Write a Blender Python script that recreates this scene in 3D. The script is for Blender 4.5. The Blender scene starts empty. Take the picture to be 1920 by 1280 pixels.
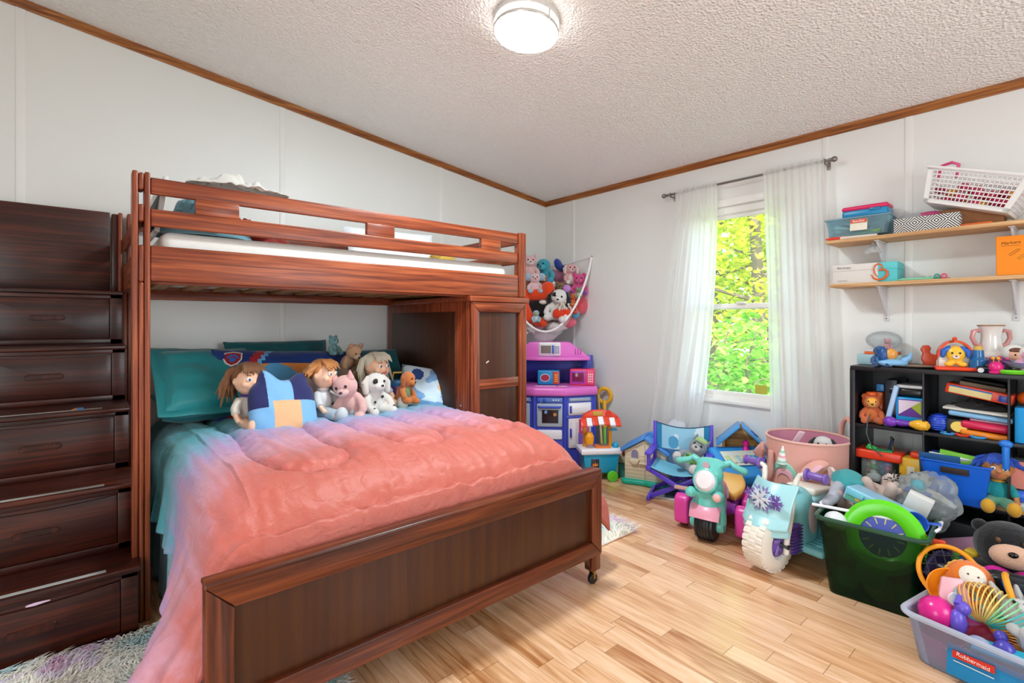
import bpy, bmesh, math, random
from math import sin, cos, pi, sqrt, atan2, radians
from mathutils import Vector, Matrix, Euler, noise
rnd = random.Random(7)
SC = bpy.context.scene
COL = SC.collection

# ---------------------------------------------------------------- camera, sky, sun, exposure
H = 1.17                     # lens height
FX = 939.0                   # focal length in pixels of the 1920 px frame
RV = (.7593, -.651)          # camera right in plan
FV = (.651, .7593)           # camera forward in plan
cam_d = bpy.data.cameras.new('camera'); cam = bpy.data.objects.new('camera', cam_d); COL.objects.link(cam)
cam.location = (0, 0, H); cam.rotation_euler = (pi/2, 0, -atan2(.651, .7593))
cam_d.sensor_width = 36; cam_d.lens = FX/1920*36; cam_d.shift_y = -35/1920; cam_d.clip_start = .02
SC.camera = cam
SC.view_settings.view_transform = 'Standard'
SC.view_settings.look = 'None'
SC.view_settings.gamma = 1
SC.view_settings.exposure = 1.66
SC.cycles.max_bounces = 10; SC.cycles.diffuse_bounces = 6; SC.cycles.transparent_max_bounces = 24
SC.cycles.sample_clamp_indirect = 6
w = bpy.data.worlds.new('sky'); SC.world = w; w.use_nodes = True
bg = w.node_tree.nodes['Background']
sky = w.node_tree.nodes.new('ShaderNodeTexSky'); sky.sky_type = 'NISHITA'; sky.sun_disc = False
sky.sun_elevation = radians(50); sky.sun_rotation = radians(200)
w.node_tree.links.new(sky.outputs[0], bg.inputs[0]); bg.inputs[1].default_value = .5
sun_d = bpy.data.lights.new('sun', 'SUN'); sun = bpy.data.objects.new('sun', sun_d); COL.objects.link(sun)
sun_d.energy = 4.2; sun_d.angle = radians(1); sun_d.color = (1, .95, .85)
sun.rotation_euler = (radians(38), 0, radians(-65))

def lamp_area(name, loc, tgt, size, power, colr=(1, 1, 1), sy=None):
    d = bpy.data.lights.new(name, 'AREA'); o = bpy.data.objects.new(name, d); COL.objects.link(o)
    d.energy = power; d.size = size; d.color = colr
    if sy: d.shape = 'RECTANGLE'; d.size_y = sy
    o.location = loc; o.rotation_euler = (Vector(tgt)-Vector(loc)).to_track_quat('-Z', 'Y').to_euler()
    return o
# added fill lights on the two walls behind the camera, no known source
lamp_area('added_fill_near', (-1.46, .3, 1.02), (2.0, .3, 1.02), .84, 12.5, (.82, .93, .98), 1.9)
lamp_area('added_fill_rear', (1.6, -1.71, 1.45), (1.6, 2.0, 1.45), 1.3, 13, (.82, .93, .98), 1.2)

# ---------------------------------------------------------------- placing: a spot of the photograph at a known height, wall distance or range
def ray(px, py):
    a = (px-960)/FX
    return FV[0]+a*RV[0], FV[1]+a*RV[1], -(py-605)/FX
def gz(px, py, z=0.):
    r = ray(px, py); t = (z-H)/r[2]; return Vector((r[0]*t, r[1]*t, z))
def gx(px, py, X):
    r = ray(px, py); t = X/r[0]; return Vector((X, r[1]*t, H+r[2]*t))
def gy(px, py, Y):
    r = ray(px, py); t = Y/r[1]; return Vector((r[0]*t, Y, H+r[2]*t))
def gd(px, py, t):
    r = ray(px, py); return Vector((r[0]*t, r[1]*t, H+r[2]*t))
def gc(px, py, c):
    r = ray(px, py); t = c/(r[0]+r[1]); return Vector((r[0]*t, r[1]*t, H+r[2]*t))

# ---------------------------------------------------------------- materials
def lin(h):
    if not isinstance(h, str): return tuple(h)[:3]+(1,)
    h = h.lstrip('#'); o = []
    for i in (0, 2, 4):
        c = int(h[i:i+2], 16)/255; o.append(c/12.92 if c <= .04045 else ((c+.055)/1.055)**2.4)
    return (*o, 1)
MC = {}
def newmat(name):
    m = bpy.data.materials.new(name); m.use_nodes = True
    nt = m.node_tree; return m, nt, nt.nodes, nt.links, nt.nodes['Principled BSDF']
def mat(c, rough=.45, metal=0., sheen=0., coat=0., emit=0., bump=0., bscale=60., trans=0., spec=.5):
    k = (c, rough, metal, sheen, coat, emit, bump, bscale, trans, spec)
    if k in MC: return MC[k]
    m, nt, N, L, p = newmat('m_%s_%d' % (str(c).strip('#')[:8], len(MC)))
    p.inputs['Base Color'].default_value = lin(c); p.inputs['Roughness'].default_value = rough
    p.inputs['Metallic'].default_value = metal; p.inputs['Sheen Weight'].default_value = sheen
    p.inputs['Coat Weight'].default_value = coat; p.inputs['Transmission Weight'].default_value = trans
    p.inputs['Specular IOR Level'].default_value = spec
    if emit:
        p.inputs['Emission Color'].default_value = lin(c); p.inputs['Emission Strength'].default_value = emit
    tc = N.new('ShaderNodeTexCoord'); nz = N.new('ShaderNodeTexNoise')
    nz.inputs['Scale'].default_value = bscale; nz.inputs['Detail'].default_value = 3
    L.new(tc.outputs['Object'], nz.inputs['Vector'])
    if bump:
        b = N.new('ShaderNodeBump'); b.inputs['Strength'].default_value = bump; b.inputs['Distance'].default_value = .004
        L.new(nz.outputs['Fac'], b.inputs['Height']); L.new(b.outputs['Normal'], p.inputs['Normal'])
    else:
        r = N.new('ShaderNodeMapRange'); r.inputs['To Min'].default_value = max(0, rough-.06); r.inputs['To Max'].default_value = min(1, rough+.06)
        L.new(nz.outputs['Fac'], r.inputs['Value']); L.new(r.outputs['Result'], p.inputs['Roughness'])
    MC[k] = m; return m
def pl(c, rough=.32): return mat(c, rough, bscale=30)                     # moulded plastic
def fur(c): return mat(c, .9, sheen=.35, bump=.9, bscale=220, spec=.2)     # plush
def cloth(c, rough=.8): return mat(c, rough, sheen=.2, bump=.35, bscale=300, spec=.25)
def card(c): return mat(c, .6, bscale=20, spec=.3)
def clear(c, fac=.35, rough=.15):
    k = ('clear', c, fac, rough)
    if k in MC: return MC[k]
    m, nt, N, L, p = newmat('m_clear_%d' % len(MC))
    p.inputs['Base Color'].default_value = lin(c); p.inputs['Roughness'].default_value = rough
    t = N.new('ShaderNodeBsdfTransparent'); cc = lin(c)
    t.inputs['Color'].default_value = tuple(.35+.65*x for x in cc[:3])+(1,) if fac < .5 else cc
    mx = N.new('ShaderNodeMixShader')
    fr = N.new('ShaderNodeFresnel'); fr.inputs['IOR'].default_value = 1.4
    mr = N.new('ShaderNodeMapRange'); mr.inputs['To Min'].default_value = fac; mr.inputs['To Max'].default_value = min(1, fac+.5)
    L.new(fr.outputs[0], mr.inputs['Value']); L.new(mr.outputs['Result'], mx.inputs[0])
    L.new(t.outputs[0], mx.inputs[1]); L.new(p.outputs[0], mx.inputs[2])
    L.new(mx.outputs[0], N['Material Output'].inputs[0]); MC[k] = m; return m
def wood(name, cols, axis='x', sc=1., rough=.34, bump=.12):
    k = ('wood', name, axis)
    if k in MC: return MC[k]
    m, nt, N, L, p = newmat('m_wood_%s_%s' % (name, axis))
    tc = N.new('ShaderNodeTexCoord'); mp = N.new('ShaderNodeMapping')
    s = [62*sc]*3; s['xyz'.index(axis)] = 2.2*sc; mp.inputs['Scale'].default_value = s
    nz = N.new('ShaderNodeTexNoise'); nz.inputs['Scale'].default_value = 1; nz.inputs['Detail'].default_value = 7; nz.inputs['Distortion'].default_value = .6
    cr = N.new('ShaderNodeValToRGB'); e = cr.color_ramp.elements
    e[0].position = .33; e[0].color = lin(cols[0]); e[1].position = .68; e[1].color = lin(cols[2])
    x = e.new(.5); x.color = lin(cols[1])
    L.new(tc.outputs['Object'], mp.inputs[0]); L.new(mp.outputs[0], nz.inputs['Vector']); L.new(nz.outputs['Fac'], cr.inputs[0])
    L.new(cr.outputs[0], p.inputs['Base Color']); p.inputs['Roughness'].default_value = rough
    b = N.new('ShaderNodeBump'); b.inputs['Strength'].default_value = bump; b.inputs['Distance'].default_value = .002
    L.new(nz.outputs['Fac'], b.inputs['Height']); L.new(b.outputs[0], p.inputs['Normal'])
    MC[k] = m; return m
CH = ('#5a220f', '#833a1c', '#a5542c')       # cherry-brown of the bunk
def cherry(axis='x'): return wood('cherry', CH, axis, rough=.36)
CH_SHADE = ('#3f170a', '#5e2811', '#7b3c1d')       # same cherry, darkened to put shade into the lower bed's colour
def cherry_shaded(axis='x'): return wood('cherry_shaded', CH_SHADE, axis, rough=.34)
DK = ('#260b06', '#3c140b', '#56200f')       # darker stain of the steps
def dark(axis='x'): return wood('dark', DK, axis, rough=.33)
PB = ('#391807', '#421d06', '#4a250a')
def panelwood(axis='x'): return wood('panel', PB, axis, sc=.6, rough=.4, bump=.04)

# ---------------------------------------------------------------- mesh builder
def R3(rot):
    if rot is None: return Matrix.Identity(4)
    if isinstance(rot, Matrix): return rot.to_4x4()
    return Euler(rot).to_matrix().to_4x4()
class B:
    def __init__(s): s.bm = bmesh.new(); s.mi = 0
    def _fin(s, verts, M, n0):
        bmesh.ops.transform(s.bm, matrix=M, verts=verts)
        s.bm.faces.ensure_lookup_table()
        for f in s.bm.faces[n0:]: f.material_index = s.mi
    def box(s, c, size, rot=None, bev=.004, seg=2):
        t = bmesh.new(); bmesh.ops.create_cube(t, size=1)
        for v in t.verts: v.co = Vector((v.co.x*size[0], v.co.y*size[1], v.co.z*size[2]))
        bv = min(bev, .45*min(size))
        if bv > 0: bmesh.ops.bevel(t, geom=list(t.edges), offset=bv, segments=seg, affect='EDGES', profile=.5)
        s.join(t, Matrix.Translation(c) @ R3(rot)); return s
    def span(s, a, b, bev=.004, seg=2):
        c = [(a[i]+b[i])/2 for i in range(3)]; return s.box(c, [abs(b[i]-a[i]) for i in range(3)], None, bev, seg)
    def join(s, t, M=None):
        vm = {}
        for v in t.verts: vm[v] = s.bm.verts.new(M @ v.co if M is not None else v.co)
        for f in t.faces:
            try: nf = s.bm.faces.new([vm[v] for v in f.verts])
            except ValueError: continue
            nf.material_index = s.mi
        t.free()
    def ell(s, c, r, rot=None, u=16, v=10):
        if not hasattr(r, '__len__'): r = (r, r, r)
        t = bmesh.new(); bmesh.ops.create_uvsphere(t, u_segments=u, v_segments=v, radius=1)
        s.join(t, Matrix.Translation(c) @ R3(rot) @ Matrix.Diagonal((*r, 1))); return s
    def cyl(s, p0, p1, r0, r1=None, n=20, bev=0):
        p0, p1 = Vector(p0), Vector(p1); d = p1-p0; r1 = r0 if r1 is None else r1
        t = bmesh.new(); bmesh.ops.create_cone(t, cap_ends=True, segments=n, radius1=r0, radius2=r1, depth=d.length)
        if bev: bmesh.ops.bevel(t, geom=[e for e in t.edges if e.is_boundary or any(len(f.verts) > 4 for f in e.link_faces)], offset=bev, segments=3, affect='EDGES', profile=.5)
        s.join(t, Matrix.Translation((p0+p1)/2) @ d.to_track_quat('Z', 'Y').to_matrix().to_4x4()); return s
    def cap(s, p0, p1, r, n=12):
        return s.tube([p0, p1], r, n, round_ends=True)
    def tube(s, pts, r, n=8, closed=False, round_ends=False):
        pts = [Vector(p) for p in pts]
        rr = list(r) if hasattr(r, '__len__') else [r]*len(pts)
        if round_ends and not closed:
            d0 = (pts[0]-pts[1]).normalized(); d1 = (pts[-1]-pts[-2]).normalized(); a, b = rr[0], rr[-1]
            pre = [(pts[0]+d0*a*sin(q), a*cos(q)) for q in (1.45, 1.1, .6)]
            post = [(pts[-1]+d1*b*sin(q), b*cos(q)) for q in (.6, 1.1, 1.45)]
            pts = [q[0] for q in pre]+pts+[q[0] for q in post]; rr = [q[1] for q in pre]+rr+[q[1] for q in post]
        m = len(pts); rings = []; up = None
        for i, p in enumerate(pts):
            if closed: d = pts[(i+1) % m]-pts[i-1]
            else: d = pts[min(i+1, m-1)]-pts[max(i-1, 0)]
            d.normalize()
            if up is None: up = d.orthogonal().normalized()
            else:
                up = up-d*up.dot(d)
                up = up.normalized() if up.length > 1e-5 else d.orthogonal().normalized()
            sd = d.cross(up)
            rings.append([s.bm.verts.new(p+(up*cos(2*pi*k/n)+sd*sin(2*pi*k/n))*rr[i]) for k in range(n)])
        fs = []
        for i in range(m if closed else m-1):
            a, b = rings[i], rings[(i+1) % m]
            for k in range(n):
                fs.append(s.bm.faces.new((a[k], a[(k+1) % n], b[(k+1) % n], b[k])))
        if not closed:
            fs.append(s.bm.faces.new(rings[0][::-1])); fs.append(s.bm.faces.new(rings[-1]))
        for f in fs: f.material_index = s.mi
        return s
    def lathe(s, prof, c=(0, 0, 0), n=28, rot=None, sy=1.):
        M = Matrix.Translation(c) @ R3(rot); rings = []
        for r, z in prof:
            if r < 1e-5: rings.append([s.bm.verts.new(M @ Vector((0, 0, z)))])
            else: rings.append([s.bm.verts.new(M @ Vector((r*cos(2*pi*k/n), sy*r*sin(2*pi*k/n), z))) for k in range(n)])
        for a, b in zip(rings, rings[1:]):
            for k in range(n):
                q = [a[k % len(a)], a[(k+1) % len(a)], b[(k+1) % len(b)], b[k % len(b)]]
                q = list(dict.fromkeys(q))
                if len(q) >= 3: s.bm.faces.new(q).material_index = s.mi
        return s
    def prism(s, poly, h, M=None, bev=0., seg=2):
        """poly in local XY, raised by h along local Z."""
        t = bmesh.new()
        a = [t.verts.new((x, y, 0)) for x, y in poly]; b = [t.verts.new((x, y, h)) for x, y in poly]; n = len(poly)
        t.faces.new(a[::-1]); t.faces.new(b)
        for k in range(n): t.faces.new((a[k], a[(k+1) % n], b[(k+1) % n], b[k]))
        bmesh.ops.recalc_face_normals(t, faces=t.faces)
        if bev: bmesh.ops.bevel(t, geom=list(t.edges), offset=bev, segments=seg, affect='EDGES', profile=.5)
        s.join(t, M); return s
    def torus(s, c, Rr, r, rot=None, n=32, k=8, sy=1.):
        M = Matrix.Translation(c) @ R3(rot)
        return s.tube([M @ Vector((Rr*cos(2*pi*i/n), sy*Rr*sin(2*pi*i/n), 0)) for i in range(n)], r, k, closed=True)
    def grid(s, f, nu, nv, closeu=False):
        V = [[s.bm.verts.new(f(i/nu, j/nv)) for j in range(nv+1)] for i in range(nu if closeu else nu+1)]
        for i in range(nu):
            for j in range(nv):
                a = V[i]; b = V[(i+1) % len(V)]
                s.bm.faces.new((a[j], b[j], b[j+1], a[j+1])).material_index = s.mi
        return s
    def paint(s, fn):
        for f in s.bm.faces: f.material_index = fn(f.calc_center_median())
        return s
def setp(o, label=None, cat=None, group=None, kind=None):
    if label: o['label'] = label
    if cat: o['category'] = cat
    if group: o['group'] = group
    if kind: o['kind'] = kind
    return o
def obj(name, b, m, parent=None, smooth=True, loc=None, rot=None, sharp=35):
    me = bpy.data.meshes.new(name)
    bmesh.ops.recalc_face_normals(b.bm, faces=b.bm.faces)
    b.bm.to_mesh(me); b.bm.free()
    for q in (m if isinstance(m, (list, tuple)) else [m]): me.materials.append(q)
    if smooth:
        me.shade_smooth()
        me.set_sharp_from_angle(angle=radians(sharp))
    o = bpy.data.objects.new(name, me); COL.objects.link(o)
    if parent is not None: o.parent = parent
    if loc is not None: o.location = loc
    if rot is not None: o.rotation_euler = rot if not isinstance(rot, Matrix) else rot.to_euler()
    return o
def thing(name, label, cat, loc=(0, 0, 0), rz=0., group=None, rot=None, s=1.):
    o = bpy.data.objects.new(name, None); COL.objects.link(o); o.empty_display_size = .05
    o.location = loc; o.rotation_euler = rot if rot is not None else (0, 0, rz); o.scale = (s, s, s)
    return setp(o, label, cat, group)
def one(name, b, m, label, cat, loc=None, rot=None, group=None, kind=None, smooth=True):
    return setp(obj(name, b, m, None, smooth, loc, rot), label, cat, group, kind)
def struct(name, b, m, parent=None, smooth=False):
    o = obj(name, b, m, parent, smooth)
    if parent is None: o['kind'] = 'structure'
    return o
def remesh(o, vox, sm=4):
    d = o.modifiers.new('fuse', 'REMESH'); d.mode = 'VOXEL'; d.voxel_size = vox; d.use_smooth_shade = True
    d = o.modifiers.new('soft', 'SMOOTH'); d.iterations = sm; d.factor = .5
    return o
def solid(o, t, off=-1):
    d = o.modifiers.new('thick', 'SOLIDIFY'); d.thickness = t; d.offset = off; return o
def subd(o, n=1):
    d = o.modifiers.new('sub', 'SUBSURF'); d.levels = n; d.render_levels = n; return o
def text(name, s, size, m, parent, loc, rot, ext=.0006, align='CENTER', shear=0):
    c = bpy.data.curves.new(name, 'FONT'); c.body = s; c.size = size; c.extrude = ext; c.align_x = align; c.align_y = 'CENTER'; c.shear = shear
    c.materials.append(m); t = bpy.data.objects.new(name, c); COL.objects.link(t)
    me = bpy.data.meshes.new_from_object(t.evaluated_get(bpy.context.evaluated_depsgraph_get())); bpy.data.objects.remove(t)
    o = bpy.data.objects.new(name, me); COL.objects.link(o)
    o.parent = parent; o.location = loc; o.rotation_euler = rot; return o
def clone(o, parent=None):
    c = o.copy(); COL.objects.link(c); c.parent = parent
    for ch in list(o.children): clone(ch, c)
    return c
# ---------------------------------------------------------------- room shell
WX, WY = 3.44, 3.507                       # window wall, bunk wall
X0, Y0 = -1.5, -1.75                       # the two walls behind the photographer
SL = .121
def ceil_z(x): return 2.345+SL*(WX-x)
def mat_floor():
    m, nt, N, L, p = newmat('m_floor')
    tc = N.new('ShaderNodeTexCoord'); sp = N.new('ShaderNodeSeparateXYZ'); L.new(tc.outputs['Object'], sp.inputs[0])
    def M(op, a, b=None):
        n = N.new('ShaderNodeMath'); n.operation = op
        for i, v in enumerate((a, b)):
            if v is None: continue
            if isinstance(v, (int, float)): n.inputs[i].default_value = v
            else: L.new(v, n.inputs[i])
        return n.outputs[0]
    u = M('DIVIDE', sp.outputs[0], .078); row = M('FLOOR', u)
    wn = N.new('ShaderNodeTexWhiteNoise'); wn.noise_dimensions = '1D'; L.new(row, wn.inputs['W'])
    v = M('ADD', M('DIVIDE', sp.outputs[1], .62), M('MULTIPLY', wn.outputs['Value'], 7.3)); idn = M('FLOOR', v)
    w2 = N.new('ShaderNodeTexWhiteNoise'); w2.noise_dimensions = '2D'
    cb = N.new('ShaderNodeCombineXYZ'); L.new(row, cb.inputs[0]); L.new(idn, cb.inputs[1]); L.new(cb.outputs[0], w2.inputs['Vector'])
    mp = N.new('ShaderNodeMapping'); mp.inputs['Scale'].default_value = (42, 3.2, 1)
    av = N.new('ShaderNodeVectorMath'); av.operation = 'ADD'; L.new(tc.outputs['Object'], av.inputs[0])
    sv = N.new('ShaderNodeVectorMath'); sv.operation = 'SCALE'; sv.inputs['Scale'].default_value = 9; L.new(w2.outputs['Color'], sv.inputs[0]); L.new(sv.outputs[0], av.inputs[1])
    L.new(av.outputs[0], mp.inputs[0])
    nz = N.new('ShaderNodeTexNoise'); nz.inputs['Scale'].default_value = 1; nz.inputs['Detail'].default_value = 8; nz.inputs['Distortion'].default_value = 1.1
    L.new(mp.outputs[0], nz.inputs['Vector'])
    f = M('ADD', M('MULTIPLY', nz.outputs['Fac'], .75), M('MULTIPLY', w2.outputs['Value'], .30))
    cr = N.new('ShaderNodeValToRGB'); e = cr.color_ramp.elements
    e[0].position = .30; e[0].color = lin('#ab6c3c'); e[1].position = .74; e[1].color = lin('#f4c7a2')
    x = e.new(.5); x.color = lin('#dba679')
    L.new(f, cr.inputs[0])
    fu = M('FRACT', u); fv = M('FRACT', v)
    gap = M('MAXIMUM', M('LESS_THAN', fu, .022), M('LESS_THAN', fv, .005))
    mx = N.new('ShaderNodeMix'); mx.data_type = 'RGBA'; mx.inputs['B'].default_value = lin('#8a5a30')
    L.new(M('MULTIPLY', gap, .7), mx.inputs['Factor']); L.new(cr.outputs[0], mx.inputs['A']); L.new(mx.outputs['Result'], p.inputs['Base Color'])
    p.inputs['Roughness'].default_value = .24; p.inputs['Specular IOR Level'].default_value = .6; p.inputs['Coat Weight'].default_value = .35; p.inputs['Coat Roughness'].default_value = .16
    b = N.new('ShaderNodeBump'); b.inputs['Strength'].default_value = .12; b.inputs['Distance'].default_value = .002
    L.new(nz.outputs['Fac'], b.inputs['Height']); L.new(b.outputs[0], p.inputs['Normal'])
    return m
def mat_ceiling():
    m, nt, N, L, p = newmat('m_ceiling')
    p.inputs['Base Color'].default_value = lin('#f4f2f0'); p.inputs['Roughness'].default_value = .6
    tc = N.new('ShaderNodeTexCoord'); v = N.new('ShaderNodeTexVoronoi'); v.inputs['Scale'].default_value = 100; v.feature = 'SMOOTH_F1'
    nz = N.new('ShaderNodeTexNoise'); nz.inputs['Scale'].default_value = 75; nz.inputs['Detail'].default_value = 4
    L.new(tc.outputs['Object'], v.inputs['Vector']); L.new(tc.outputs['Object'], nz.inputs['Vector'])
    a = N.new('ShaderNodeMath'); a.operation = 'ADD'; L.new(v.outputs['Distance'], a.inputs[0]); L.new(nz.outputs['Fac'], a.inputs[1])
    b = N.new('ShaderNodeBump'); b.inputs['Strength'].default_value = .75; b.inputs['Distance'].default_value = .012
    L.new(a.outputs[0], b.inputs['Height']); L.new(b.outputs[0], p.inputs['Normal']); return m
WALL = mat('#e2e2df', .42, bump=.05, bscale=180)
WALLB = mat('#e9e8e5', .42)
CEIL = mat_ceiling()
struct('floor', B().span((X0-.1, Y0-.1, -.1), (WX+.1, WY+.1, 0), 0), mat_floor())
b = B()
pts = [(X0-.1, 0), (WX+.1, 0), (WX+.1, ceil_z(WX+.1)+.02), (X0-.1, ceil_z(X0-.1)+.02)]
wl = struct('wall_left', b.prism(pts, .1, Matrix.Translation((0, WY+.1, 0)) @ Matrix.Rotation(pi/2, 4, 'X')), WALL)
for x in (-.252, .989, 2.223):             # batten over each panel joint
    bt = obj('batten', B().span((x-.002, WY-.004, 0), (x+.034, WY+.01, ceil_z(x)), .0015), WALLB, wl)
wy0, wy1, wz0, wz1 = 1.29, 1.93, .625, 1.99  # window opening
b = B()
for a, c in (((Y0-.1, 0), (wy0, 2.45)), ((wy1, 0), (WY+.1, 2.45)), ((wy0, 0), (wy1, wz0)), ((wy0, wz1), (wy1, 2.45))):
    b.span((WX, a[0], a[1]), (WX+.1, c[0], c[1]), 0)
ww = struct('wall_window', b, WALL)
for y in (.655, 1.06, 3.128):
    obj('batten', B().span((WX-.004, y-.004, 0), (WX+.01, y+.03, 2.34), .0015), WALLB, ww)
struct('wall_rear', B().span((X0-.1, Y0-.1, 0), (WX+.1, Y0, 3.1), 0), WALL)
struct('wall_near', B().span((X0-.1, Y0-.1, 0), (X0, WY+.1, 3.1), 0), WALL)
M = Matrix.Translation((0, WY+.1, 0)) @ Matrix.Rotation(pi/2, 4, 'X')
struct('ceiling', B().prism([(X0-.1, ceil_z(X0-.1)), (WX+.1, ceil_z(WX+.1)), (WX+.1, ceil_z(WX+.1)+.1), (X0-.1, ceil_z(X0-.1)+.1)], WY-Y0+.2, M), CEIL)
OAK = wood('oaktrim', ('#6e3a12', '#93551f', '#b0702f'), 'x', 1.2, .4)
OAKY = wood('oaktrim', ('#6e3a12', '#93551f', '#b0702f'), 'y', 1.2, .4)
def trimprof(b, p0, p1, out):              # crown strip: stepped profile swept between two points
    p0, p1, out = Vector(p0), Vector(p1), Vector(out)
    pr = [(0, -.045), (.006, -.045), (.010, -.037), (.010, -.022), (.016, -.012), (.018, 0.004), (0, .004)]
    A = [b.bm.verts.new(p0+out*a+Vector((0, 0, c))) for a, c in pr]; C = [b.bm.verts.new(p1+out*a+Vector((0, 0, c))) for a, c in pr]
    n = len(pr)
    for k in range(n): b.bm.faces.new((A[k], A[(k+1) % n], C[(k+1) % n], C[k]))
    b.bm.faces.new(A[::-1]); b.bm.faces.new(C)
    return b
struct('trim_1', trimprof(B(), (X0, WY, ceil_z(X0)), (WX, WY, ceil_z(WX)), (0, -1, 0)), OAK)
struct('trim_2', trimprof(B(), (WX, Y0, ceil_z(WX)), (WX, WY, ceil_z(WX)), (-1, 0, 0)), OAKY)
struct('baseboard_left', B().span((X0, WY-.012, 0), (WX, WY, .06), .003), WALLB)
struct('baseboard_window', B().span((WX-.012, Y0, 0), (WX, WY-.012, .06), .003), WALLB)

# window: frame in the wall, two sashes, panes
VIN = pl('#eceae6', .3)
win = struct('window_1', B().span((WX+.02, wy0, wz0), (WX+.09, wy0+.035, wz1), .004).span((WX+.02, wy1-.035, wz0), (WX+.09, wy1, wz1), .004)
    .span((WX+.02, wy0, wz0), (WX+.09, wy1, wz0+.03), .004).span((WX+.02, wy0, wz1-.05), (WX+.09, wy1, wz1), .004), VIN)
obj('window_sill', B().span((WX-.022, wy0-.05, wz0-.022), (WX+.03, wy1+.05, wz0+.002), .004), VIN, win)
obj('casing', B().span((WX-.010, wy0-.05, wz0-.03), (WX+.002, wy0, wz1+.05), .003).span((WX-.010, wy1, wz0-.03), (WX+.002, wy1+.05, wz1+.05), .003)
    .span((WX-.012, wy0-.05, wz1), (WX+.002, wy1+.05, wz1+.05), .003), VIN, win)
GL = clear('#f4fbf6', .03, .02)
for nm, x, z0, z1 in (('upper_sash', WX+.065, 1.265, wz1-.045), ('lower_sash', WX+.04, wz0+.025, 1.305)):
    s = obj(nm, B().span((x-.012, wy0+.03, z0), (x+.012, wy0+.065, z1)).span((x-.012, wy1-.065, z0), (x+.012, wy1-.03, z1))
        .span((x-.012, wy0+.03, z0), (x+.012, wy1-.03, z0+.035)).span((x-.012, wy0+.03, z1-.035), (x+.012, wy1-.03, z1)), VIN, win)
    obj('pane', B().span((x-.002, wy0+.06, z0+.03), (x+.002, wy1-.06, z1-.03), 0), GL, s)
obj('sticker', B().span((WX+.034, 1.43, .69), (WX+.0375, 1.51, .75), 0), card('#b9b84a'), win)
obj('sash_lock', B().box((WX+.02, 1.60, 1.31), (.03, .06, .014)), VIN, win)

# invented door and window frames, added around the two fill lights behind the camera
b = B()
for y in (-.17, .73): b.span((X0, y-.03, 0), (X0+.02, y+.04, 2.04), .003)
struct('fill_frame_near', b.span((X0, -.20, 1.98), (X0+.02, .77, 2.05), .003), VIN)
b = B()
for x in (.93, 2.27): b.span((x-.04, Y0, .80), (x+.04, Y0+.02, 2.10), .003)
for z in (.83, 2.07): b.span((.89, Y0, z-.04), (2.31, Y0+.02, z+.04), .003)
struct('fill_frame_rear', b, VIN)
# curtain rod
GREY = mat('#8b8782', .3, metal=.85)
rod = thing('curtain_rod', 'grey metal curtain rod with ball ends above the window', 'curtain rod')
RX = 3.365
obj('rod', B().cyl((RX, 1.035, 2.135), (RX, 2.115, 2.135), .008), GREY, rod)
for y, sgn in ((1.035, -1), (2.115, 1)):
    obj('finial', B().ell((RX, y+sgn*.03, 2.135), .017).cyl((RX, y, 2.135), (RX, y+sgn*.02, 2.135), .011), GREY, rod)
for y in (1.055, 2.09):
    obj('bracket', B().cyl((WX, y, 2.12), (RX, y, 2.12), .006).box((WX-.004, y, 2.12), (.008, .02, .05)).torus((RX, y, 2.135), .011, .004, (pi/2, 0, 0)), GREY, rod)
# sheer curtains
def mat_sheer():
    m, nt, N, L, p = newmat('m_sheer')
    p.inputs['Base Color'].default_value = lin('#f8f7f6'); p.inputs['Roughness'].default_value = .9
    tl = N.new('ShaderNodeBsdfTranslucent'); tl.inputs['Color'].default_value = lin('#fbfbf9')
    tp = N.new('ShaderNodeBsdfTransparent')
    a = N.new('ShaderNodeMixShader'); a.inputs[0].default_value = .68; c = N.new('ShaderNodeMixShader'); c.inputs[0].default_value = .16
    tc = N.new('ShaderNodeTexCoord'); wv = N.new('ShaderNodeTexNoise'); wv.inputs['Scale'].default_value = 900; L.new(tc.outputs['Object'], wv.inputs['Vector'])
    bp = N.new('ShaderNodeBump'); bp.inputs['Strength'].default_value = .1; L.new(wv.outputs['Fac'], bp.inputs['Height']); L.new(bp.outputs[0], p.inputs['Normal'])
    L.new(p.outputs[0], a.inputs[1]); L.new(tl.outputs[0], a.inputs[2]); L.new(a.outputs[0], c.inputs[1]); L.new(tp.outputs[0], c.inputs[2])
    L.new(c.outputs[0], N['Material Output'].inputs[0]); return m
SHEER = mat_sheer()
def curtain(ya0, ya1, yb0, yb1, zb, ph, label, bow):
    """top edge ya0..ya1 on the rod, hem yb0..yb1 at height zb"""
    def f(u, v):
        z = 2.165+(zb-2.165)*v
        k = v**1.3
        y = (ya0+(ya1-ya0)*u)*(1-k)+(yb0+(yb1-yb0)*u)*k+bow(u, v)
        amp = .010+.016*v
        fold = .9*sin(u*2*pi*4.5+ph+1.3*sin(v*1.7+u*4))*(.4+.6*v)+.5*sin(u*2*pi*10+ph*2+v*1.2+1.5*sin(u*7))*(1-.5*v)+.35*noise.noise(Vector((u*9, v*2, ph)))
        x = RX-.012+amp*fold*.85-.02*v+ .010*sin(v*7+u*9)*v
        if v < .03: x = RX+(-.012 if v > .012 else .0)+.006*fold
        return (x, y, z)
    o = one('curtain', B().grid(f, 150, 70), SHEER, label, 'curtain', group='sheer curtains at the window')
    return o
curtain(2.04, 1.72, 2.29, 1.86, .33, .3, 'sheer white curtain on the corner side of the window, swept toward the toys', lambda u, v: .03*sin(pi*v)*(-1 if u > .6 else .2))
curtain(1.41, 1.055, 1.345, .985, .30, 1.7, 'sheer white curtain hanging beside the wooden wall shelves', lambda u, v: -.012*sin(pi*v)*(1-u))

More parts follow.
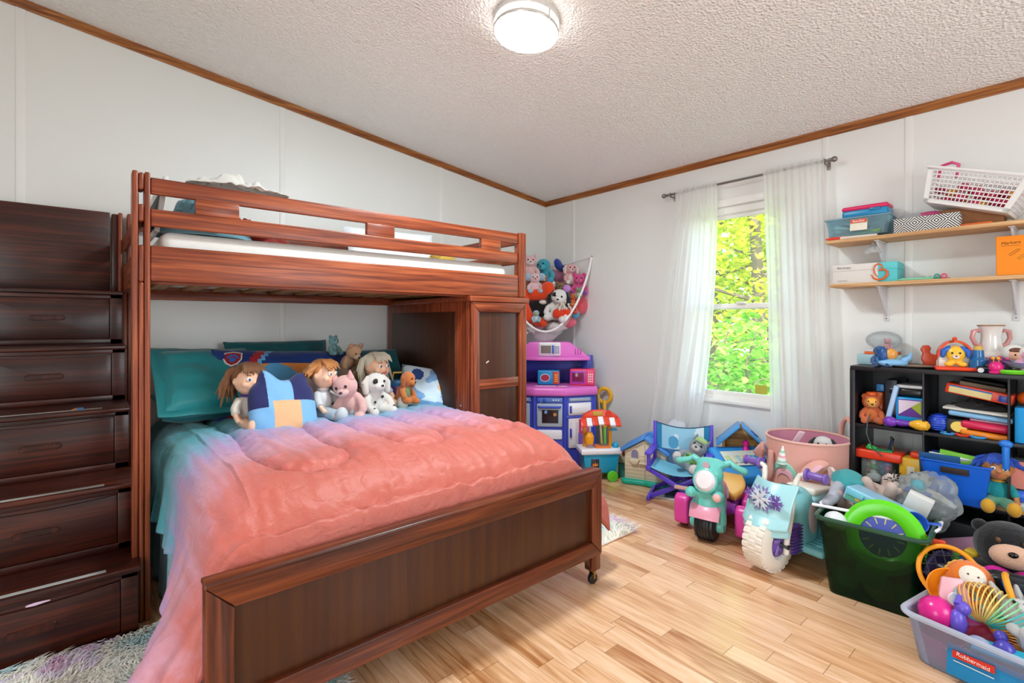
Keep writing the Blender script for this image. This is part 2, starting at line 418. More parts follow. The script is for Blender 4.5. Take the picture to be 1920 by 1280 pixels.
# ceiling lamp
lc = Vector((1.555, 1.705, ceil_z(1.555)))
lr = (0, math.atan(SL), 0)
lamp = thing('ceiling_lamp', 'round white flush ceiling lamp, lit, with a metal rim', 'lamp', lc, rot=lr)
obj('base', B().lathe([(0, 0), (.148, 0), (.150, -.012), (.150, -.030), (.146, -.032)]), mat('#cfcac6', .35), lamp)
obj('rim', B().lathe([(.146, -.058), (.150, -.060), (.151, -.070), (.147, -.076), (.143, -.072), (.143, -.060), (.146, -.058)]), mat('#c9c4bf', .3, metal=.3), lamp)
for q in range(3):
    a = q*2.1+.5
    obj('clip', B().box((.149*cos(a), .149*sin(a), -.052), (.006, .010, .05), (0, 0, a), .001), mat('#c9c4bf', .3, metal=.3), lamp)
obj('diffuser', B().lathe([(.142, -.069), (.12, -.078), (.06, -.083), (0, -.084)]), mat('#e7f4f8', .5, emit=74), lamp)
obj('glass_side', B().lathe([(.141, -.032), (.144, -.05), (.1425, -.0688)]), mat('#f4f1ec', .5, emit=3), lamp)

# ---------------------------------------------------------------- outside: woods beyond the glass
def mat_leaf(name, c0, c1, c2):
    m, nt, N, L, p = newmat(name)
    tc = N.new('ShaderNodeTexCoord'); nz = N.new('ShaderNodeTexNoise'); nz.inputs['Scale'].default_value = 2.4; nz.inputs['Detail'].default_value = 6
    cr = N.new('ShaderNodeValToRGB'); e = cr.color_ramp.elements
    e[0].position = .3; e[0].color = lin(c0); e[1].position = .7; e[1].color = lin(c2); e.new(.5).color = lin(c1)
    L.new(tc.outputs['Object'], nz.inputs['Vector']); L.new(nz.outputs['Fac'], cr.inputs[0]); L.new(cr.outputs[0], p.inputs['Base Color'])
    p.inputs['Roughness'].default_value = .55
    tl = N.new('ShaderNodeBsdfTranslucent'); L.new(cr.outputs[0], tl.inputs['Color'])
    a = N.new('ShaderNodeMixShader'); a.inputs[0].default_value = .5
    L.new(p.outputs[0], a.inputs[1]); L.new(tl.outputs[0], a.inputs[2]); L.new(a.outputs[0], N['Material Output'].inputs[0]); return m
LY = mat_leaf('m_leaf_yellow', '#7f9a1c', '#c3cc36', '#f0e45c')
LG = mat_leaf('m_leaf_green', '#3f7d1f', '#7fb63a', '#b4dc62')
BARK = mat('#6b5b4a', .9, bump=.8, bscale=25)
struct('ground_outside', B().grid(lambda u, v: (WX+.5+14*u, -3+16*v, -.55+.5*u+.12*noise.noise((u*9, v*11, 0))), 40, 40), mat_leaf('m_undergrowth', '#6c8a2c', '#a9bb4a', '#dbd77c'))
def leaf(b, p, s):
    a = rnd.uniform(0, 6.28); t = rnd.uniform(-.8, .8); M = Matrix.Translation(p) @ Euler((t, rnd.uniform(-.7, .7), a)).to_matrix().to_4x4()
    q = [b.bm.verts.new(M @ Vector(c)) for c in ((0, 0, 0), (s*.42, s*.35, .1*s), (s*.30, s*.8, 0), (0, s*1.1, -.1*s), (-s*.3, s*.8, 0), (-s*.42, s*.35, .1*s))]
    b.bm.faces.new(q)
def tree(x, y, h, cr, n, lm, ls, label, z0=.8, r=.09):
    g = -.55+.5*(x-WX-.5)/14
    t = thing('tree', label, 'tree', (x, y, g), group='woods outside the window')
    b = B(); b.tube([(0, 0, 0), (.05, .03, h*.4), (-.04, .08, h*.75), (.06, 0, h)], [r*1.2, r, r*.7, r*.25], 9)
    br = []
    for k in range(9):
        z = h*(.3+.07*k); a = k*2.4; e = Vector((cr*.8*cos(a), cr*.8*sin(a), z+.3*h*.2)); br.append(e)
        b.tube([(0, .05, z), e*.5+Vector((0, 0, z*.5)), e], [r*.4, r*.25, r*.08], 6)
    obj('trunk', b, BARK, t)
    b = B()
    for k in range(n):
        while True:
            p = Vector((rnd.uniform(-1, 1), rnd.uniform(-1, 1), rnd.uniform(-1, 1)))
            if p.length < 1: break
        p = Vector((p.x*cr, p.y*cr, z0+(h*1.08-z0)*(.5+.5*p.z)))
        if noise.noise((p*1.9)+Vector((x*3, y*3, 0))) < -.12 and rnd.random() < .8: continue
        leaf(b, p, ls*rnd.uniform(.6, 1.25))
    obj('foliage', b, lm, t, smooth=False)
tree(5.4, 2.35, 1.6, .55, 1000, LG, .085, 'low broad-leaved green sapling close outside the lower pane', .15, .02)
tree(6.0, 2.9, 1.75, .6, 900, LG, .09, 'bright green bush outside toward the corner-side curtain', .1, .02)
tree(6.4, 2.1, 1.5, .6, 900, LG, .09, 'green bush outside beside the shelf-side curtain', .1, .02)
tree(8.3, 3.55, 5.2, 1.5, 4200, LY, .10, 'tall yellow-green tree whose dark trunk stands mid window', .9, .10)
tree(9.4, 4.9, 5.5, 1.7, 2800, LY, .12, 'yellow tree behind the corner-side curtain', .8, .09)
tree(9.6, 2.7, 5.5, 1.7, 2800, LY, .12, 'yellow tree seen through the shelf-side curtain', .8, .09)
tree(11.5, 4.6, 6, 2.1, 3200, LY, .15, 'farthest tall yellow-leaved tree in the window view', .5, .12)
tree(12.2, 6.6, 6, 2.1, 1500, LG, .2, 'far green tree toward the corner side of the view', .5, .12)
tree(12.4, 3.2, 6, 2.1, 1500, LG, .2, 'far green tree toward the shelf side of the view', .5, .12)
b = B()
for k in range(4200):
    x = rnd.uniform(13.2, 15.5); leaf(b, Vector((x, rnd.uniform(0, 11.5), rnd.uniform(-.2, 6.5))), rnd.uniform(.2, .42))
one('forest_leaves', b, LY, 'hazy yellow-green leaves of the woods far behind the trees', 'foliage', kind='stuff', smooth=False)
b = B()
for k in range(1500):
    x = rnd.uniform(4.6, 12); y = rnd.uniform(.4, 1)*x*.45+rnd.uniform(-.4, .6)
    leaf(b, Vector((x, y, -.5+.5*(x-WX-.5)/14+rnd.uniform(0, .25))), rnd.uniform(.06, .13))
one('undergrowth', b, LG, 'sunlit leafy undergrowth on the ground outside the window', 'undergrowth', kind='stuff', smooth=False)
# ---------------------------------------------------------------- steps with drawers
GRIP = mat('#a9a7a3', .8, bump=.4, bscale=400)
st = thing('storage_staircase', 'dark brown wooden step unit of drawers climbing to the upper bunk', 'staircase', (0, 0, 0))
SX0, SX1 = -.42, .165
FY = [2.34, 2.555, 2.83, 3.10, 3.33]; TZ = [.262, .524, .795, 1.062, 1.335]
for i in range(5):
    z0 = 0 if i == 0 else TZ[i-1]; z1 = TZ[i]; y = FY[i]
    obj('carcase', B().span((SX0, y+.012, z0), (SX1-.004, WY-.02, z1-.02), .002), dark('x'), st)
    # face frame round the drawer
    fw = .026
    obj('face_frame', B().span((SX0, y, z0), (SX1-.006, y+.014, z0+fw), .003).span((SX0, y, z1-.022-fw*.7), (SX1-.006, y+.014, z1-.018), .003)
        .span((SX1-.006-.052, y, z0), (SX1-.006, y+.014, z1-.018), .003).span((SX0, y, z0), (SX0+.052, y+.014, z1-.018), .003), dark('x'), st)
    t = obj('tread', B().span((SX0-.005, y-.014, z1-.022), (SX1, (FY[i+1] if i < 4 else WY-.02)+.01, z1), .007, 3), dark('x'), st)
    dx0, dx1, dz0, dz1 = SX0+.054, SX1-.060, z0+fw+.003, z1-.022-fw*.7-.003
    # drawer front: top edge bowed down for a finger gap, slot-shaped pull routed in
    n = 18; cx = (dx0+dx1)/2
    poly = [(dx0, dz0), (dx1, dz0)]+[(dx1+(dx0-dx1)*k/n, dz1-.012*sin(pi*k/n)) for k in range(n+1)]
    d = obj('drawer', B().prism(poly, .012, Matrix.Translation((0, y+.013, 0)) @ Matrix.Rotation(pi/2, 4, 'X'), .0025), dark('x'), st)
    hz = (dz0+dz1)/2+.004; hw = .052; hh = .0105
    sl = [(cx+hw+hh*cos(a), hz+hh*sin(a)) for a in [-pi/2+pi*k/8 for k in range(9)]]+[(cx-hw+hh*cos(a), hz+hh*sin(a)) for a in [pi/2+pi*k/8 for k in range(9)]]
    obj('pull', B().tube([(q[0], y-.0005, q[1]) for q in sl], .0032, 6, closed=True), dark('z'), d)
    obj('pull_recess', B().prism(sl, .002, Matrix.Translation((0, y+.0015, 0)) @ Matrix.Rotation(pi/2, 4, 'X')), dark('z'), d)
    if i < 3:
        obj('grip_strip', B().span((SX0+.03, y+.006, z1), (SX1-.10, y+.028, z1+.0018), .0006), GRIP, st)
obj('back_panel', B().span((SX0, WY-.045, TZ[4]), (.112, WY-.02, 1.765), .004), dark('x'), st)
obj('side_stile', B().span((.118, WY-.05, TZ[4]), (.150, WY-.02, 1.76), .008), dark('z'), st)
# pencil and a scrap on the steps
p = gz(150, 786, TZ[2]+.006); p.y = FY[2]+.02
pc = thing('coloured_pencil', 'short blue pencil with bare wooden point lying on the step edge', 'pencil', (p.x-.01, p.y-.012, TZ[2]+.0062), rz=radians(8))
obj('body', B().cyl((-.003, 0, 0), (.020, 0, 0), .0052, n=6), pl('#2d6aa5'), pc)
obj('point', B().cyl((-.003, 0, 0), (-.020, 0, -.002), .005, .0008, 6), card('#c77a3e'), pc)
b = B(); b.grid(lambda u, v: (-.03+.06*u, .010*(v-.5)*(1-abs(u-.4)), .004*sin(u*6)+.003), 10, 3)
o = one('fabric_scrap', b, cloth('#d9b7cf'), 'small pale pink scrap caught above the bottom step drawer', 'scrap', (-.115, FY[0]-.012, .222), (radians(70), 0, radians(3))); solid(o, .002)

# ---------------------------------------------------------------- bunk (upper) bed
YB = 2.42; YW = WY-.015
bk = thing('bunk_bed', 'reddish brown wooden upper bunk with slatted guard rails', 'bunk bed', (0, 0, 0))
def post(x0, x1, y0, y1, z1, parent):
    """laminated end post: three rounded strips, the middle one only where rails meet"""
    w = (x1-x0)/3
    b = B()
    for k in (0, 2): b.span((x0+w*k, y0, 0), (x0+w*(k+1)-.0005, y1, z1), .006, 3)
    return b
e = .145
b = post(e, .203, YB, YB+.075, 1.762, bk)
w3 = (.203-e)/3
for z0, z1 in ((0, 1.33), (1.33, 1.475), (1.565, 1.635), (1.69, 1.758)):
    b.span((e+w3, YB+.002, z0), (e+2*w3-.0005, YB+.073, z1), .008, 3)
obj('post', b, cherry('z'), bk)
b = post(e, .203, YW-.075, YW, 1.762, bk); b.span((e+w3, YW-.07, 0), (e+2*w3, YW-.002, 1.4), .004); obj('post', b, cherry('z'), bk)
for z0, z1 in ((1.33, 1.475), (1.555, 1.625)):
    obj('end_rail', B().span((e+.02, YB+.07, z0), (e+.042, YW-.07, z1), .006), cherry('y'), bk)
obj('end_rail', B().span((e+.015, 2.70, 1.34), (e+.04, 2.765, 1.74), .006), cherry('z'), bk)
XR = 2.135
def rail(nm, z0, z1, y, t=.024, x0=.2035, x1=XR): return obj(nm, B().span((x0, y, z0), (x1, y+t, z1), .005, 3), cherry('x'), bk)
rail('guard_rail', 1.681, 1.746, YB+.012); rail('guard_rail', 1.554, 1.622, YB+.012)
rail('side_rail', 1.334, 1.476, YB+.008, .028)
rail('guard_rail', 1.681, 1.746, YW-.035); rail('side_rail', 1.30, 1.476, YW-.035, .028)
for a, c in ((.356, .519), (1.106, 1.262), (1.841, 1.992)):
    obj('spacer_block', B().span((a, YB+.010, 1.620), (c, YB+.038, 1.683), .004), cherry('x'), bk)
obj('post', B().span((2.140, YB, 1.335), (2.197, YB+.055, 1.752), .006, 3), cherry('z'), bk)
obj('post', B().span((2.140, YW-.06, 1.335), (2.197, YW, 1.752), .006, 3), cherry('z'), bk)
for z0, z1 in ((1.335, 1.476), (1.554, 1.622), (1.681, 1.746)):
    obj('end_rail', B().span((2.155, YB+.05, z0), (2.18, YW-.05, z1), .005), cherry('y'), bk)
obj('slat_ledge', B().span((.205, YB+.036, 1.325), (2.13, YB+.062, 1.350), .003), cherry('x'), bk)
obj('slat_ledge', B().span((.205, YW-.062, 1.300), (2.13, YW-.036, 1.350), .003), cherry('x'), bk)
PINE = wood('pine', ('#8a5a30', '#a9743f', '#c08c53'), 'y', 1, .6)
for k in range(12):
    obj('slat', B().span((.27+k*.158, YB+.04, 1.351), (.27+k*.158+.07, YW-.04, 1.369), .003), PINE, bk)
def rounded_slab(a, c, r, seg=5):
    return B().span(a, c, r, seg)
o = one('bunk_mattress', rounded_slab((.235, YB+.045, 1.370), (2.078, YW-.045, 1.545), .045, 6), cloth('#dedbd6', .7), 'white mattress lying on the upper bunk slats', 'mattress')
# things on the upper bunk
def heap(name, label, cat, m, c, rx, ry, h, seed, base=0., fr=3.2, sharp=.5):
    def f(u, v):
        a = 2*pi*u; rr = v
        p = Vector((cos(a)*rr, sin(a)*rr, seed))
        q = (1-rr**2.2)
        n = noise.noise(p*fr)*.5+noise.noise(p*fr*2.3)*.3+abs(noise.noise(p*fr*1.6))*sharp
        ww = 1+.18*noise.noise(Vector((cos(a)*1.4, sin(a)*1.4, seed+5)))
        return (c[0]+rx*rr*cos(a)*ww, c[1]+ry*rr*sin(a)*ww, c[2]+max(.002, h*q*(.62+.8*n))+base*q)
    b = B(); b.grid(f, 64, 22, closeu=True)
    return one(name, b, m, label, cat)
def shirt(u, v):
    x = .325+.40*u; e = sin(pi*u)**.5
    n = abs(noise.noise(Vector((u*5, v*3, 2.2))))+.6*abs(noise.noise(Vector((u*11, v*6, 7.1))))
    y = YB+.006+.115*v+.012*noise.noise(Vector((u*4, v*4, 1)))
    z = 1.750+(.012+.075*n*sin(pi*min(1, .15+v))*(.35+.65*math.exp(-((u-.42)/.30)**2)))*e
    if v > .6: z -= (v-.6)**2*.1
    return (x, y, z)
o = one('crumpled_shirt', B().grid(shirt, 60, 24), cloth('#c4c0ba'), 'light grey crumpled shirt draped over the bunk guard rail', 'shirt'); solid(o, .004, 1)
heap('folded_quilt', 'crumpled teal and cream quilt heaped at the bunk foot behind the guard rail', 'quilt', cloth('#6f97a4'), (.43, 2.64, 1.546), .21, .14, .24, 8.1)
heap('red_blanket', 'dark red blanket folded behind the patterned quilt on the bunk', 'blanket', cloth('#7c2016'), (.62, 3.02, 1.546), .34, .17, .22, 4.4)
o = one('pinkish_sheet', B().ell((.33, 2.66, 1.60), (.09, .12, .055)), cloth('#b98e86'), 'bunched dusty pink sheet beside the bunk end post', 'sheet')
t = thing('leaning_board', 'white board with black face leaning inside the bunk end', 'board', (.19, 2.78, 1.546), rz=0)
obj('panel', B().box((.06, .0, .12), (.018, .5, .24), (0, radians(8), 0), .004), card('#d8d6d2'), t)
obj('face', B().box((.05, .0, .10), (.004, .44, .17), (0, radians(8), 0), .001), card('#22242a'), t)
t = thing('cartoon_pillow', 'white pillow with pale drawn outlines at the corner end of the bunk', 'pillow', (1.55, 3.0, 1.60))
def pillow_b(wd, ht, th, seed=0, pinch=.06, n=30, wr=.25):
    b = B()
    def side(sg):
        def f(u, v):
            x = 2*u-1; y = 2*v-1
            e = max(0, 1-abs(x)**3)**.45*max(0, 1-abs(y)**3)**.45
            k = 1-pinch*(1-abs(x)**2)*abs(y)**3*0-pinch*(1-y*y)*abs(x)**2
            k2 = 1-pinch*(1-x*x)*abs(y)**2
            nn = noise.noise(Vector((x*2.3+seed, y*2.3, sg*2)))*wr+noise.noise(Vector((x*6+seed, y*6, sg)))*wr*.25
            return (wd/2*x*k, ht/2*y*k2, sg*th/2*e*(1+nn*(1 if abs(x) < .99 and abs(y) < .99 else 0)))
        return f
    b.grid(side(1), n, n); b.grid(side(-1), n, n)
    bmesh.ops.remove_doubles(b.bm, verts=b.bm.verts, dist=.0008)
    return b
def pillow(name, label, cat, loc, rot, wd, ht, th, m, seed=0, group=None, flange=0, pinch=.06, paint=None, wr=.25):
    b = pillow_b(wd, ht, th, seed, pinch, 44 if paint else 30, wr)
    if paint: b.paint(paint)
    o = one(name, b, m, label, cat, loc, rot, group)
    if flange:
        fb = B(); hw, hh = wd/2+flange, ht/2+flange
        fb.grid(lambda u, v: ((2*u-1)*hw*(1-.02*sin(pi*v)), (2*v-1)*hh, .012*noise.noise(Vector((u*5+seed, v*5, 0)))), 20, 20)
        fo = obj('flange', fb, m if not isinstance(m, list) else m[0], o); solid(fo, .006, 0)
    return o
obj('cover', pillow_b(.62, .40, .11, 4), cloth('#dfe3ea'), t).rotation_euler = (radians(68), 0, radians(-6))
o = one('yellow_plush', B().ell((1.86, 2.9, 1.60), (.10, .07, .05)).ell((1.79, 2.86, 1.625), (.035, .03, .03)).ell((1.92, 2.9, 1.62), (.04, .03, .035)), fur('#c9a23f'), 'yellow plush lying at the corner end of the bunk', 'plush toy')
o = one('red_bolster', B().cap((.66, 2.62, 1.605), (.585, 2.72, 1.60), .042), cloth('#b4200f'), 'rolled red bolster end poking out beside the first spacer block', 'bolster')

# ---------------------------------------------------------------- wardrobe tower under the bunk
wd = thing('bunk_wardrobe', 'brown wooden wardrobe tower holding up the corner end of the bunk', 'wardrobe', (0, 0, 0))
WX0, WX1 = 1.752, 2.205
obj('body', B().span((WX0, YB+.022, .04), (WX1-.006, WY-.02, 1.300), .003), cherry('z'), wd)
obj('top', B().span((WX0-.010, YB-.012, 1.298), (WX1+.012, WY-.02, 1.332), .006, 3), cherry('x'), wd)
obj('plinth', B().span((WX0+.01, YB+.05, 0), (WX1-.02, WY-.03, .05), .003), cherry('x'), wd)
obj('side_panel', B().span((WX0-.006, YB+.16, .1), (WX0+.001, WY-.10, 1.24), .003), panelwood('z'), wd)
def framed(nm, x0, x1, y, z0, z1, fw, parent, rails=(), cherry=cherry):
    d = obj(nm, B().span((x0+.01, y+.010, z0+.01), (x1-.01, y+.018, z1-.01), .001), panelwood('z'), parent)
    M = Matrix.Translation((0, y+.014, 0)) @ Matrix.Rotation(pi/2, 4, 'X'); g = .0015
    for pts, ax in ((((x0, z1), (x1, z1), (x1-fw, z1-fw), (x0+fw, z1-fw)), 'x'), (((x0, z0), (x1, z0), (x1-fw, z0+fw), (x0+fw, z0+fw)), 'x'),
                    (((x0, z0+g), (x0, z1-g), (x0+fw-g, z1-fw-g), (x0+fw-g, z0+fw+g)), 'z'), (((x1, z0+g), (x1, z1-g), (x1-fw+g, z1-fw-g), (x1-fw+g, z0+fw+g)), 'z')):
        obj('moulding', B().prism(pts, .020, M, .004), cherry(ax), d)
    for r0, r1 in rails: obj('moulding', B().span((x0+fw, y+.001, r0), (x1-fw, y+.014, r1), .003), cherry('x'), d)
    return d
framed('door', WX0+.004, WX1-.010, YB, .06, 1.295, .060, wd, ((.765, .825),))
obj('scuff', B().box((1.885, YB+.0095, .93), (.024, .0012, .008), (0, radians(-30), 0), .0003), card('#cfc6bd'), wd)

# ---------------------------------------------------------------- lower bed
lb = thing('lower_bed', 'brown wooden full bed with panelled footboard on castors', 'bed', (0, 0, 0))
LX0, LX1, LY0 = .233, 1.768, 1.448
fb = framed('footboard', LX0, LX1, LY0, .135, .505, .066, lb, (), cherry_shaded)
obj('cap', B().span((LX0-.003, LY0-.004, .500), (LX1+.003, LY0+.052, .516), .006, 3), cherry_shaded('x'), fb)
obj('back_board', B().span((LX0+.01, LY0+.016, .16), (LX1-.01, LY0+.044, .50), .002), panelwood('x'), fb)
for x0, x1, sx in ((LX0, LX0+.055, 1), (LX1-.055, LX1, -1)):
    lg = obj('leg', B().span((x0, LY0+.002, .065), (x1, LY0+.050, .50), .004), cherry_shaded('z'), lb)
    xc = x1 if sx > 0 else x0
    obj('bracket_foot', B().prism([(0, 0), (sx*.045, 0), (sx*.030, -.02), (sx*.012, -.045), (0, -.06)], .018, Matrix.Translation((xc, LY0+.03, .137)) @ Matrix.Rotation(pi/2, 4, 'X'), .002), dark('z'), lg)
    for z in (.315, .255): obj('bolt_cover', B().cyl((x0+.0275, LY0-.003, z), (x0+.0275, LY0+.004, z), .010, n=16, bev=.002), mat('#3a1d12', .4), lg)
    cs = obj('castor', B().cyl((x0+.0275, LY0+.016, .024), (x0+.0275, LY0+.036, .024), .024, n=24, bev=.003), mat('#1b1816', .4), lb)
    obj('castor_fork', B().span((x0+.020, LY0+.012, .024), (x0+.035, LY0+.015, .062), .001).span((x0+.020, LY0+.037, .024), (x0+.035, LY0+.040, .062), .001).span((x0+.016, LY0+.012, .056), (x0+.039, LY0+.040, .066), .001), mat('#a8894c', .35, metal=.9), cs)
for x in (LX0+.045, LX1-.070): obj('side_rail', B().span((x, LY0+.05, .22), (x+.025, 3.44, .36), .003), cherry_shaded('y'), lb)
obj('headboard', B().span((LX0, 3.44, .1), (LX1, 3.475, .56), .004), cherry_shaded('x'), lb)
for x in (LX0, LX1-.05): obj('leg', B().span((x, 3.44, 0), (x+.05, 3.48, .56), .003), cherry_shaded('z'), lb)
obj('platform', B().span((LX0+.03, LY0+.05, .30), (LX1-.03, 3.44, .33), 0), PINE, lb)
one('lower_mattress', rounded_slab((.285, 1.58, .331), (1.715, 3.43, .520), .06, 5), cloth('#9cc4d6'), 'pale blue sheeted mattress under the ombre comforter', 'mattress')
SHEET = cloth('#8fbccb', .7)
def skirt(u, v):
    y = 1.53+1.75*u; z = .44*(1-v)+.006
    return (.266-.004*v+.010*sin(y*31)*(.3+v)+.006*sin(y*71+1)*v, y, z)
o = one('bed_skirt', B().grid(skirt, 150, 16), SHEET, 'light blue bed sheet hanging to the floor between steps and bed', 'sheet'); solid(o, .003)

# comforter
CX0, CX1, RC = .247, 1.775, .13
def loops():
    L = []
    for (xa, xb, ye) in ((.50, .79, 1.78), (.98, 1.24, 1.83), (1.45, 1.66, 1.86)):
        P = []; r = (xb-xa)/2; cxm = (xa+xb)/2
        P.append(((xa, 3.4), (xa, ye+r))); P.append(((xb, 2.95), (xb, ye+r)))
        L.append((P, (cxm, ye+r, r)))
    return L
LOOPS = loops()
def groove(x, y):
    d = 9
    for segs, (ax, ay, r) in LOOPS:
        wob = .012*sin(y*7+ax*9)
        for (x0, y0), (x1, y1) in segs:
            if y >= min(y0, y1): d = min(d, abs(x-x0+wob))
        if y < ay: d = min(d, abs(math.hypot(x-ax, y-ay)-r))
    d = min(d, abs(y-1.575-.006*sin(x*9)))
    return d
def comforter(u, v):
    # u: across (left hem to right hem), v: head to foot
    y = 3.36+(1.503-3.36)*v
    k = min(1, max(0, (y-1.50)/.45)); kk = 1-(1-k)**2.2
    zt = .522+(.664-.522)*kk-.022*max(0, (y-2.3))/1.0
    zt -= .11*min(1, max(0, (1.545-y)/.04))**1.3
    c = max(0, 1-(y-1.5)/.52); c = c*c*(3-2*c)
    hl = .395+.14*c; hr = .36-.05*c
    fl_l = .02+.185*c; fl_r = .05+.10*c
    xL, xR = CX0+.004, CX1
    if u < .22: a = (1-u/.22)*hl; side = -1; fl = fl_l; Lh = hl
    elif u > .78: a = (u-.78)/.22*hr; side = 1; fl = fl_r; Lh = hr
    else: a = 0; side = 0
    arc = RC*pi/2
    if side:
        if a < arc: th = a/RC; off = RC*sin(th); dz = RC*(1-cos(th)); tt = 0
        else: tt = (a-arc)/max(1e-6, Lh-arc); off = RC+fl*tt**(1.15 if side < 0 else .75); dz = RC+(a-arc)*(1-.06*c)
        x = (xL+RC-off) if side < 0 else (xR-RC+off)
        z = zt-dz
        fw = tt*(.010+.014*c)
        x += side*fw*(sin(y*27+2*sin(y*5))+.6*sin(y*58+1))
        z += .006*tt*sin(y*19)
        q = .5*(1-tt)
        gx_, gy_ = x, y
    else:
        w = (u-.22)/.56; x = (xL+RC)+(xR-xL-2*RC)*w; z = zt; q = 1
        z += .012*sin(pi*w)
    gq = groove(x, y)
    puff = .036*(1-math.exp(-(gq/.026)**.95))
    z += (puff-.020)*(q if side else 1)
    sv = Vector((x*2.2, y*2.2, .3)); z += .014*noise.noise(sv*1.4)*(1 if not side else .4)
    pk = math.exp(-((y-1.60)/.09)**2)           # gathers beside the cross seam
    z += .008*pk*noise.noise(Vector((x*26, y*4, 1)))+.005*noise.noise(Vector((x*38, y*7, 5)))
    z += .011*math.exp(-((gq-.03)/.045)**2)*noise.noise(Vector((x*20, y*20, 9)))+.006*noise.noise(Vector((x*9, y*9, 4)))
    if y < 1.60 and not side: z += .010*noise.noise(Vector((x*14, y*9, 2)))
    return (x, y, z)
def mat_comforter():
    m, nt, N, L, p = newmat('m_comforter')
    tc = N.new('ShaderNodeTexCoord'); sp = N.new('ShaderNodeSeparateXYZ'); L.new(tc.outputs['Object'], sp.inputs[0])
    mp = N.new('ShaderNodeMapping'); mp.inputs['Scale'].default_value = (26, 1.5, 26); L.new(tc.outputs['Object'], mp.inputs[0])
    nz = N.new('ShaderNodeTexNoise'); nz.inputs['Scale'].default_value = 1; nz.inputs['Detail'].default_value = 5; L.new(mp.outputs[0], nz.inputs['Vector'])
    a = N.new('ShaderNodeMath'); a.operation = 'MULTIPLY_ADD'; a.inputs[1].default_value = .42; L.new(nz.outputs['Fac'], a.inputs[0]); L.new(sp.outputs[1], a.inputs[2])
    x1 = N.new('ShaderNodeMath'); x1.operation = 'SUBTRACT'; x1.inputs[0].default_value = .50; L.new(sp.outputs[0], x1.inputs[1])
    x2 = N.new('ShaderNodeMath'); x2.operation = 'MAXIMUM'; x2.inputs[1].default_value = 0; L.new(x1.outputs[0], x2.inputs[0])
    zz = N.new('ShaderNodeMath'); zz.operation = 'MULTIPLY_ADD'; zz.inputs[1].default_value = 1.5; L.new(x2.outputs[0], zz.inputs[0]); L.new(a.outputs[0], zz.inputs[2])
    mr = N.new('ShaderNodeMapRange'); mr.inputs['From Min'].default_value = 1.48; mr.inputs['From Max'].default_value = 3.75; L.new(zz.outputs[0], mr.inputs['Value'])
    cr = N.new('ShaderNodeValToRGB'); E = cr.color_ramp.elements
    stops = ((0, '#ba6457'), (.22, '#bf5b4b'), (.30, '#c66b65'), (.40, '#cf92a4'), (.49, '#b792bc'), (.54, '#9aa2c8'), (.58, '#78aac6'), (.66, '#52a9b6'), (.75, '#328c98'), (.87, '#10646d'))
    E[0].position = 0; E[0].color = lin(stops[0][1]); E[1].position = .86; E[1].color = lin(stops[-1][1])
    for s, c in stops[1:-1]: E.new(s).color = lin(c)
    L.new(mr.outputs['Result'], cr.inputs[0]); L.new(cr.outputs[0], p.inputs['Base Color'])
    p.inputs['Roughness'].default_value = .55; p.inputs['Sheen Weight'].default_value = .15
    n2 = N.new('ShaderNodeTexNoise'); n2.inputs['Scale'].default_value = 24; n2.inputs['Detail'].default_value = 5; n2.inputs['Distortion'].default_value = .8; L.new(tc.outputs['Object'], n2.inputs['Vector'])
    b = N.new('ShaderNodeBump'); b.inputs['Strength'].default_value = .42; b.inputs['Distance'].default_value = .014; L.new(n2.outputs['Fac'], b.inputs['Height']); L.new(b.outputs[0], p.inputs['Normal'])
    return m
o = one('comforter', B().grid(comforter, 280, 280), mat_comforter(), 'quilted ombre comforter, coral fading through lilac to teal, over the lower bed', 'comforter'); solid(o, .012)

# ---------------------------------------------------------------- pillows
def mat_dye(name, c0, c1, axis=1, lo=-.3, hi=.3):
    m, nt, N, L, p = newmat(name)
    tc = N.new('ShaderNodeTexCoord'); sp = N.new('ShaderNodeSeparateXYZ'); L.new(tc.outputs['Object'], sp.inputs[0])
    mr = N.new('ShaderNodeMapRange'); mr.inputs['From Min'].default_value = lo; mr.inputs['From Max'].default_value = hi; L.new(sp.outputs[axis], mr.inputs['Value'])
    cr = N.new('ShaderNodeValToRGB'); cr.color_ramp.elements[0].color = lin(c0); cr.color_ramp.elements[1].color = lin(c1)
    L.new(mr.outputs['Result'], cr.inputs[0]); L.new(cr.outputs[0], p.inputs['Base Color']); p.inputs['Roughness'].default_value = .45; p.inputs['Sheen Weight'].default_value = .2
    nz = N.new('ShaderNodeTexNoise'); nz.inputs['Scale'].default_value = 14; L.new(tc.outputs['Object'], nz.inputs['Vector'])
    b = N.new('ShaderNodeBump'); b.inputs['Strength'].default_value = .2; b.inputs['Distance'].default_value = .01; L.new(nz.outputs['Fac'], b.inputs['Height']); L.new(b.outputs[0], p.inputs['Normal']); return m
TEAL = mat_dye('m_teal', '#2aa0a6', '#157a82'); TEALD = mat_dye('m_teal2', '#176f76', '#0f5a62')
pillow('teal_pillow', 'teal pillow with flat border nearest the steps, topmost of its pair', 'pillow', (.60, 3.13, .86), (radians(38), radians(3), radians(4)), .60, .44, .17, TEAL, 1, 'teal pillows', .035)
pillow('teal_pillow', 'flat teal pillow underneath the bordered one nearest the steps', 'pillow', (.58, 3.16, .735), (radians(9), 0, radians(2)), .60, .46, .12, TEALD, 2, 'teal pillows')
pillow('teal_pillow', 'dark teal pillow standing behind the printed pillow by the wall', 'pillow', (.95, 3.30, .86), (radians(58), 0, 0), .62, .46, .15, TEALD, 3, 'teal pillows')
pillow('teal_pillow', 'dark teal pillow leaning next to the wardrobe', 'pillow', (1.46, 3.20, .80), (radians(48), radians(-2), radians(-8)), .52, .46, .16, TEALD, 6, 'teal pillows')
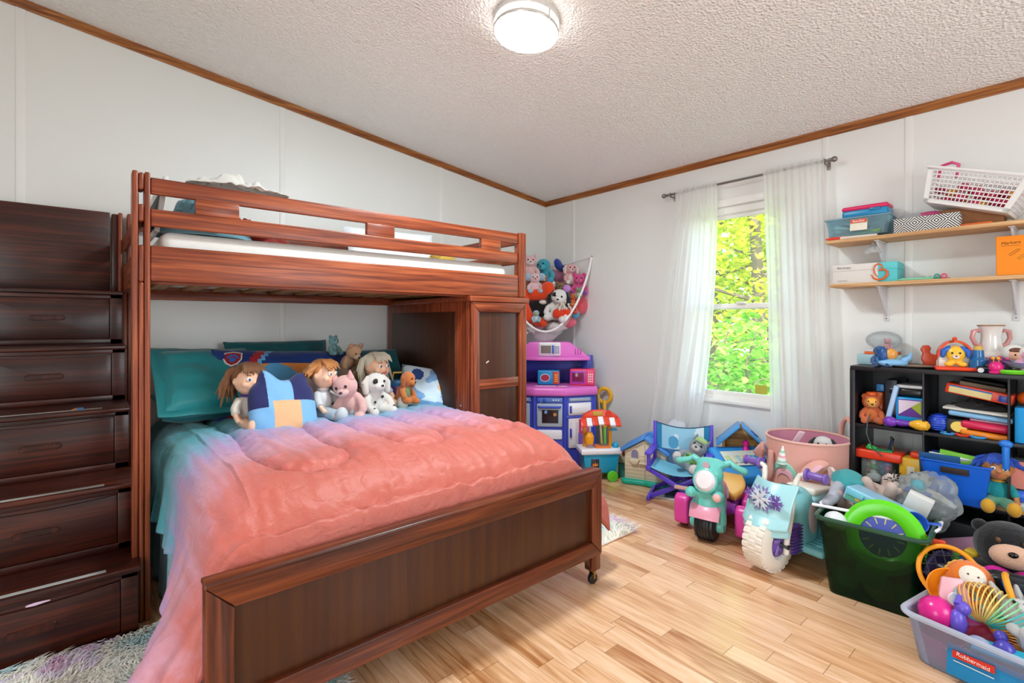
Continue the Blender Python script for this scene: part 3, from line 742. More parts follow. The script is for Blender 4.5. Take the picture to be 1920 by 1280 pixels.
# printed pillow (plain bands in place of its print), with the small paw badge
BLU = cloth('#17377c', .6); RED = cloth('#a5202c', .6); CYN = cloth('#5aa6d8', .6); ORG = cloth('#d98d45', .6)
def pp(c):
    x, y = c.x, c.y
    r = math.hypot(x-.42, (y+.30)*1.0)
    if r > .80: return 0
    if r > .755: return 1
    if r > .735: return 2
    if y > .10: return 0 if x > -.22 or y > .17 else 2
    return 2 if noise.noise(Vector((x*4, y*4, 2))) > -.1 else 3
pr = pillow('printed_pillow', 'long dark blue pillow with red and sky blue bands behind the dolls', 'pillow', (.955, 3.06, .815), (radians(60), radians(2.5), radians(-3)), .86, .43, .15, [BLU, RED, CYN, ORG], 9, None, 0, .05, pp)
M = Matrix.Identity(4)
bd = B(); sh = [(-.045, .040), (0, .050), (.045, .040), (.047, -.005), (.030, -.036), (0, -.055), (-.030, -.036), (-.047, -.005)]
bo = obj('badge', bd.prism(sh, .004, Matrix.Translation((-.335, .135, .048)) @ Euler((radians(-12), radians(-16), radians(-8))).to_matrix().to_4x4(), .001), cloth('#e7e3e0'), pr)
obj('badge_field', B().prism([(x*.84, y*.84) for x, y in sh], .003, Matrix.Translation((-.335, .135, .0515)) @ Euler((radians(-12), radians(-16), radians(-8))).to_matrix().to_4x4()), RED, bo)
b = B(); T = Matrix.Translation((-.335, .135, .0545)) @ Euler((radians(-12), radians(-16), radians(-8))).to_matrix().to_4x4()
for x, y, r in ((0, -.010, .016), (-.021, .008, .008), (-.008, .020, .008), (.009, .020, .008), (.022, .007, .008)): b.cyl(T @ Vector((x, y, 0)), T @ Vector((x, y, .002)), r, n=14)
obj('paw_mark', b, cloth('#2f6fc4'), bo)
pillow('white_blanket_roll', 'rumpled cream printed pillow lying in front of the long blue pillow', 'pillow', (1.06, 2.93, .76), (radians(40), 0, radians(-3)), .66, .25, .11, [cloth('#dcc6b4'), cloth('#c9d6e4'), cloth('#b91c5e')], 12, None, 0, .03, lambda c: 2 if (c.x > .12 and c.x < .21 and c.y > -.02 and c.y < .09) else (1 if c.x < .10 and c.x > -.06 else 0))
# blue cushion standing in front
def star_cushion(name, outline, th, mats, label, loc, rot, paint, n=200, m=60):
    import bisect
    def R(a): return outline(a)
    b = B()
    for sg in (1, -1):
        b.grid(lambda u, v, sg=sg: ((R(2*pi*u)*cos(2*pi*u)*v), (R(2*pi*u)*sin(2*pi*u)*v), sg*th/2*max(0, 1-v**3)**.5*(1+.12*noise.noise(Vector((cos(2*pi*u)*v*3, sin(2*pi*u)*v*3, sg))))), n, m, closeu=True)
    bmesh.ops.remove_doubles(b.bm, verts=b.bm.verts, dist=.0008)
    b.paint(paint)
    return one(name, b, mats, label, 'cushion', loc, rot)
def blob(a):
    a = (a+pi) % (2*pi)-pi
    r = .135/max(abs(cos(a))**4*1.0+abs(sin(a))**4*1.35, .2)**.25*1.18
    for ac, w_, h_ in ((1.05, .20, .052), (1.98, .20, .060)): r += h_*math.exp(-((a-ac)/w_)**2)
    return r
def bp(c):
    if c.y > .03 and c.x > .03: return 1
    if c.y > .0 and c.x < -.09: return 1
    if -.07 < c.x < .06 and -.11 < c.y < .03: return 2
    return 0
star_cushion('blue_cushion', blob, .13, [cloth('#7cb2de'), cloth('#262a5e'), cloth('#e2b184')], 'plump sky blue cushion with navy and tan patches between two dolls', (.745, 2.585, .745), (radians(66), radians(4), radians(6)), bp)
pillow('square_cushion', 'square pale blue cushion with white and mid blue patches against the wardrobe', 'cushion', (1.69, 2.83, .745), (radians(62), radians(10), radians(-24)), .34, .29, .12, [cloth('#cfe0ec'), cloth('#7fa9d6'), cloth('#2d4a86'), cloth('#e0bfa0')], 15, None, 0, .05,
       lambda c: 2 if math.hypot(c.x+.07, c.y-.07) < .04 else 1 if (noise.noise(Vector((c.x*11, c.y*11, 4))) > .16 or c.y < -.10) else 3 if math.hypot(c.x-.10, c.y) < .035 else 0)
o = one('white_washcloth', B().grid(lambda u, v: (1.77+.17*u+.02*sin(v*5), 2.46+.07*v, .668+.012*noise.noise(Vector((u*5, v*5, 3)))-.05*u*u), 18, 8), cloth('#e8e6e6'), 'small white cloth on the bed corner below the square cushion', 'cloth'); solid(o, .006)

# ---------------------------------------------------------------- shaggy rugs
def mat_rug():
    m, nt, N, L, p = newmat('m_rug')
    tc = N.new('ShaderNodeTexCoord'); nz = N.new('ShaderNodeTexNoise'); nz.inputs['Scale'].default_value = 5.5; nz.inputs['Detail'].default_value = 2
    L.new(tc.outputs['Object'], nz.inputs['Vector']); cr = N.new('ShaderNodeValToRGB'); E = cr.color_ramp.elements
    E[0].position = .28; E[0].color = lin('#bfe6ee'); E[1].position = .74; E[1].color = lin('#b0dcec')
    for s, c in ((.38, '#cfe4e4'), (.46, '#fbf7ee'), (.55, '#faf3e6'), (.60, '#eee2f4'), (.655, '#f2c2e0'), (.70, '#e6dcf6')): E.new(s).color = lin(c)
    L.new(nz.outputs['Fac'], cr.inputs[0]); L.new(cr.outputs[0], p.inputs['Base Color']); p.inputs['Roughness'].default_value = .95; p.inputs['Sheen Weight'].default_value = .3; return m
RUG = mat_rug()
def rug(x0, x1, y0, y1, n, label):
    b = B(); b.span((x0, y0, .002), (x1, y1, .016), .006)
    for k in range(n):
        x = rnd.uniform(x0-.006, x1+.006); y = rnd.uniform(y0-.006, y1+.006); a = noise.noise(Vector((x*4, y*4, 3)))*4+rnd.uniform(-.9, .9)
        l = rnd.uniform(.03, .055); d = Vector((cos(a), sin(a), 0)); s = Vector((-d.y, d.x, 0))*.0024
        p0 = Vector((x, y, .014)); p1 = p0+d*l*.45+Vector((0, 0, l*.55)); p2 = p0+d*l*.95+Vector((0, 0, l*.6))
        q = [b.bm.verts.new(v) for v in (p0-s, p0+s, p1+s*.9, p1-s*.9, p2)]
        b.bm.faces.new((q[0], q[1], q[2], q[3])); b.bm.faces.new((q[3], q[2], q[4]))
    return one('shaggy_rug', b, RUG, label, 'rug', group='tie-dye shaggy rugs under the bed', smooth=False)
rug(-.62, .62, 1.30, 2.315, 30000, 'shaggy pastel tie-dye rug in front of the steps')
rug(1.30, 2.36, 1.68, 2.30, 9000, 'shaggy pastel rug whose corner shows beyond the footboard')
# ---------------------------------------------------------------- soft toys
BLACK = mat('#14131a', .35)
EYE = mat('#17120f', .15)
WHITEF = '#e9e6e2'
def plush(label, loc, h, rz=0., col='#e8a7b6', belly=None, muzzle=None, ears='round', earc=None, inner=None, pads=None, group=None, rot=None, name='plush_toy',
          arms=True, legs='sit', nosec=None, tilt=None, fine=1., eyes=True, tail=False):
    """sitting soft toy, h tall, facing local -Y"""
    t = thing(name, label, 'plush toy', loc, rz, group, rot, h)
    F = fur(col); earc = earc or col
    b = B()
    if legs == 'sit':
        b.ell((0, .02, .27), (.225, .20, .28)); hc = Vector((0, -.04, .70))
        for s in (-1, 1):
            if arms: b.tube([(s*.17, -.02, .45), (s*.27, -.12, .34), (s*.29, -.22, .22)], [.075, .085, .08], 10, round_ends=True)
            b.tube([(s*.11, -.02, .12), (s*.19, -.22, .10), (s*.23, -.36, .11)], [.12, .11, .105], 10, round_ends=True)
    elif legs == 'lie':                       # on its belly, head forward
        b.ell((0, .25, .20), (.22, .42, .20)); hc = Vector((0, -.30, .36))
        for s in (-1, 1):
            b.tube([(s*.16, -.05, .12), (s*.24, -.24, .08), (s*.25, -.40, .07)], [.09, .085, .085], 10, round_ends=True)
            b.tube([(s*.16, .50, .12), (s*.27, .66, .09), (s*.29, .80, .09)], [.10, .09, .09], 10, round_ends=True)
    elif legs == 'stand':
        b.ell((0, .14, .36), (.17, .33, .18)); hc = Vector((0, -.26, .66))
        b.tube([(0, -.08, .40), (0, -.2, .56)], [.14, .13], 10)
        for s in (-1, 1):
            for y in (-.10, .38): b.tube([(s*.11, y, .32), (s*.12, y-.01, .16), (s*.12, y-.03, .07)], [.085, .075, .08], 10, round_ends=True)
    b.ell(hc, (.245, .215, .225))
    if legs != 'sit': pass
    EB = []
    for s in (-1, 1):
        e = B()
        if ears == 'round': e.ell(hc+Vector((s*.19, .02, .19)), (.095, .05, .095))
        elif ears == 'long': e.tube([hc+Vector((s*.10, .02, .18)), hc+Vector((s*.14, .04, .36)), hc+Vector((s*.17, .0, .52))], [.05, .07, .035], 10, round_ends=True)
        elif ears == 'flop': e.tube([hc+Vector((s*.20, .0, .13)), hc+Vector((s*.28, -.02, .0)), hc+Vector((s*.27, -.05, -.17))], [.045, .085, .07], 10, round_ends=True)
        elif ears == 'point': e.tube([hc+Vector((s*.15, .0, .14)), hc+Vector((s*.19, .01, .30))], [.085, .012], 8)
        elif ears == 'big': e.ell(hc+Vector((s*.30, .03, .06)), (.16, .04, .17))
        else: e.bm.free(); continue
        EB.append((e, s))
    body = remesh(obj('body', b, F, t), .022*fine)
    for e, s in EB:
        eo = obj('ear', e, fur(earc), t)
        if inner and ears in ('round', 'big'):
            c = hc+Vector((s*(.19 if ears == 'round' else .30), -.028, .19 if ears == 'round' else .06)); q = .06 if ears == 'round' else .11
            obj('inner_ear', B().ell(c, (q, .025, q)), fur(inner), eo)
    if muzzle: obj('muzzle', B().ell(hc+Vector((0, -.17, -.065)), (.125, .11, .09)), fur(muzzle), t)
    obj('nose', B().ell(hc+Vector((0, -.275 if muzzle else -.215, -.04)), (.036, .025, .026)), mat(nosec or '#1b1412', .3), t)
    if eyes:
        for s in (-1, 1): obj('eye', B().ell(hc+Vector((s*.095, -.193, .045)), (.028, .02, .032)), EYE, t)
    if belly and legs == 'sit': obj('belly_patch', B().ell((0, -.10, .29), (.165, .105, .2)), fur(belly), t)
    if pads and legs == 'sit':
        for s in (-1, 1): obj('foot_pad', B().ell((s*.24, -.445, .115), (.085, .03, .085), (0, 0, s*.35)), fur(pads), t)
    if tail: obj('tail', B().tube([(0, .2, .12), (.06, .34, .16), (.10, .42, .28)], [.05, .045, .03], 8, round_ends=True), F, t)
    return t
BEDZ = .675
def bp_(px, py, Y, dz=0): p = gy(px, py, Y); return p
# dolls
SKIN = mat('#f0bd9c', .4, sheen=.1)
def doll(label, loc, h, rz, hair, hairm, top, legsc, rot=None, cap=None, shoe=None, name='doll', lying=False, extra=None, skin=None, hairlen=.34):
    """seated soft-bodied doll, h tall, facing local -Y"""
    SK = skin or SKIN
    t = thing(name, label, 'doll', loc, rz, None, rot, h)
    hc = Vector((0, -.02, .73))
    b = B(); b.ell(hc, (.20, .195, .225)).ell(hc+Vector((0, -.06, -.10)), (.15, .13, .11)).tube([(0, 0, .46), (0, -.01, .56)], .065, 10)
    for s in (-1, 1): b.ell(hc+Vector((s*.10, -.14, -.06)), (.065, .05, .05)).ell(hc+Vector((s*.195, .0, -.02)), (.03, .04, .05))
    b.ell(hc+Vector((0, -.205, -.045)), (.026, .03, .024))
    b.ell((0, .0, .30), (.15, .12, .2))
    for s in (-1, 1):
        b.tube([(s*.12, 0, .42), (s*.22, -.07, .30), (s*.23, -.17, .21)], [.05, .05, .042], 10, round_ends=True); b.ell((s*.232, -.20, .185), (.045, .05, .04))
        b.tube([(s*.08, -.02, .12), (s*.13, -.24, .12), (s*.16, -.42, .10)], [.085, .08, .07], 10, round_ends=True); b.ell((s*.165, -.47, .12), (.075, .07, .10))
    remesh(obj('body', b, SK, t), .02)
    for s in (-1, 1):
        e = obj('eye', B().ell(hc+Vector((s*.078, -.181, .015)), (.034, .018, .030)), mat('#eef1f4', .2), t)
        obj('iris', B().ell(hc+Vector((s*.078, -.196, .014)), (.018, .008, .020)), mat('#30507a', .2), e)
        obj('eyebrow', B().tube([hc+Vector((s*(.045+.03*k), -.183+.008*k, .066+.01*sin(k*1.5))) for k in range(3)], .007, 6), mat('#8c5a2e', .7), t)
    obj('mouth', B().tube([hc+Vector((x, -.187-.004*(1-abs(x)*20), -.105+abs(x)*.25)) for x in (-.04, -.02, 0, .02, .04)], .012, 6), mat('#c65a58', .4), t)
    # hair: scalp shell and many locks
    hb = B(); hb.ell(hc+Vector((0, .045, .055)), (.215, .19, .20))
    for k in range(46):
        a = pi*(.02+.96*k/45) if hairlen > .15 else pi*(-.1+1.2*k/45)
        a0 = a; r = random.Random(k*7+int(h*100))
        st_ = hc+Vector((.20*cos(a0)*.8, .05+.12*sin(a0)*r.uniform(.2, 1), .15*r.uniform(.6, 1.25)))
        l = hairlen*r.uniform(.6, 1.15); ox = cos(a0); oy = sin(a0)
        p1 = st_+Vector((ox*.09, oy*.06, -.05)); p2 = p1+Vector((ox*.05+r.uniform(-.04, .04), oy*.03+r.uniform(-.03, .03), -l*.5)); p3 = p2+Vector((r.uniform(-.07, .07)+ox*.02, r.uniform(-.05, .03), -l*.5))
        hb.tube([st_, p1, p2, p3], [.03, .038, .03, .008], 6)
    for k in range(12):                       # fringe
        x = -.15+.3*k/11; hb.tube([hc+Vector((x*.6, -.06, .225)), hc+Vector((x*.9, -.155, .17)), hc+Vector((x*1.1, -.192, .115-.02*(k % 3)))], [.03, .026, .008], 6)
    obj('hair', hb, hairm, t)
    cb = B(); cb.ell((0, 0, .31), (.172, .138, .215))
    for s in (-1, 1): cb.tube([(s*.11, 0, .44), (s*.20, -.06, .33), (s*.226, -.13, .255)], [.072, .07, .062], 10)
    remesh(obj('top', cb, cloth(top), t), .02)
    if legsc:
        cb = B(); cb.ell((0, .0, .15), (.178, .15, .13))
        for s in (-1, 1): cb.tube([(s*.08, -.02, .13), (s*.13, -.24, .13), (s*.158, -.39, .115)], [.11, .10, .092], 10)
        remesh(obj('trousers', cb, cloth(legsc), t), .02)
    if shoe:
        for s in (-1, 1): obj('bootee', B().ell((s*.165, -.47, .13), (.098, .09, .125)), cloth(shoe), t)
    obj('collar', B().torus((0, -.005, .50), .085, .022, sy=.9), cloth(extra or '#e9e4df'), t)
    return t
def hair(c): return mat(c, .38, sheen=.2, bump=.9, bscale=90)
doll('brown-haired doll with cream smock at the steps end of the bed', (.612, 2.70, .650), .335, radians(14), None, hair('#7a4a22'), '#d9cfc2', None, extra='#4a3a86', hairlen=.42)
doll('baby doll with short ginger hair in pale blue rompers beside the blue cushion', (.975, 2.70, .650), .335, radians(34), None, hair('#c07b38'), '#d5d8da', '#a9b6c0', shoe='#c3c9cc', hairlen=.10)
doll('doll with platinum blonde hair and patched dress by the spotted dog', (1.33, 2.80, .655), .35, radians(16), None, hair('#d9d2bd'), '#c9d3dc', None, shoe='#ded4c6', extra='#d9b45c', hairlen=.40)
plush('brown shaggy monkey with green neck bow behind the pink pig', (1.135, 2.83, .66), .27, radians(6), '#7a6650', None, '#a8835a', 'big', '#6a5844', '#a8835a', name='plush_monkey')
o = one('neck_bow', B().ell((-.025, 0, 0), (.026, .008, .012), (0, .3, 0)).ell((.025, 0, 0), (.026, .008, .012), (0, -.3, 0)).ell((0, -.003, 0), .009).cyl((0, 0, 0), (-.02, -.005, -.03), .004).cyl((0, 0, 0), (.02, -.005, -.03), .004),
     cloth('#6fc04e'), 'bright green ribbon bow at the neck of the brown monkey', 'bow', (1.145, 2.765, .80))
plush('pale pink pig plush slumped in front of the brown monkey', (1.13, 2.62, .655), .27, radians(-30), '#f1bcb6', None, '#f4c9c3', 'point', '#eeb2b0', nosec='#3a2424', name='plush_pig', rot=(radians(14), radians(-12), radians(-46)))
dg = plush('white puppy plush with black spots sitting before the blonde doll', (1.245, 2.64, .655), .255, radians(8), '#ebe5dd', None, '#f2ede6', 'flop', '#e6dfd6', name='plush_puppy')
obj('eye_patch', B().ell((-.10, -.205, .75), (.072, .03, .066)), fur('#2b2320'), dg)
for x, y, z, q in ((.10, -.165, .40, .035), (-.09, -.17, .30, .03), (.16, -.10, .25, .03), (-.24, -.38, .19, .03), (.26, -.36, .2, .03), (-.28, -.14, .36, .028), (.2, .02, .86, .03)):
    obj('spot', B().ell((x, y, z), (q, .02, q)), fur('#2b2320'), dg)
plush('small orange dog plush in a striped green jumper on the blonde doll lap', (1.44, 2.69, .70), .20, radians(30), '#d9782c', '#7d9a5e', '#dd8438', 'flop', '#b9621f', rot=(radians(10), radians(8), radians(30)), name='plush_dog')
plush('tan bear plush lying on top of the printed pillow', (1.205, 2.96, .88), .20, radians(20), '#d9ab84', None, '#e6c3a2', 'round', '#c99670', rot=(radians(30), 0, radians(20)))
plush('tiny teal bear sitting highest on the pillows', (1.17, 3.06, .972), .125, radians(25), '#7db7bc', '#8fc4c8', '#93c6ca', 'round', '#6aa6ac')
t = thing('toy_purse', 'purple and blue toy purse tucked behind the blonde doll', 'toy purse', (1.555, 2.93, .70), radians(-10))
obj('body', B().prism([(-.09, 0), (.09, 0), (.075, .10), (-.075, .10)], .05, Matrix.Translation((0, .025, 0)) @ Matrix.Rotation(pi/2, 4, 'X'), .012), pl('#6a3f9c'), t)
obj('flap', B().prism([(-.076, .06), (.076, .06), (.078, .105), (-.078, .105)], .056, Matrix.Translation((0, .028, 0)) @ Matrix.Rotation(pi/2, 4, 'X'), .012), pl('#3f8fd0'), t)
obj('handle', B().tube([(-.05, 0, .1), (-.04, 0, .15), (.04, 0, .15), (.05, 0, .1)], .007, 8), pl('#e7b84a'), t)
o = one('blue_plush_fish', B().ell((1.36, 2.99, .925), (.055, .03, .03)).ell((1.415, 2.99, .935), (.02, .012, .03)), fur('#6fa8cf'), 'small light blue plush on the printed pillow beside the tan bear', 'plush toy')

# ---------------------------------------------------------------- corner net of soft toys
c_pt = Vector((3.415, 3.48)); A_ = Vector((3.43, 2.915, 1.755)); C_ = Vector((2.845, 3.495, 1.765))
def rim(u):
    p = A_.lerp(C_, u); s = 4*u*(1-u)
    out = Vector((-.707, -.707, 0))*(.21*s)
    return p+out+Vector((0, 0, -.665*s**.8))
def netp(u, v):
    a = rim(u); s = 4*u*(1-u)
    cpt = Vector((3.42, 3.485, 1.62))
    p = a.lerp(cpt, v**1.2)
    p.z -= (.22*sin(pi*min(1, v*1.25))*s + .03*sin(pi*v))
    o = sin(pi*u)*0
    bul = sin(pi*min(1, v*1.3))*.09
    if u < .35: p.x = min(3.43, p.x+bul*(1-u/.35))
    if u > .65: p.y = min(3.495, p.y+bul*(u-.65)/.35)
    return (p.x, p.y, p.z)
def mat_net():
    m, nt, N, L, p = newmat('m_net'); p.inputs['Base Color'].default_value = lin('#f0eeee'); p.inputs['Roughness'].default_value = .8
    tp = N.new('ShaderNodeBsdfTransparent'); mx = N.new('ShaderNodeMixShader'); tc = N.new('ShaderNodeTexCoord')
    vo = N.new('ShaderNodeTexVoronoi'); vo.inputs['Scale'].default_value = 260; vo.feature = 'DISTANCE_TO_EDGE'; L.new(tc.outputs['Object'], vo.inputs['Vector'])
    lt = N.new('ShaderNodeMath'); lt.operation = 'LESS_THAN'; lt.inputs[1].default_value = .075; L.new(vo.outputs['Distance'], lt.inputs[0])
    L.new(lt.outputs[0], mx.inputs[0]); L.new(tp.outputs[0], mx.inputs[1]); L.new(p.outputs[0], mx.inputs[2]); L.new(mx.outputs[0], N['Material Output'].inputs[0]); return m
ham = thing('toy_net', 'white corner net hammock holding a heap of soft toys', 'toy net', (0, 0, 0))
obj('net', B().grid(netp, 40, 24), mat_net(), ham)
obj('rim_band', B().tube([rim(k/40) for k in range(41)], .010, 8), cloth('#f1eeee'), ham)
obj('top_cord', B().tube([A_, (A_+Vector((3.42, 3.48, 1.72)))/2+Vector((0, 0, -.02)), (3.42, 3.48, 1.72), C_], .004, 6), cloth('#f1eeee'), ham)
for p in (A_, C_): obj('hook', B().ell(p, .010), GREY, ham)
def hp(px, py, c): return gc(px, py, c)
HG = 'soft toys in the corner net'
def ht(label, px, py, c, h, col, rz=-45, **k):
    p = hp(px, py, c); p.z -= h*.5
    return plush(label, p, h, radians(rz), col, group=HG, **k)
ht('pink and white horse plush topmost in the net beside the bunk post', 994, 500, 6.42, .235, '#efc3c6', -38, ears='point', muzzle='#f2e4e2', earc='#efb6c0', name='plush_horse')
ht('pale pink elephant plush with light blue ears and feet below the white horse', 1003, 530, 6.28, .20, '#f3cdd2', -40, ears='big', earc='#bcd6e8', pads='#a9cde6', inner='#a9cde6', name='plush_elephant')
ht('teal dragon plush with dark blue wings at the top of the net', 1030, 507, 6.50, .27, '#35a9c0', -60, ears='none', muzzle='#4fb9cc', pads='#2fa3d8', name='plush_dragon', rot=(radians(6), radians(-14), radians(-70)))
o = one('blue_plush_wing', B().ell((0, 0, 0), (.075, .03, .045), (0, .5, .3)).ell((.045, 0, -.03), (.045, .025, .03)), fur('#223f9c'), 'dark blue plush wing pieces on the back of the teal dragon', 'plush toy', hp(1047, 496, 6.56), group=HG)
ht('pink lamb plush with white paws near the top right of the net', 1070, 513, 6.47, .215, '#eeb0b6', -30, ears='flop', earc='#f3dcd6', muzzle='#f4d2d2', pads='#efe6e2', belly='#f2dcd8', name='plush_lamb')
ht('hot pink bear plush against the white rim on the window side', 1086, 533, 6.40, .215, '#e5478f', -50, ears='round', muzzle='#f06ba8', pads='#7e3fa6', belly='#e85a9c')
ht('brown teddy plush half buried below the pink lamb', 1052, 547, 6.36, .19, '#8a6a44', -35, ears='round', muzzle='#a5845c')
o = one('lilac_plush_ball', B().ell((0, 0, 0), .036), fur('#c187d0'), 'round lilac plush ball beside the hot pink bear', 'plush toy', hp(1063, 541, 6.22), group=HG)
def two(nm, lab, parts, px, py, c, main):
    t = thing(nm, lab, 'plush toy', hp(px, py, c), radians(-45), HG)
    bb = B()
    for pn, prim, m in parts:
        q = B()
        for a in prim:
            if a[0] == 'e': q.ell(*a[1:])
            else: q.tube(a[1], a[2], 10, round_ends=True)
        o = obj(pn, q, fur(m), t)
        if len(prim) > 1: remesh(o, .006)
    return t
two('plush_tiger', 'large orange and black plush curled along the front rim of the net',
    [('body', [('t', [(-.20, .02, .10), (-.17, -.01, -.02), (-.11, -.03, -.12), (.0, -.04, -.155)], [.06, .055, .045, .04]), ('t', [(-.18, .03, .10), (-.08, .02, .09), (.03, 0, .10)], [.05, .055, .05]), ('e', (.045, -.01, .135), (.062, .055, .075))], '#e2481c'),
     ('dark_body', [('e', (-.05, .04, -.01), (.10, .06, .075)), ('t', [(-.1, .05, -.04), (.06, .05, -.07)], [.05, .04])], '#191519'),
     ('muzzle', [('e', (.0, .01, .025), (.04, .035, .022))], '#ece4da'), ('ear', [('e', (-.055, .03, .13), (.045, .03, .03))], '#efe2d2')], 1018, 572, 6.24, 0)
wd_ = ht('white puppy plush with floppy black ears and black eye patch, middle of the net', 1042, 568, 6.26, .30, '#efece9', -52, ears='flop', earc='#1b191e', muzzle='#f3f0ec', name='plush_puppy', rot=(radians(10), radians(10), radians(-52)))
obj('eye_patch', B().ell((-.12, -.17, .76), (.085, .05, .075)), fur('#1b191e'), wd_)
obj('back_patch', B().ell((.12, .10, .36), (.13, .12, .14)), fur('#1b191e'), wd_)
o = one('white_plush_paw', B().ell((0, 0, 0), (.05, .04, .03), (0, .5, 0)), fur('#e7e1d8'), 'white plush paw above the floppy-eared dog', 'plush toy', hp(1036, 533, 6.40), group=HG)
ht('small light blue penguin plush near the bottom rim of the net', 1005, 592, 6.14, .115, '#a9cfe0', -40, ears='none', muzzle='#e0c45a', belly='#dfe8ec', name='plush_penguin')
ht('orange fox plush peeking out beneath the teal dragon', 1020, 529, 6.36, .13, '#d8702a', -45, ears='point', muzzle='#ecd9c4', name='plush_fox')
o = one('plush_heart', B().ell((-.035, 0, .02), (.048, .03, .045)).ell((.035, 0, .02), (.048, .03, .045)).lathe([(0, -.07), (.03, -.04), (.062, -.005), (.05, .03), (0, .04)], sy=.5), fur('#dd3d1c'), 'red-orange plush heart near the bottom of the net', 'plush toy', hp(1054, 592, 6.15), (0, 0, radians(-45)), HG)
b = B(); b.ell((0, 0, 0), (.055, .045, .05))
for k in range(40):
    a = k*2.4; z = 1-2*(k+.5)/40; r_ = sqrt(1-z*z); d = Vector((r_*cos(a), r_*sin(a), z)); b.tube([d*.045, d*.075+Vector((0, 0, -.01)), d*.085+Vector((0, 0, -.04))], [.012, .010, .002], 5)
one('shaggy_plush', b, fur('#e2d8cc'), 'cream shaggy long-haired plush beside the red heart', 'plush toy', hp(1056, 572, 6.22), group=HG)
ht('orange round bird plush against the rim, lower of two', 1073, 574, 6.22, .14, '#e2551f', -45, ears='none', muzzle='#e9a24a', name='plush_bird')
o = one('orange_plush_ball', B().ell((0, 0, 0), .035), fur('#e2682a'), 'orange plush ball above the round orange bird', 'plush toy', hp(1077, 556, 6.27), group=HG)
ht('grey-green owl plush touching the rim on the window side', 1085, 548, 6.25, .10, '#93997f', -50, ears='point', belly='#c9cdb5', name='plush_owl')
o = one('red_plush_cushion', B().ell((0, 0, 0), (.085, .05, .085)), fur('#d95762'), 'round red plush seen through the net on the window side', 'plush toy', hp(1089, 572, 6.40), group=HG)
o = one('blue_plush_ball', B().ell((0, 0, 0), .042), fur('#5fb4d6'), 'sky blue plush ball behind the net rim', 'plush toy', hp(1078, 588, 6.34), group=HG)
o = one('coral_plush', B().ell((0, 0, 0), (.085, .06, .05)), fur('#e0667a'), 'coral pink plush at the underside of the net, window side', 'plush toy', hp(1066, 604, 6.32), group=HG)
ht('grey and white puppy plush in the lowest part of the net by the wardrobe', 994, 613, 6.26, .13, '#e3dfdc', -45, ears='flop', earc='#8d8a90', name='plush_puppy')
o = one('rose_plush', B().ell((0, 0, 0), (.06, .05, .04)), fur('#d98a98'), 'dusty rose plush beside the grey and white puppy', 'plush toy', hp(1010, 609, 6.30), group=HG)
o = one('white_fluffy_plush', B().ell((0, 0, 0), (.095, .06, .045)).ell((.07, .02, .01), (.05, .05, .04)), fur('#eceae6'), 'white fluffy plush bulging at the bottom of the net', 'plush toy', hp(1042, 612, 6.30), (0, 0, radians(-45)), HG)
o = one('green_plush', B().ell((0, 0, 0), (.075, .05, .03)), fur('#9cc5a0'), 'pale green plush at the very bottom of the net', 'plush toy', hp(1040, 622, 6.38), (0, 0, radians(-45)), HG)
o = one('pink_plush_ball', B().ell((0, 0, 0), .045), fur('#d98ac0'), 'pink plush ball seen through the net below the hot pink bear', 'plush toy', hp(1095, 548, 6.45), group=HG)
for k, (px, py, c, r_, col, lab) in enumerate(((1015, 550, 6.62, .13, '#a2765a', 'large brown plush deep in the middle of the net'), (1045, 540, 6.70, .12, '#b06a86', 'mauve plush deep behind the brown teddy'), (1075, 545, 6.62, .11, '#cfa08a', 'tan plush deep behind the hot pink bear'), (1000, 560, 6.55, .11, '#c8592e', 'rust plush deep behind the orange tiger'), (1058, 588, 6.50, .10, '#b9b0a8', 'grey plush deep behind the red heart'), (1022, 592, 6.46, .11, '#d9d2cc', 'off-white plush deep behind the light blue penguin'))):
    o = one('round_plush', B().ell((0, 0, 0), (r_, r_*.8, r_*.9)).ell((0, -r_*.3, r_*.8), r_*.55).ell((r_*.35, -r_*.3, r_*1.25), r_*.2).ell((-r_*.35, -r_*.3, r_*1.25), r_*.2), fur(col), lab, 'plush toy', hp(px, py, c), (0, 0, radians(-45)), HG)

# ---------------------------------------------------------------- play kitchen in the corner
PINKP = pl('#e070c8'); BLUEP = pl('#4453c4'); GREYP = pl('#a9b6c6'); WHP = pl('#eceaf0'); DKG = mat('#33232a', .15)
kt = thing('play_kitchen', 'blue and pink toy kitchen in the corner with oven and white cupboards', 'toy kitchen', (2.83, 2.84, 0), radians(-45))
def kp(pts, z0, z1, m, nm, parent=kt, bev=.012): return obj(nm, B().prism(pts, z1-z0, Matrix.Translation((0, 0, z0)), bev, 3), m, parent)
foot = [(-.36, .10), (-.12, .0), (.12, .0), (.36, .10), (.375, .34), (.24, .44), (-.24, .44), (-.375, .34)]
kp(foot, .0, .585, BLUEP, 'cabinet')
ct = [(-.39, .08), (-.13, -.035), (.13, -.035), (.39, .08), (.395, .35), (.25, .45), (-.25, .45), (-.395, .35)]
kp(ct, .585, .655, PINKP, 'counter', bev=.022)
obj('back_wall', B().prism([(-.36, .40), (.36, .36), (.38, .40), (.25, .47), (-.25, .47), (-.38, .44)], .24, Matrix.Translation((0, 0, .65)), .008), BLUEP, kt)
for s in (-1, 1):
    obj('side_wing', B().prism([(s*.27, .20), (s*.31, .16), (s*.34, .38), (s*.28, .42)][::s], .22, Matrix.Translation((0, 0, .65)), .006), pl('#3646ac'), kt)
sh = obj('shelf', B().prism([(-.33, .13), (-.1, .07), (.1, .07), (.33, .13), (.35, .38), (-.35, .38)], .026, Matrix.Translation((0, 0, .862)), .009), PINKP, kt)
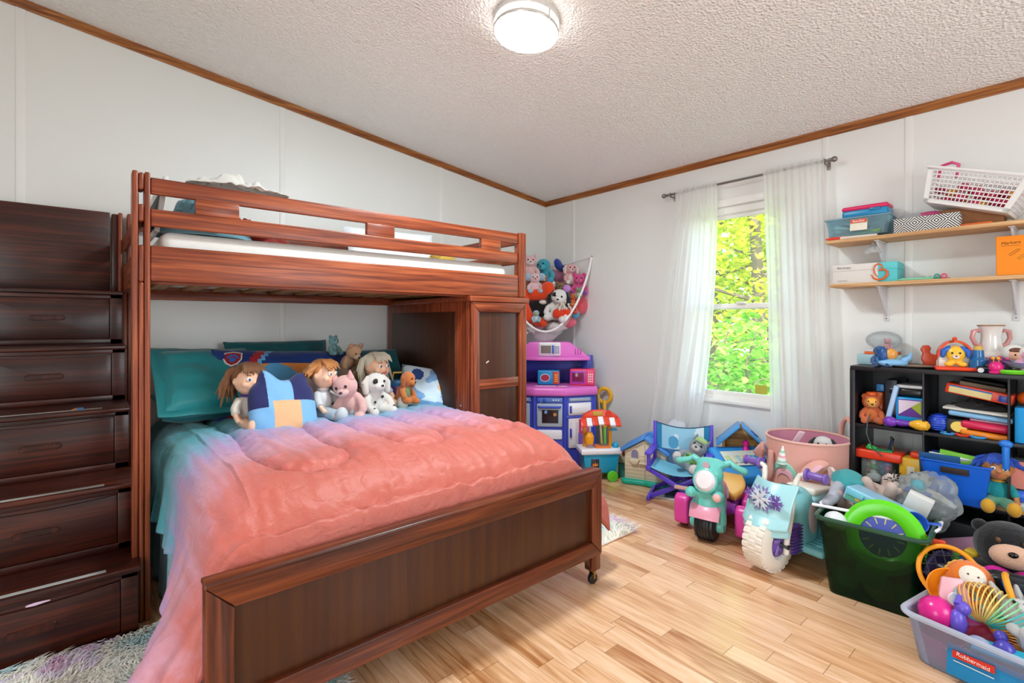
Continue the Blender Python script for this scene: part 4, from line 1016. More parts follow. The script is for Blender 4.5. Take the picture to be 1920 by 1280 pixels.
obj('hood', B().prism([(-.33, 0), (-.17, .125), (.17, .125), (.33, 0)], .20, Matrix.Translation((0, .40, .884)) @ Matrix.Rotation(pi/2, 4, 'X'), .012), PINKP, sh)
for k in range(3): obj('hood_slot', B().box((.215+.022*k, .198, .93), (.008, .006, .055), None, .002), pl('#b7479f'), sh)
# middle oven
obj('control_panel', B().box((0, -.004, .555), (.205, .014, .038), None, .006), pl('#5a7fc8'), kt)
for x in (-.07, -.02): obj('dial', B().cyl((x-.02, -.010, .555), (x-.02, -.022, .555), .013, n=16, bev=.003), pl('#3a53c4'), kt)
for x in (.03, .05, .07): obj('dial', B().cyl((x, -.010, .555), (x, -.016, .555), .007, n=12), pl('#cfd6e2'), kt)
ov = obj('oven_door', B().box((0, -.006, .435), (.205, .026, .185), None, .010), GREYP, kt)
obj('oven_window', B().box((.004, -.019, .425), (.130, .006, .105), None, .018, 3), DKG, ov)
obj('oven_handle', B().tube([(-.085, -.018, .502), (-.08, -.038, .502), (.08, -.038, .502), (.085, -.018, .502)], .009, 8), BLUEP, ov)
obj('sticker', B().cyl((.042, -.0225, .442), (.042, -.0235, .442), .014, n=18), card('#c08a55'), ov)
obj('sticker', B().box((-.03, -.0225, .462), (.022, .002, .026), (0, .2, 0), .002), card('#7fa3dc'), ov)
obj('lower_drawer', B().box((0, -.004, .28), (.20, .020, .075), None, .01), WHP, kt)
# right and left flanks
for s in (-1, 1):
    a = atan2(.10, .24)*s; M0 = Matrix.Translation((s*.24, .05, 0)) @ Matrix.Rotation(a, 4, 'Z')
    def flank(nm, x0, x1, z0, z1, y, th, m, parent, bev=.008):
        b = B(); b.span((x0, y, z0), (x1, y+th, z1), bev); bmesh.ops.transform(b.bm, matrix=M0, verts=b.bm.verts); return obj(nm, b, m, parent)
    flank('control_panel', -.10, .10, .537, .573, -.012, .014, pl('#6f8fd0'), kt)
    flank('display', -.085, .085, .545, .566, -.016, .006, pl('#aab3bf'), kt)
    if s > 0:
        d1 = flank('cupboard_door', -.10, .10, .43, .53, -.014, .018, WHP, kt); flank('door_panel', -.075, .085, .445, .515, -.018, .006, pl('#f4f3f6'), d1)
        flank('door_handle', -.094, -.080, .45, .51, -.034, .02, BLUEP, d1, .006)
        d2 = flank('cupboard_door', -.10, .10, .17, .405, -.014, .018, WHP, kt); flank('door_panel', -.075, .085, .19, .385, -.018, .006, pl('#f4f3f6'), d2)
        flank('door_handle', -.094, -.080, .26, .33, -.034, .02, BLUEP, d2, .006)
        flank('door_frame', -.115, .115, .405, .43, -.010, .02, pl('#5a68d0'), kt)
    else:
        d1 = flank('cupboard_door', -.09, .09, .33, .525, -.014, .018, pl('#aebfd0'), kt); flank('door_handle', -.07, .07, .49, .505, -.034, .02, BLUEP, d1, .006)
for x, y in ((-.36, .11), (.36, .11), (-.122, .004), (.122, .004)): obj('corner_post', B().cyl((x, y, .0), (x, y, .585), .017, n=14), pl('#3d4cc0'), kt)
obj('price_tag', B().span((-.12, .06, .6555), (.05, .09, .6575), .0004).span((.07, .05, .6555), (.14, .08, .6575), .0004), card('#e6e0d2'), kt)
KM = kt.matrix_basis if False else Matrix.Translation((2.83, 2.84, 0)) @ Matrix.Rotation(radians(-45), 4, 'Z')
def kpos(x, y, z): return KM @ Vector((x, y, z))
def microwave(label, pos, rz, w_, h_, d_, body, win, frame, panel, btn, rnd_win=False):
    t = thing('toy_microwave', label, 'toy microwave', pos, rz)
    obj('case', B().box((0, 0, h_/2), (w_, d_, h_), None, .014, 4), pl(body), t)
    wx = -w_*.16; ww_ = w_*.56; y = -d_/2
    if rnd_win:
        d = obj('door', B().box((wx, y-.002, h_/2), (w_*.62, .008, h_*.84), None, .003), pl(frame), t)
        obj('window', B().lathe([(0, .004), (h_*.30, .004), (h_*.30, 0)], (wx, y-.006, h_*.5), 28, (pi/2, 0, 0), .78), mat(win, .15), d)
        obj('window_ring', B().torus((wx, y-.008, h_*.5), h_*.31, .004, (pi/2, 0, 0), 32, 6, .78), pl('#c9cbe2'), d)
    else:
        d = obj('door', B().box((wx, y-.002, h_*.5), (ww_, .010, h_*.74), None, .004), pl(frame), t)
        obj('window', B().box((wx, y-.0075, h_*.5), (ww_*.82, .004, h_*.55), None, .0015), mat(win, .12), d)
    px_ = w_*.33
    pn = obj('control_panel', B().box((px_, y-.002, h_/2), (w_*.26, .008, h_*.84), None, .003), pl(panel), t)
    for r_ in range(4):
        for c_ in range(3 if h_ > .1 and not rnd_win else 2):
            n_ = 3 if h_ > .1 and not rnd_win else 2
            obj('button', B().box((px_+(c_-(n_-1)/2)*w_*.075, y-.007, h_*(.26+.14*r_)), (w_*.05, .005, h_*.085), None, .0015), pl(btn), pn)
    return t
m1 = microwave('white toy microwave on the pink top of the play kitchen', kpos(.0, .245, .889), radians(-45), .185, .118, .12, '#e9e7ea', '#7d746e', '#d8d6da', '#e9e7ea', '#5a4a8c')
obj('handle', B().box((.028, -.068, .06), (.016, .014, .07), None, .004), pl('#2f5fb8'), m1)
microwave('blue toy microwave with red keypad under the play kitchen hood', kpos(-.008, .20, .656), radians(-45), .185, .122, .12, '#1b8ac4', '#a8384c', '#1b8ac4', '#d8432c', '#d9cf5a', True)
microwave('hot pink toy microwave with purple door on the end of the play kitchen counter', kpos(.275, .20, .656), radians(-52), .205, .135, .15, '#e23c6c', '#7c1f48', '#9a3fc0', '#e8517c', '#f0d9dc')
# beside the kitchen
t = thing('toy_shovel', 'toy shovel with yellow D handle and green shaft leaning on the window wall', 'toy shovel', gx(1135, 870, 3.30))
bx_ = t.location.copy(); t.location.z = 0.0
p0 = Vector((0, 0, .02)); top = gx(1133, 752, 3.39)-Vector((bx_.x, bx_.y, 0))
def al(k): return p0.lerp(top, k)
obj('blade', B().tube([al(0), al(.12), al(.24)], [.035, .042, .016], 12), pl('#6cc04a'), t)
obj('shaft', B().cyl(al(.2), al(.92), .0125, n=14), pl('#7ccf4f'), t)
obj('grip', B().tube([al(.55+.05*k/2) for k in range(9)], [.016, .021, .016, .021, .016, .021, .016, .021, .016], 14), pl('#e8b030'), t)
hb = B(); cc = top+Vector((0, 0, .02)); ax = Vector((.5, -.86, 0))
hb.tube([cc+ax*(.055*cos(a)*(1 if sin(a) < 0 else 1))+Vector((0, 0, .06*sin(a)+.03)) for a in [2*pi*k/28 for k in range(28)]], .017, 10, closed=True); hb.tube([al(.86), cc+Vector((0, 0, -.015))], [.016, .022], 12)
obj('handle', hb, pl('#e8ab22'), t)
t = thing('toy_broom', 'thin pale yellow toy broom leaning beside the play kitchen', 'toy broom', (gx(1133, 860, 3.30).x-.01, gx(1133, 860, 3.30).y+.01, 0))
q = gx(1121, 735, 3.36)-t.location; q.z = gx(1121, 735, 3.36).z
obj('stick', B().cyl((0, 0, .06), q, .011, n=12), pl('#dcc27c'), t); obj('cap', B().cyl(q, q*1.03, .012, n=12), pl('#7fb0b8'), t)
obj('brush', B().box((0, 0, .03), (.03, .10, .06), None, .008), pl('#d6c58a'), t)

# market cart
c0 = gd(1122, 882, 3.72); ct_ = thing('toy_food_cart', 'toy food cart with red and white awning, turquoise wagon and green wheels', 'toy cart', (c0.x+.05, c0.y+.03, 0), radians(-35)); ct_.scale = (.72, .75, 1.15)
CY = pl('#189bc6'); OR = pl('#f0a01e'); RD = pl('#e2401f'); GRN = pl('#62cf2a')
def k4(px, py): return px
obj('wagon', B().prism([(-.17, .05), (.15, .05), (.185, .175), (-.20, .175)], .20, Matrix.Translation((0, .10, 0)) @ Matrix.Rotation(pi/2, 4, 'X'), .012), CY, ct_)
obj('tray', B().box((-.01, 0, .190), (.43, .25, .035), None, .012, 3), WHP, ct_)
obj('label', B().box((-.075, -.101, .115), (.085, .004, .055), None, .004), pl('#3a2e36'), ct_)
obj('flame_mark', B().prism([(-.03, 0), (-.02, .018), (-.012, .006), (0, .022), (.012, .006), (.022, .018), (.03, 0)], .002, Matrix.Translation((-.075, -.1025, .100)) @ Matrix.Rotation(pi/2, 4, 'X')), pl('#ef8a2a'), ct_)
for x in (-.12, .10):
    for y in (-.125, .125): obj('wheel', B().cyl((x, y-.014, .056), (x, y+.014, .056), .056, n=32, bev=.006).cyl((x, y-.017, .056), (x, y+.017, .056), .018, n=16), GRN, ct_).scale = (1, 1, .62)
for x in (-.155, .115): obj('post', B().box((x, .02, .315), (.035, .05, .225), None, .008), OR, ct_)
aw = obj('awning', B().prism([(-.21, .40), (-.17, .43), (-.10, .452), (.02, .455), (.12, .44), (.18, .41), (.19, .395), (.16, .40)], .05, Matrix.Translation((0, -.02, 0)) @ Matrix.Rotation(pi/2, 4, 'X'), .006), RD, ct_)
for k in range(7):
    x = -.21+.06*k; obj('stripe', B().box((x+.015, -.10, .388-.004*abs(k-3)), (.055, .07, .012), (radians(38), 0, 0), .003), WHP if k % 2 else RD, aw)
obj('sign', B().box((-.04, -.073, .432), (.10, .004, .026), None, .003), pl('#c9a13a'), aw)
obj('sign', B().lathe([(0, .003), (.032, .003), (.034, 0)], (.075, -.072, .425), 24, (pi/2, 0, 0), .8), pl('#d8381c'), aw)
obj('counter', B().box((.02, -.02, .212), (.16, .12, .014), None, .005), pl('#e4762a'), ct_); obj('grill', B().box((.04, -.02, .221), (.09, .07, .006), None, .002), pl('#7d6a5e'), ct_)
obj('dispenser', B().lathe([(0, 0), (.042, .0), (.05, .02), (.05, .05), (.03, .075), (0, .08)], (-.125, -.05, .235), 20), OR, ct_)
obj('cup_shelf', B().box((.14, -.02, .32), (.075, .06, .010), None, .004), CY, ct_); obj('basin', B().ell((.155, -.04, .215), (.035, .04, .028)), CY, ct_)
t = thing('toy_till', 'small pink toy phone box on the cart beside the kitchen door', 'toy', kpos(.27, -.02, .30), radians(-40))
obj('case', B().box((0, 0, .055), (.075, .04, .115), None, .010), pl('#d5266c'), t)
obj('window', B().box((0, -.021, .060), (.052, .004, .078), None, .003), pl('#e98bb4'), t)
b = B()
o = one('kitchen_stool_box', B().span((-.04, -.02, 0), (.04, .03, .30), .004), pl('#7a4fb0'), 'narrow purple toy box standing before the kitchen cupboard', 'toy box', kpos(.27, -.02, 0), (0, 0, radians(-40)))
# ---------------------------------------------------------------- toys on the floor by the window
def boxed(nm, label, cat, loc, rz, size, m, group=None, bev=.003): return one(nm, B().box((0, 0, size[2]/2), size, None, bev), m, label, cat, loc, (0, 0, rz), group)
# picture books and boxes behind the playhouse
p = gd(1190, 872, 3.78)
for k, (dx, dy, s, c, lab) in enumerate((((.03), .10, (.20, .13, .10), '#3f8f86', 'teal toy box on the floor between cart and playhouse'), (.05, .12, (.19, .12, .06), '#c9b99a', 'pale toy box stacked on the teal box beside the cart'),)):
    boxed('toy_box', lab, 'box', (p.x+dx, p.y+dy-.05, 0 if k == 0 else .1), radians(-55), s, card(c))
boxed('picture_book', 'dark red picture book topmost behind the cart', 'book', (p.x+.06, p.y+.07, .16), radians(-40), (.17, .12, .03), card('#7a2c20'))
boxed('picture_book', 'green picture book leaning by the playhouse roof', 'book', (p.x+.07, p.y-.02, .10), radians(-60), (.03, .10, .13), card('#4f8f3a'))
boxed('toy_package', 'light blue toy package standing between cart and playhouse', 'box', (p.x-.03, p.y-.03, 0), radians(-65), (.09, .05, .15), card('#8fc4cc'))
# cream playhouse
ph = thing('toy_playhouse', 'cream toy playhouse with blue roof on a green base', 'toy house', (3.075, 2.115, 0), radians(-69))
CRM = pl('#e6d8bc', .4); BLR = pl('#4f92dd')
gb = [(-.165+.02*sin(k), -.035) for k in range(0)]
gb = [(-.17, -.02), (-.15, -.045), (-.02, -.035), (0, -.03), (.02, -.04), (.14, -.055), (.17, -.03), (.175, .18), (.15, .21), (-.16, .21)]
obj('base', B().prism(gb, .035, None, .012, 3), pl('#16b095'), ph)
wallp = [(-.145, .03), (.145, .03), (.145, .235), (0, .325), (-.145, .235)]
for y, nm in ((0, 'front_wall'), (.165, 'rear_wall')):
    obj(nm, B().prism(wallp, .012, Matrix.Translation((0, y+.012, 0)) @ Matrix.Rotation(pi/2, 4, 'X'), .003), CRM, ph)
for k in range(7): obj('siding', B().span((-.144, -.0025, .05+.026*k), (-.004, .001, .0515+.026*k), .0005).span((.004, -.0025, .05+.026*k), (.144, .001, .0515+.026*k), .0005), pl('#d2c3a4'), ph)
for s in (-1, 1): obj('side_wall', B().span((s*.145-.006, .01, .03), (s*.145+.006, .165, .235), .003), CRM, ph)
obj('door_seam', B().span((-.002, -.0035, .035), (.002, .001, .30), .0005), pl('#bdae90'), ph)
obj('latch', B().cyl((-.032, -.012, .155), (.032, -.012, .155), .0065, n=12).ell((-.032, -.012, .155), .010).ell((.032, -.012, .155), .010), CRM, ph)
ar = [(-.10, .185), (-.045, .185)]+[(-.0725+.0275*cos(a), .225+.028*sin(a)) for a in [pi*k/10 for k in range(11)]]
wnd = obj('arched_window', B().prism(ar, .004, Matrix.Translation((0, -.001, 0)) @ Matrix.Rotation(pi/2, 4, 'X')), pl('#8f86a8'), ph)
obj('window_frame', B().tube([(x, -.004, z) for x, z in ar], .004, 6, closed=True), CRM, wnd)
obj('flower_box', B().prism([(-.108, .182), (-.037, .182), (-.052, .145), (-.092, .145)], .02, Matrix.Translation((0, 0, 0)) @ Matrix.Rotation(pi/2, 4, 'X'), .004), CRM, ph)
for s in (-1, 1):
    M = Matrix.Translation((s*.088, .085, .290)) @ Matrix.Rotation(s*atan2(.09, .145), 4, 'Y')
    b = B(); b.box((0, 0, 0), (.20, .225, .020), None, .006)
    for k in range(6): b.box((0, -.095+.038*k, .010), (.195, .014, .008), None, .003)
    bmesh.ops.transform(b.bm, matrix=M, verts=b.bm.verts); obj('roof', b, BLR, ph)
obj('chimney', B().box((.03, .10, .345), (.05, .05, .05), None, .006), BLR, ph)
obj('ladder', B().box((.155, .06, .10), (.006, .08, .14), None, .002).box((.16, .03, .06), (.01, .004, .10), None, .001), pl('#d7cbb0'), ph)
# clear round toy behind the house
p = gd(1250, 818, 3.75); t = thing('toy_bubble', 'pale translucent domed toy behind the playhouse roof', 'toy', (3.27, 2.03, 0), 0)
obj('dome', B().ell((0, 0, .30), (.11, .11, .08)), clear('#cfe3f2', .55, .3), t); obj('tub', B().lathe([(0, 0), (.10, 0), (.12, .28), (.115, .30), (0, .30)]), pl('#7fb7e6'), t)
o = one('translucent_lid', B().ell((0, 0, 0), (.10, .07, .02), (0, radians(-40), .4)), clear('#e7eaf2', .6, .3), 'clear plastic lid tilted against the curtain above the playhouse', 'lid', (3.28, 1.99, .40))

# folding chair
dcx = gd(1271, 905, 3.24); dc = thing('kids_folding_chair', 'small folding director chair in purple wood and light blue canvas', 'chair', (dcx.x, dcx.y, 0), radians(-66))
PUR = pl('#5b43c8', .35)
W2, ZS, ZA = .185, .205, .30
def bar(nm, p0, p1, th=.022, wd_=.030, m=None, parent=dc):
    p0, p1 = Vector(p0), Vector(p1); d = p1-p0; b = B(); b.box((0, 0, 0), (th, wd_, d.length), None, .004)
    q = d.to_track_quat('Z', 'Y').to_matrix().to_4x4(); bmesh.ops.transform(b.bm, matrix=Matrix.Translation((p0+p1)/2) @ q, verts=b.bm.verts); return obj(nm, b, m or PUR, parent)
for y, dy in ((0, .0), (.21, .0)):
    bar('crossed_leg', (-W2, y, ZS), (W2, y, .012)); bar('crossed_leg', (W2, y+.024, ZS), (-W2, y+.024, .012))
for s in (-1, 1):
    bar('foot_rail', (s*W2, -.03, .014), (s*W2, .26, .014)); bar('seat_rail', (s*W2, -.02, ZS+.005), (s*W2, .25, ZS+.005), .03, .034)
    bar('arm_post', (s*W2, .0, ZS), (s*W2, .0, ZA)); bar('back_post', (s*W2, .235, ZS), (s*W2, .265, .475)); bar('arm_rest', (s*W2, -.03, ZA+.008), (s*W2, .25, ZA+.008), .045, .018)
bar('brace', (-.02, -.015, .115), (.17, -.015, .105), .022, .022, pl('#dfb8a8'))
obj('seat', B().grid(lambda u, v: (-W2+2*W2*u, -.02+.27*v, ZS+.022-.045*sin(pi*u)), 20, 8), cloth('#6fc0dc'), dc); solid(dc.children[-1], .004)
NV = [cloth('#9cd0ea'), cloth('#2f86b4'), cloth('#dcecf6'), cloth('#57a3cf'), cloth('#c94f93')]
def pc_(c):
    x, z = c.x, c.z
    if abs(x) > .135: return 1
    if math.hypot(x+.06, (z-.34)*.8) < .035: return 3
    n = noise.noise(Vector((x*13, z*13, 1)))
    return 2 if n > .22 else 0
bk_ = obj('back_canvas', B().grid(lambda u, v: (-W2-.012+(2*W2+.024)*u, .262-.02*sin(pi*u), .29+(.185-.03*sin(pi*u))*v), 60, 30).paint(pc_), NV, dc); solid(bk_, .005)
obj('piping', B().tube([(-W2-.012+(2*W2+.024)*k/20, .262-.02*sin(pi*k/20)-.003, .475-.03*sin(pi*k/20)) for k in range(21)], .004, 6), cloth('#27506e'), dc)
DM = Matrix.Translation((dcx.x, dcx.y, 0)) @ Matrix.Rotation(radians(-66), 4, 'Z')
def dpos(x, y, z): return DM @ Vector((x, y, z))
pg = plush('grey dog plush in a green vest lying across the folding chair', dpos(.03, .12, .19), .25, radians(-20), '#9aa3aa', None, '#d9d5d2', 'point', '#7f8890', rot=(radians(-24), radians(24), radians(-80)), name='plush_dog')
obj('vest', B().ell((0, .015, .30), (.245, .22, .20)), cloth('#8fc043'), pg)
for x, z in ((-.1, .36), (.1, .36), (-.1, .24), (.1, .24)): obj('vest_pocket', B().box((x, -.20, z), (.075, .03, .07), None, .01), cloth('#2f6f5a'), pg)
obj('cap', B().ell((.0, .0, .87), (.2, .17, .11)).box((0, -.2, .83), (.22, .16, .02), None, .01), cloth('#a9c97a'), pg)
obj('paw', B().ell((-.30, -.27, .20), (.11, .11, .12)), fur('#e6dfda'), pg); obj('paw', B().ell((.26, -.42, .12), (.12, .12, .13)), fur('#e6dfda'), pg)
plush('small teal bear plush wedged beside the grey dog on the folding chair', dpos(.12, .17, .215), .13, radians(20), '#7fc6c2', None, '#e6dfda', 'round', '#6ab4b0', rot=(radians(-40), 0, radians(10)))
# boxes beneath the chair
for k, (x, y, z, s, c, lab) in enumerate(((.0, .12, 0, (.26, .16, .016), '#cdd3d8', 'white picture book flat on the floor under the folding chair'), (.02, .13, .016, (.24, .15, .014), '#34495e', 'dark blue picture book on the white one under the folding chair'))):
    boxed('picture_book', lab, 'book', dpos(x, y, z), radians(-66+8*k), s, card(c))

# wooden doll house behind
q = gd(1372, 850, 3.72); dh = thing('doll_house', 'open blue-roofed toy house with tan rooms by the wall under the window', 'toy house', (3.27, 1.50, .085), radians(-62))
RBL = pl('#3f97dc'); TAN = wood('tan', ('#b8823f', '#cf9c55', '#e0b571'), 'x', 1, .5)
obj('lower_storey', B().span((-.15, 0, 0), (.15, .16, .012)).span((-.15, .148, 0), (.15, .16, .215)).span((-.15, 0, 0), (-.138, .16, .215)).span((.138, 0, 0), (.15, .16, .215)), RBL, dh)
obj('floor_slab', B().span((-.165, -.02, .21), (.165, .165, .228), .004), RBL, dh)
for x in (-.13, -.02, .10): obj('pillar', B().span((x, .0, .012), (x+.014, .02, .212), .003), pl('#4550b8'), dh)
obj('room_wall', B().span((-.12, .13, .228), (.10, .142, .33)).span((.085, .0, .228), (.10, .142, .30)).span((-.12, .02, .228), (-.108, .142, .30)), TAN, dh)
obj('gable', B().prism([(-.12, .30), (.10, .30), (-.01, .40)], .012, Matrix.Translation((0, .142, 0)) @ Matrix.Rotation(pi/2, 4, 'X')), TAN, dh)
for s in (-1, 1):
    b = B(); b.box((0, 0, 0), (.19, .19, .014), None, .004); bmesh.ops.transform(b.bm, matrix=Matrix.Translation((-.01+s*.078, .07, .345)) @ Matrix.Rotation(s*radians(43), 4, 'Y'), verts=b.bm.verts); r_ = obj('roof', b, RBL, dh)
    if s > 0:
        b = B(); hs = [(0.5*.03*(16*sin(a)**3)/16, .03*(13*cos(a)-5*cos(2*a)-2*cos(3*a)-cos(4*a))/32) for a in [2*pi*k/24 for k in range(24)]]
        b.prism(hs, .004); bmesh.ops.transform(b.bm, matrix=Matrix.Translation((-.01+s*.078, .07, .345)) @ Matrix.Rotation(s*radians(43), 4, 'Y') @ Matrix.Translation((0, 0, .006)) @ Matrix.Scale(1.9, 4), verts=b.bm.verts); obj('heart_mark', b, pl('#1d4f9c'), r_)
o = one('toy_figure', B().lathe([(0, 0), (.018, 0), (.022, .02), (.012, .04), (.020, .055), (.018, .075), (0, .085)], n=16), pl('#e21e9a'), 'small magenta figure inside the open toy house', 'toy figure', Matrix.Translation((3.27, 1.50, .085)) @ Matrix.Rotation(radians(-62), 4, 'Z') @ Vector((.02, .05, .2285)))

one('low_toy_chest', B().box((0, 0, .042), (.30, .17, .084), None, .006), pl('#5a62c4'), 'indigo toy chest under the open toy house', 'toy chest', Matrix.Translation((3.27, 1.50, 0)) @ Matrix.Rotation(radians(-62), 4, 'Z') @ Vector((0, .08, 0)), (0, 0, radians(-62)))
# blue activity bench
ap = gd(1414, 880, 3.10); ab = thing('activity_bench', 'big bright blue plastic toy piano bench with white panel and side handle', 'toy piano', (ap.x+.02, ap.y+.02, .138), radians(-33)); ab.scale = (1, 1, .88)
BB = pl('#2f93df')
prof = [(-.0, .0), (.26, .0), (.28, .05), (.27, .20), (.23, .235), (.19, .235), (.02, .12), (-.02, .09), (-.02, .03)]
obj('body', B().prism([(y, z) for y, z in prof], .36, Matrix.Translation((-.18, 0, 0)) @ Matrix.Rotation(pi/2, 4, 'Z') @ Matrix.Rotation(pi/2, 4, 'X'), .016, 4), BB, ab)
kb = obj('key_panel', B().box((0, .10, .183), (.26, .13, .010), (radians(34), 0, 0), .004), pl('#dfe6da'), ab)
for k in range(7): obj('key', B().box((-.105+.035*k, .085, .181), (.026, .065, .012), (radians(34), 0, 0), .004), pl(('#cfe3a0', '#e8e2c8', '#a8cfd8', '#e6d28a', '#d6e6d6', '#c0d8b0', '#e2e6ea')[k]), kb)
obj('grip', B().tube([(.182, .16, .10), (.192, .14, .14), (.192, .16, .18), (.188, .20, .185), (.182, .21, .12)], .009, 8, closed=True), WHP, ab)
pb = thing('pink_toy_table', 'deep pink low toy table underneath the blue piano bench', 'toy table', (ap.x+.02, ap.y+.02, 0), radians(-33))
obj('top', B().box((.02, .13, .120), (.42, .30, .034), None, .012), pl('#b02a6a'), pb)
for x in (-.16, .20):
    for y in (.02, .24): obj('leg', B().cyl((x, y, 0), (x, y, .108), .022, .026, 14), pl('#a8225e'), pb)
o = one('red_toy_crate', B().box((0, 0, .05), (.18, .14, .10), None, .008), pl('#8f1420'), 'dark red toy crate on the floor behind the folding chair legs', 'toy crate', dpos(.12, .34, 0), (0, 0, radians(-66)))

# pink and teal ride-on trike
pf = gz(1320, 1011, 0); pr_ = gd(1405, 935, 3.02)
rzt = atan2(-(pf.x-pr_.x), (pf.y-pr_.y))+pi      # local -Y points to the front wheel
tk = thing('ride_on_trike', 'teal and pink ride-on trike with yellow seat and black front wheel', 'ride-on toy', (pf.x+.02, pf.y-.01, 0), radians(-80))
TL = pl('#6cc6bb'); HP = pl('#dd3f9c'); VI = pl('#a944c4'); LP = pl('#eb9cb4')
obj('front_wheel', B().lathe([(0, -.055), (.055, -.055), (.080, -.046), (.086, -.012), (.086, .012), (.080, .046), (.055, .055), (0, .055)], (0, 0, .086), 36, (0, pi/2, 0)), mat('#16171d', .4), tk)
for k in range(5): obj('tread_ring', B().torus((-.032+.016*k, 0, .086), .0855, .003, (0, pi/2, 0), 36, 6), mat('#0e0f14', .5), tk)
for s in (-1, 1): obj('hub_cap', B().cyl((s*.054, 0, .085), (s*.085, 0, .085), .036, .030, 22, .006).torus((s*.084, 0, .085), .022, .005, (0, pi/2, 0)), TL, tk)
# fork / front shield
def sh_(u, v):
    a = -1.15+2.3*u; z = .15+.17*v; r = .085-.022*v
    return (r*sin(a), .015-.095*cos(a)*(1-.32*v), z)
b = B(); b.ell((0, .035, .19), (.088, .085, .11)); b.ell((0, .03, .27), (.075, .07, .09)); b.ell((0, .02, .345), (.078, .065, .07)); b.ell((0, .05, .40), (.085, .05, .03))
for s in (-1, 1): b.tube([(s*.066, .0, .17), (s*.078, -.002, .11)], [.030, .024], 10, round_ends=True); b.ell((s*.072, -.05, .255), (.030, .032, .030))
b.tube([(-.075, -.03, .25), (.075, -.03, .25)], .016, 10)
remesh(obj('front_body', b, TL, tk), .008)
obj('front_fender', B().grid(lambda u, v: (.078*(2*u-1), .02+(-.108)*sin(v*1.75-.45)*(1-.16*(2*u-1)**2), .085+.116*cos(v*1.75-.5)*(1-.14*(2*u-1)**2)+.010), 14, 16), LP, tk); solid(tk.children[-1], .008)
hl = obj('headlight', B().lathe([(0, .026), (.040, .024), (.054, .012), (.058, 0)], (0, -.038, .325), 30, (radians(76), 0, 0)), pl('#ece6ea'), tk)
obj('headlight_rim', B().torus((0, -.04, .325), .058, .008, (radians(76), 0, 0)), TL, hl)
obj('indicator', B().ell((.072, -.078, .258), (.022, .012, .022)), pl('#f2b9b6'), tk); obj('indicator', B().ell((-.072, -.078, .258), (.022, .012, .022)), TL, tk)
obj('badge', B().cyl((0, -.022, .405), (0, -.028, .405), .018, n=20), pl('#c9a9b4'), tk)
for s in (-1, 1):
    obj('handlebar', B().tube([(s*.05, .06, .39), (s*.10, .07, .415), (s*.12, .06, .40), (s*.175, .05, .385)], [.020, .018, .016, .019], 12, round_ends=True), TL, tk)
obj('tank', B().ell((0, .15, .215), (.060, .085, .085)), LP, tk)
for s in (-1, 1): obj('tank_badge', B().lathe([(0, .004), (.032, .003), (.034, 0)], (s*.057, .15, .225), 24, (0, s*radians(84), 0), .7), pl('#c7b8d8'), tk)
obj('frame', B().tube([(0, .08, .13), (0, .16, .12), (0, .30, .13), (0, .46, .14)], [.035, .05, .055, .05], 14, round_ends=True).box((0, .36, .125), (.17, .22, .06), None, .02, 3), VI, tk)
st_ = B(); st_.grid(lambda u, v: (.10*(2*v-1)*(.55+.55*sin(pi*min(1, u*.8+.2))), .20+.26*u, .215+.035*u*u+.018*(1-(2*v-1)**2)*sin(pi*u)), 16, 12)
so = obj('seat', st_, pl('#f0b659'), tk); solid(so, .045)
for s in (-1, 1):
    fd = obj('rear_fender', B().prism([(-.02, .02), (.03, .03), (.13, .05), (.16, .10), (.12, .17), (.05, .20), (-.02, .16)], .050, Matrix.Translation((s*.125-.025, .27, 0)) @ Matrix.Rotation(pi/2, 4, 'Z') @ Matrix.Rotation(pi/2, 4, 'X'), .018, 3), HP, tk)
    subd(fd, 2)
    obj('rear_wheel', B().cyl((s*.125-.022, .33, .045), (s*.125+.022, .33, .045), .045, n=26, bev=.006), mat('#16171d', .4), tk)
    obj('exhaust', B().tube([(s*.10, .18, .12), (s*.14, .26, .10), (s*.17, .34, .075), (s*.18, .42, .06)], [.02, .026, .028, .022], 12, round_ends=True), VI, tk)
    # forward foot guard with small wheel
    g = obj('side_guard', B().prism([(.0, .03), (.05, .02), (.135, .04), (.155, .085), (.10, .15), (.04, .20), (.0, .17)], .085, Matrix.Translation((s*.165-.0425, .04, 0)) @ Matrix.Rotation(pi/2, 4, 'Z') @ Matrix.Rotation(pi/2, 4, 'X'), .02, 3), HP, tk)
    subd(g, 2)
    obj('side_wheel', B().cyl((s*.17-.022, .12, .034), (s*.17+.022, .12, .034), .034, n=24, bev=.005), mat('#16171d', .4), g)
obj('engine', B().ell((0, .17, .13), (.09, .06, .05)).cyl((-.10, .17, .135), (.10, .17, .135), .028, n=16), VI, tk)

# ice-blue ride-on scooter
sp_ = gz(1440, 1070, 0); sc = thing('ride_on_scooter', 'ice blue ride-on scooter with white front wheel and purple snowflakes', 'ride-on toy', (sp_.x+.03, sp_.y+.01, 0), radians(-100))
AQ = pl('#a5d6dc'); AQ2 = pl('#86cbd0'); IV = pl('#ece4d8', .4); PU = pl('#7a5aae')
wr_, ww2 = .135, .062
pf_ = [(0, -ww2*.75), (.062, -ww2*.75), (.072, -ww2), (.105, -ww2), (.128, -ww2*.78), (.135, -ww2*.3), (.135, ww2*.3), (.128, ww2*.78), (.105, ww2), (.072, ww2), (.062, ww2*.75), (0, ww2*.75)]
fw_ = obj('front_wheel', B().lathe(pf_, (0, 0, wr_), 44, (0, pi/2, 0)), IV, sc)
tb = B()
for k in range(26):
    a = 2*pi*k/26
    for j, x in enumerate((-.034, 0, .034)):
        aa = a+(.12 if j == 1 else 0); tb.box((x, .132*cos(aa), wr_+.132*sin(aa)), (.030, .024, .010), (aa-pi/2, 0, 0), .003, 1)
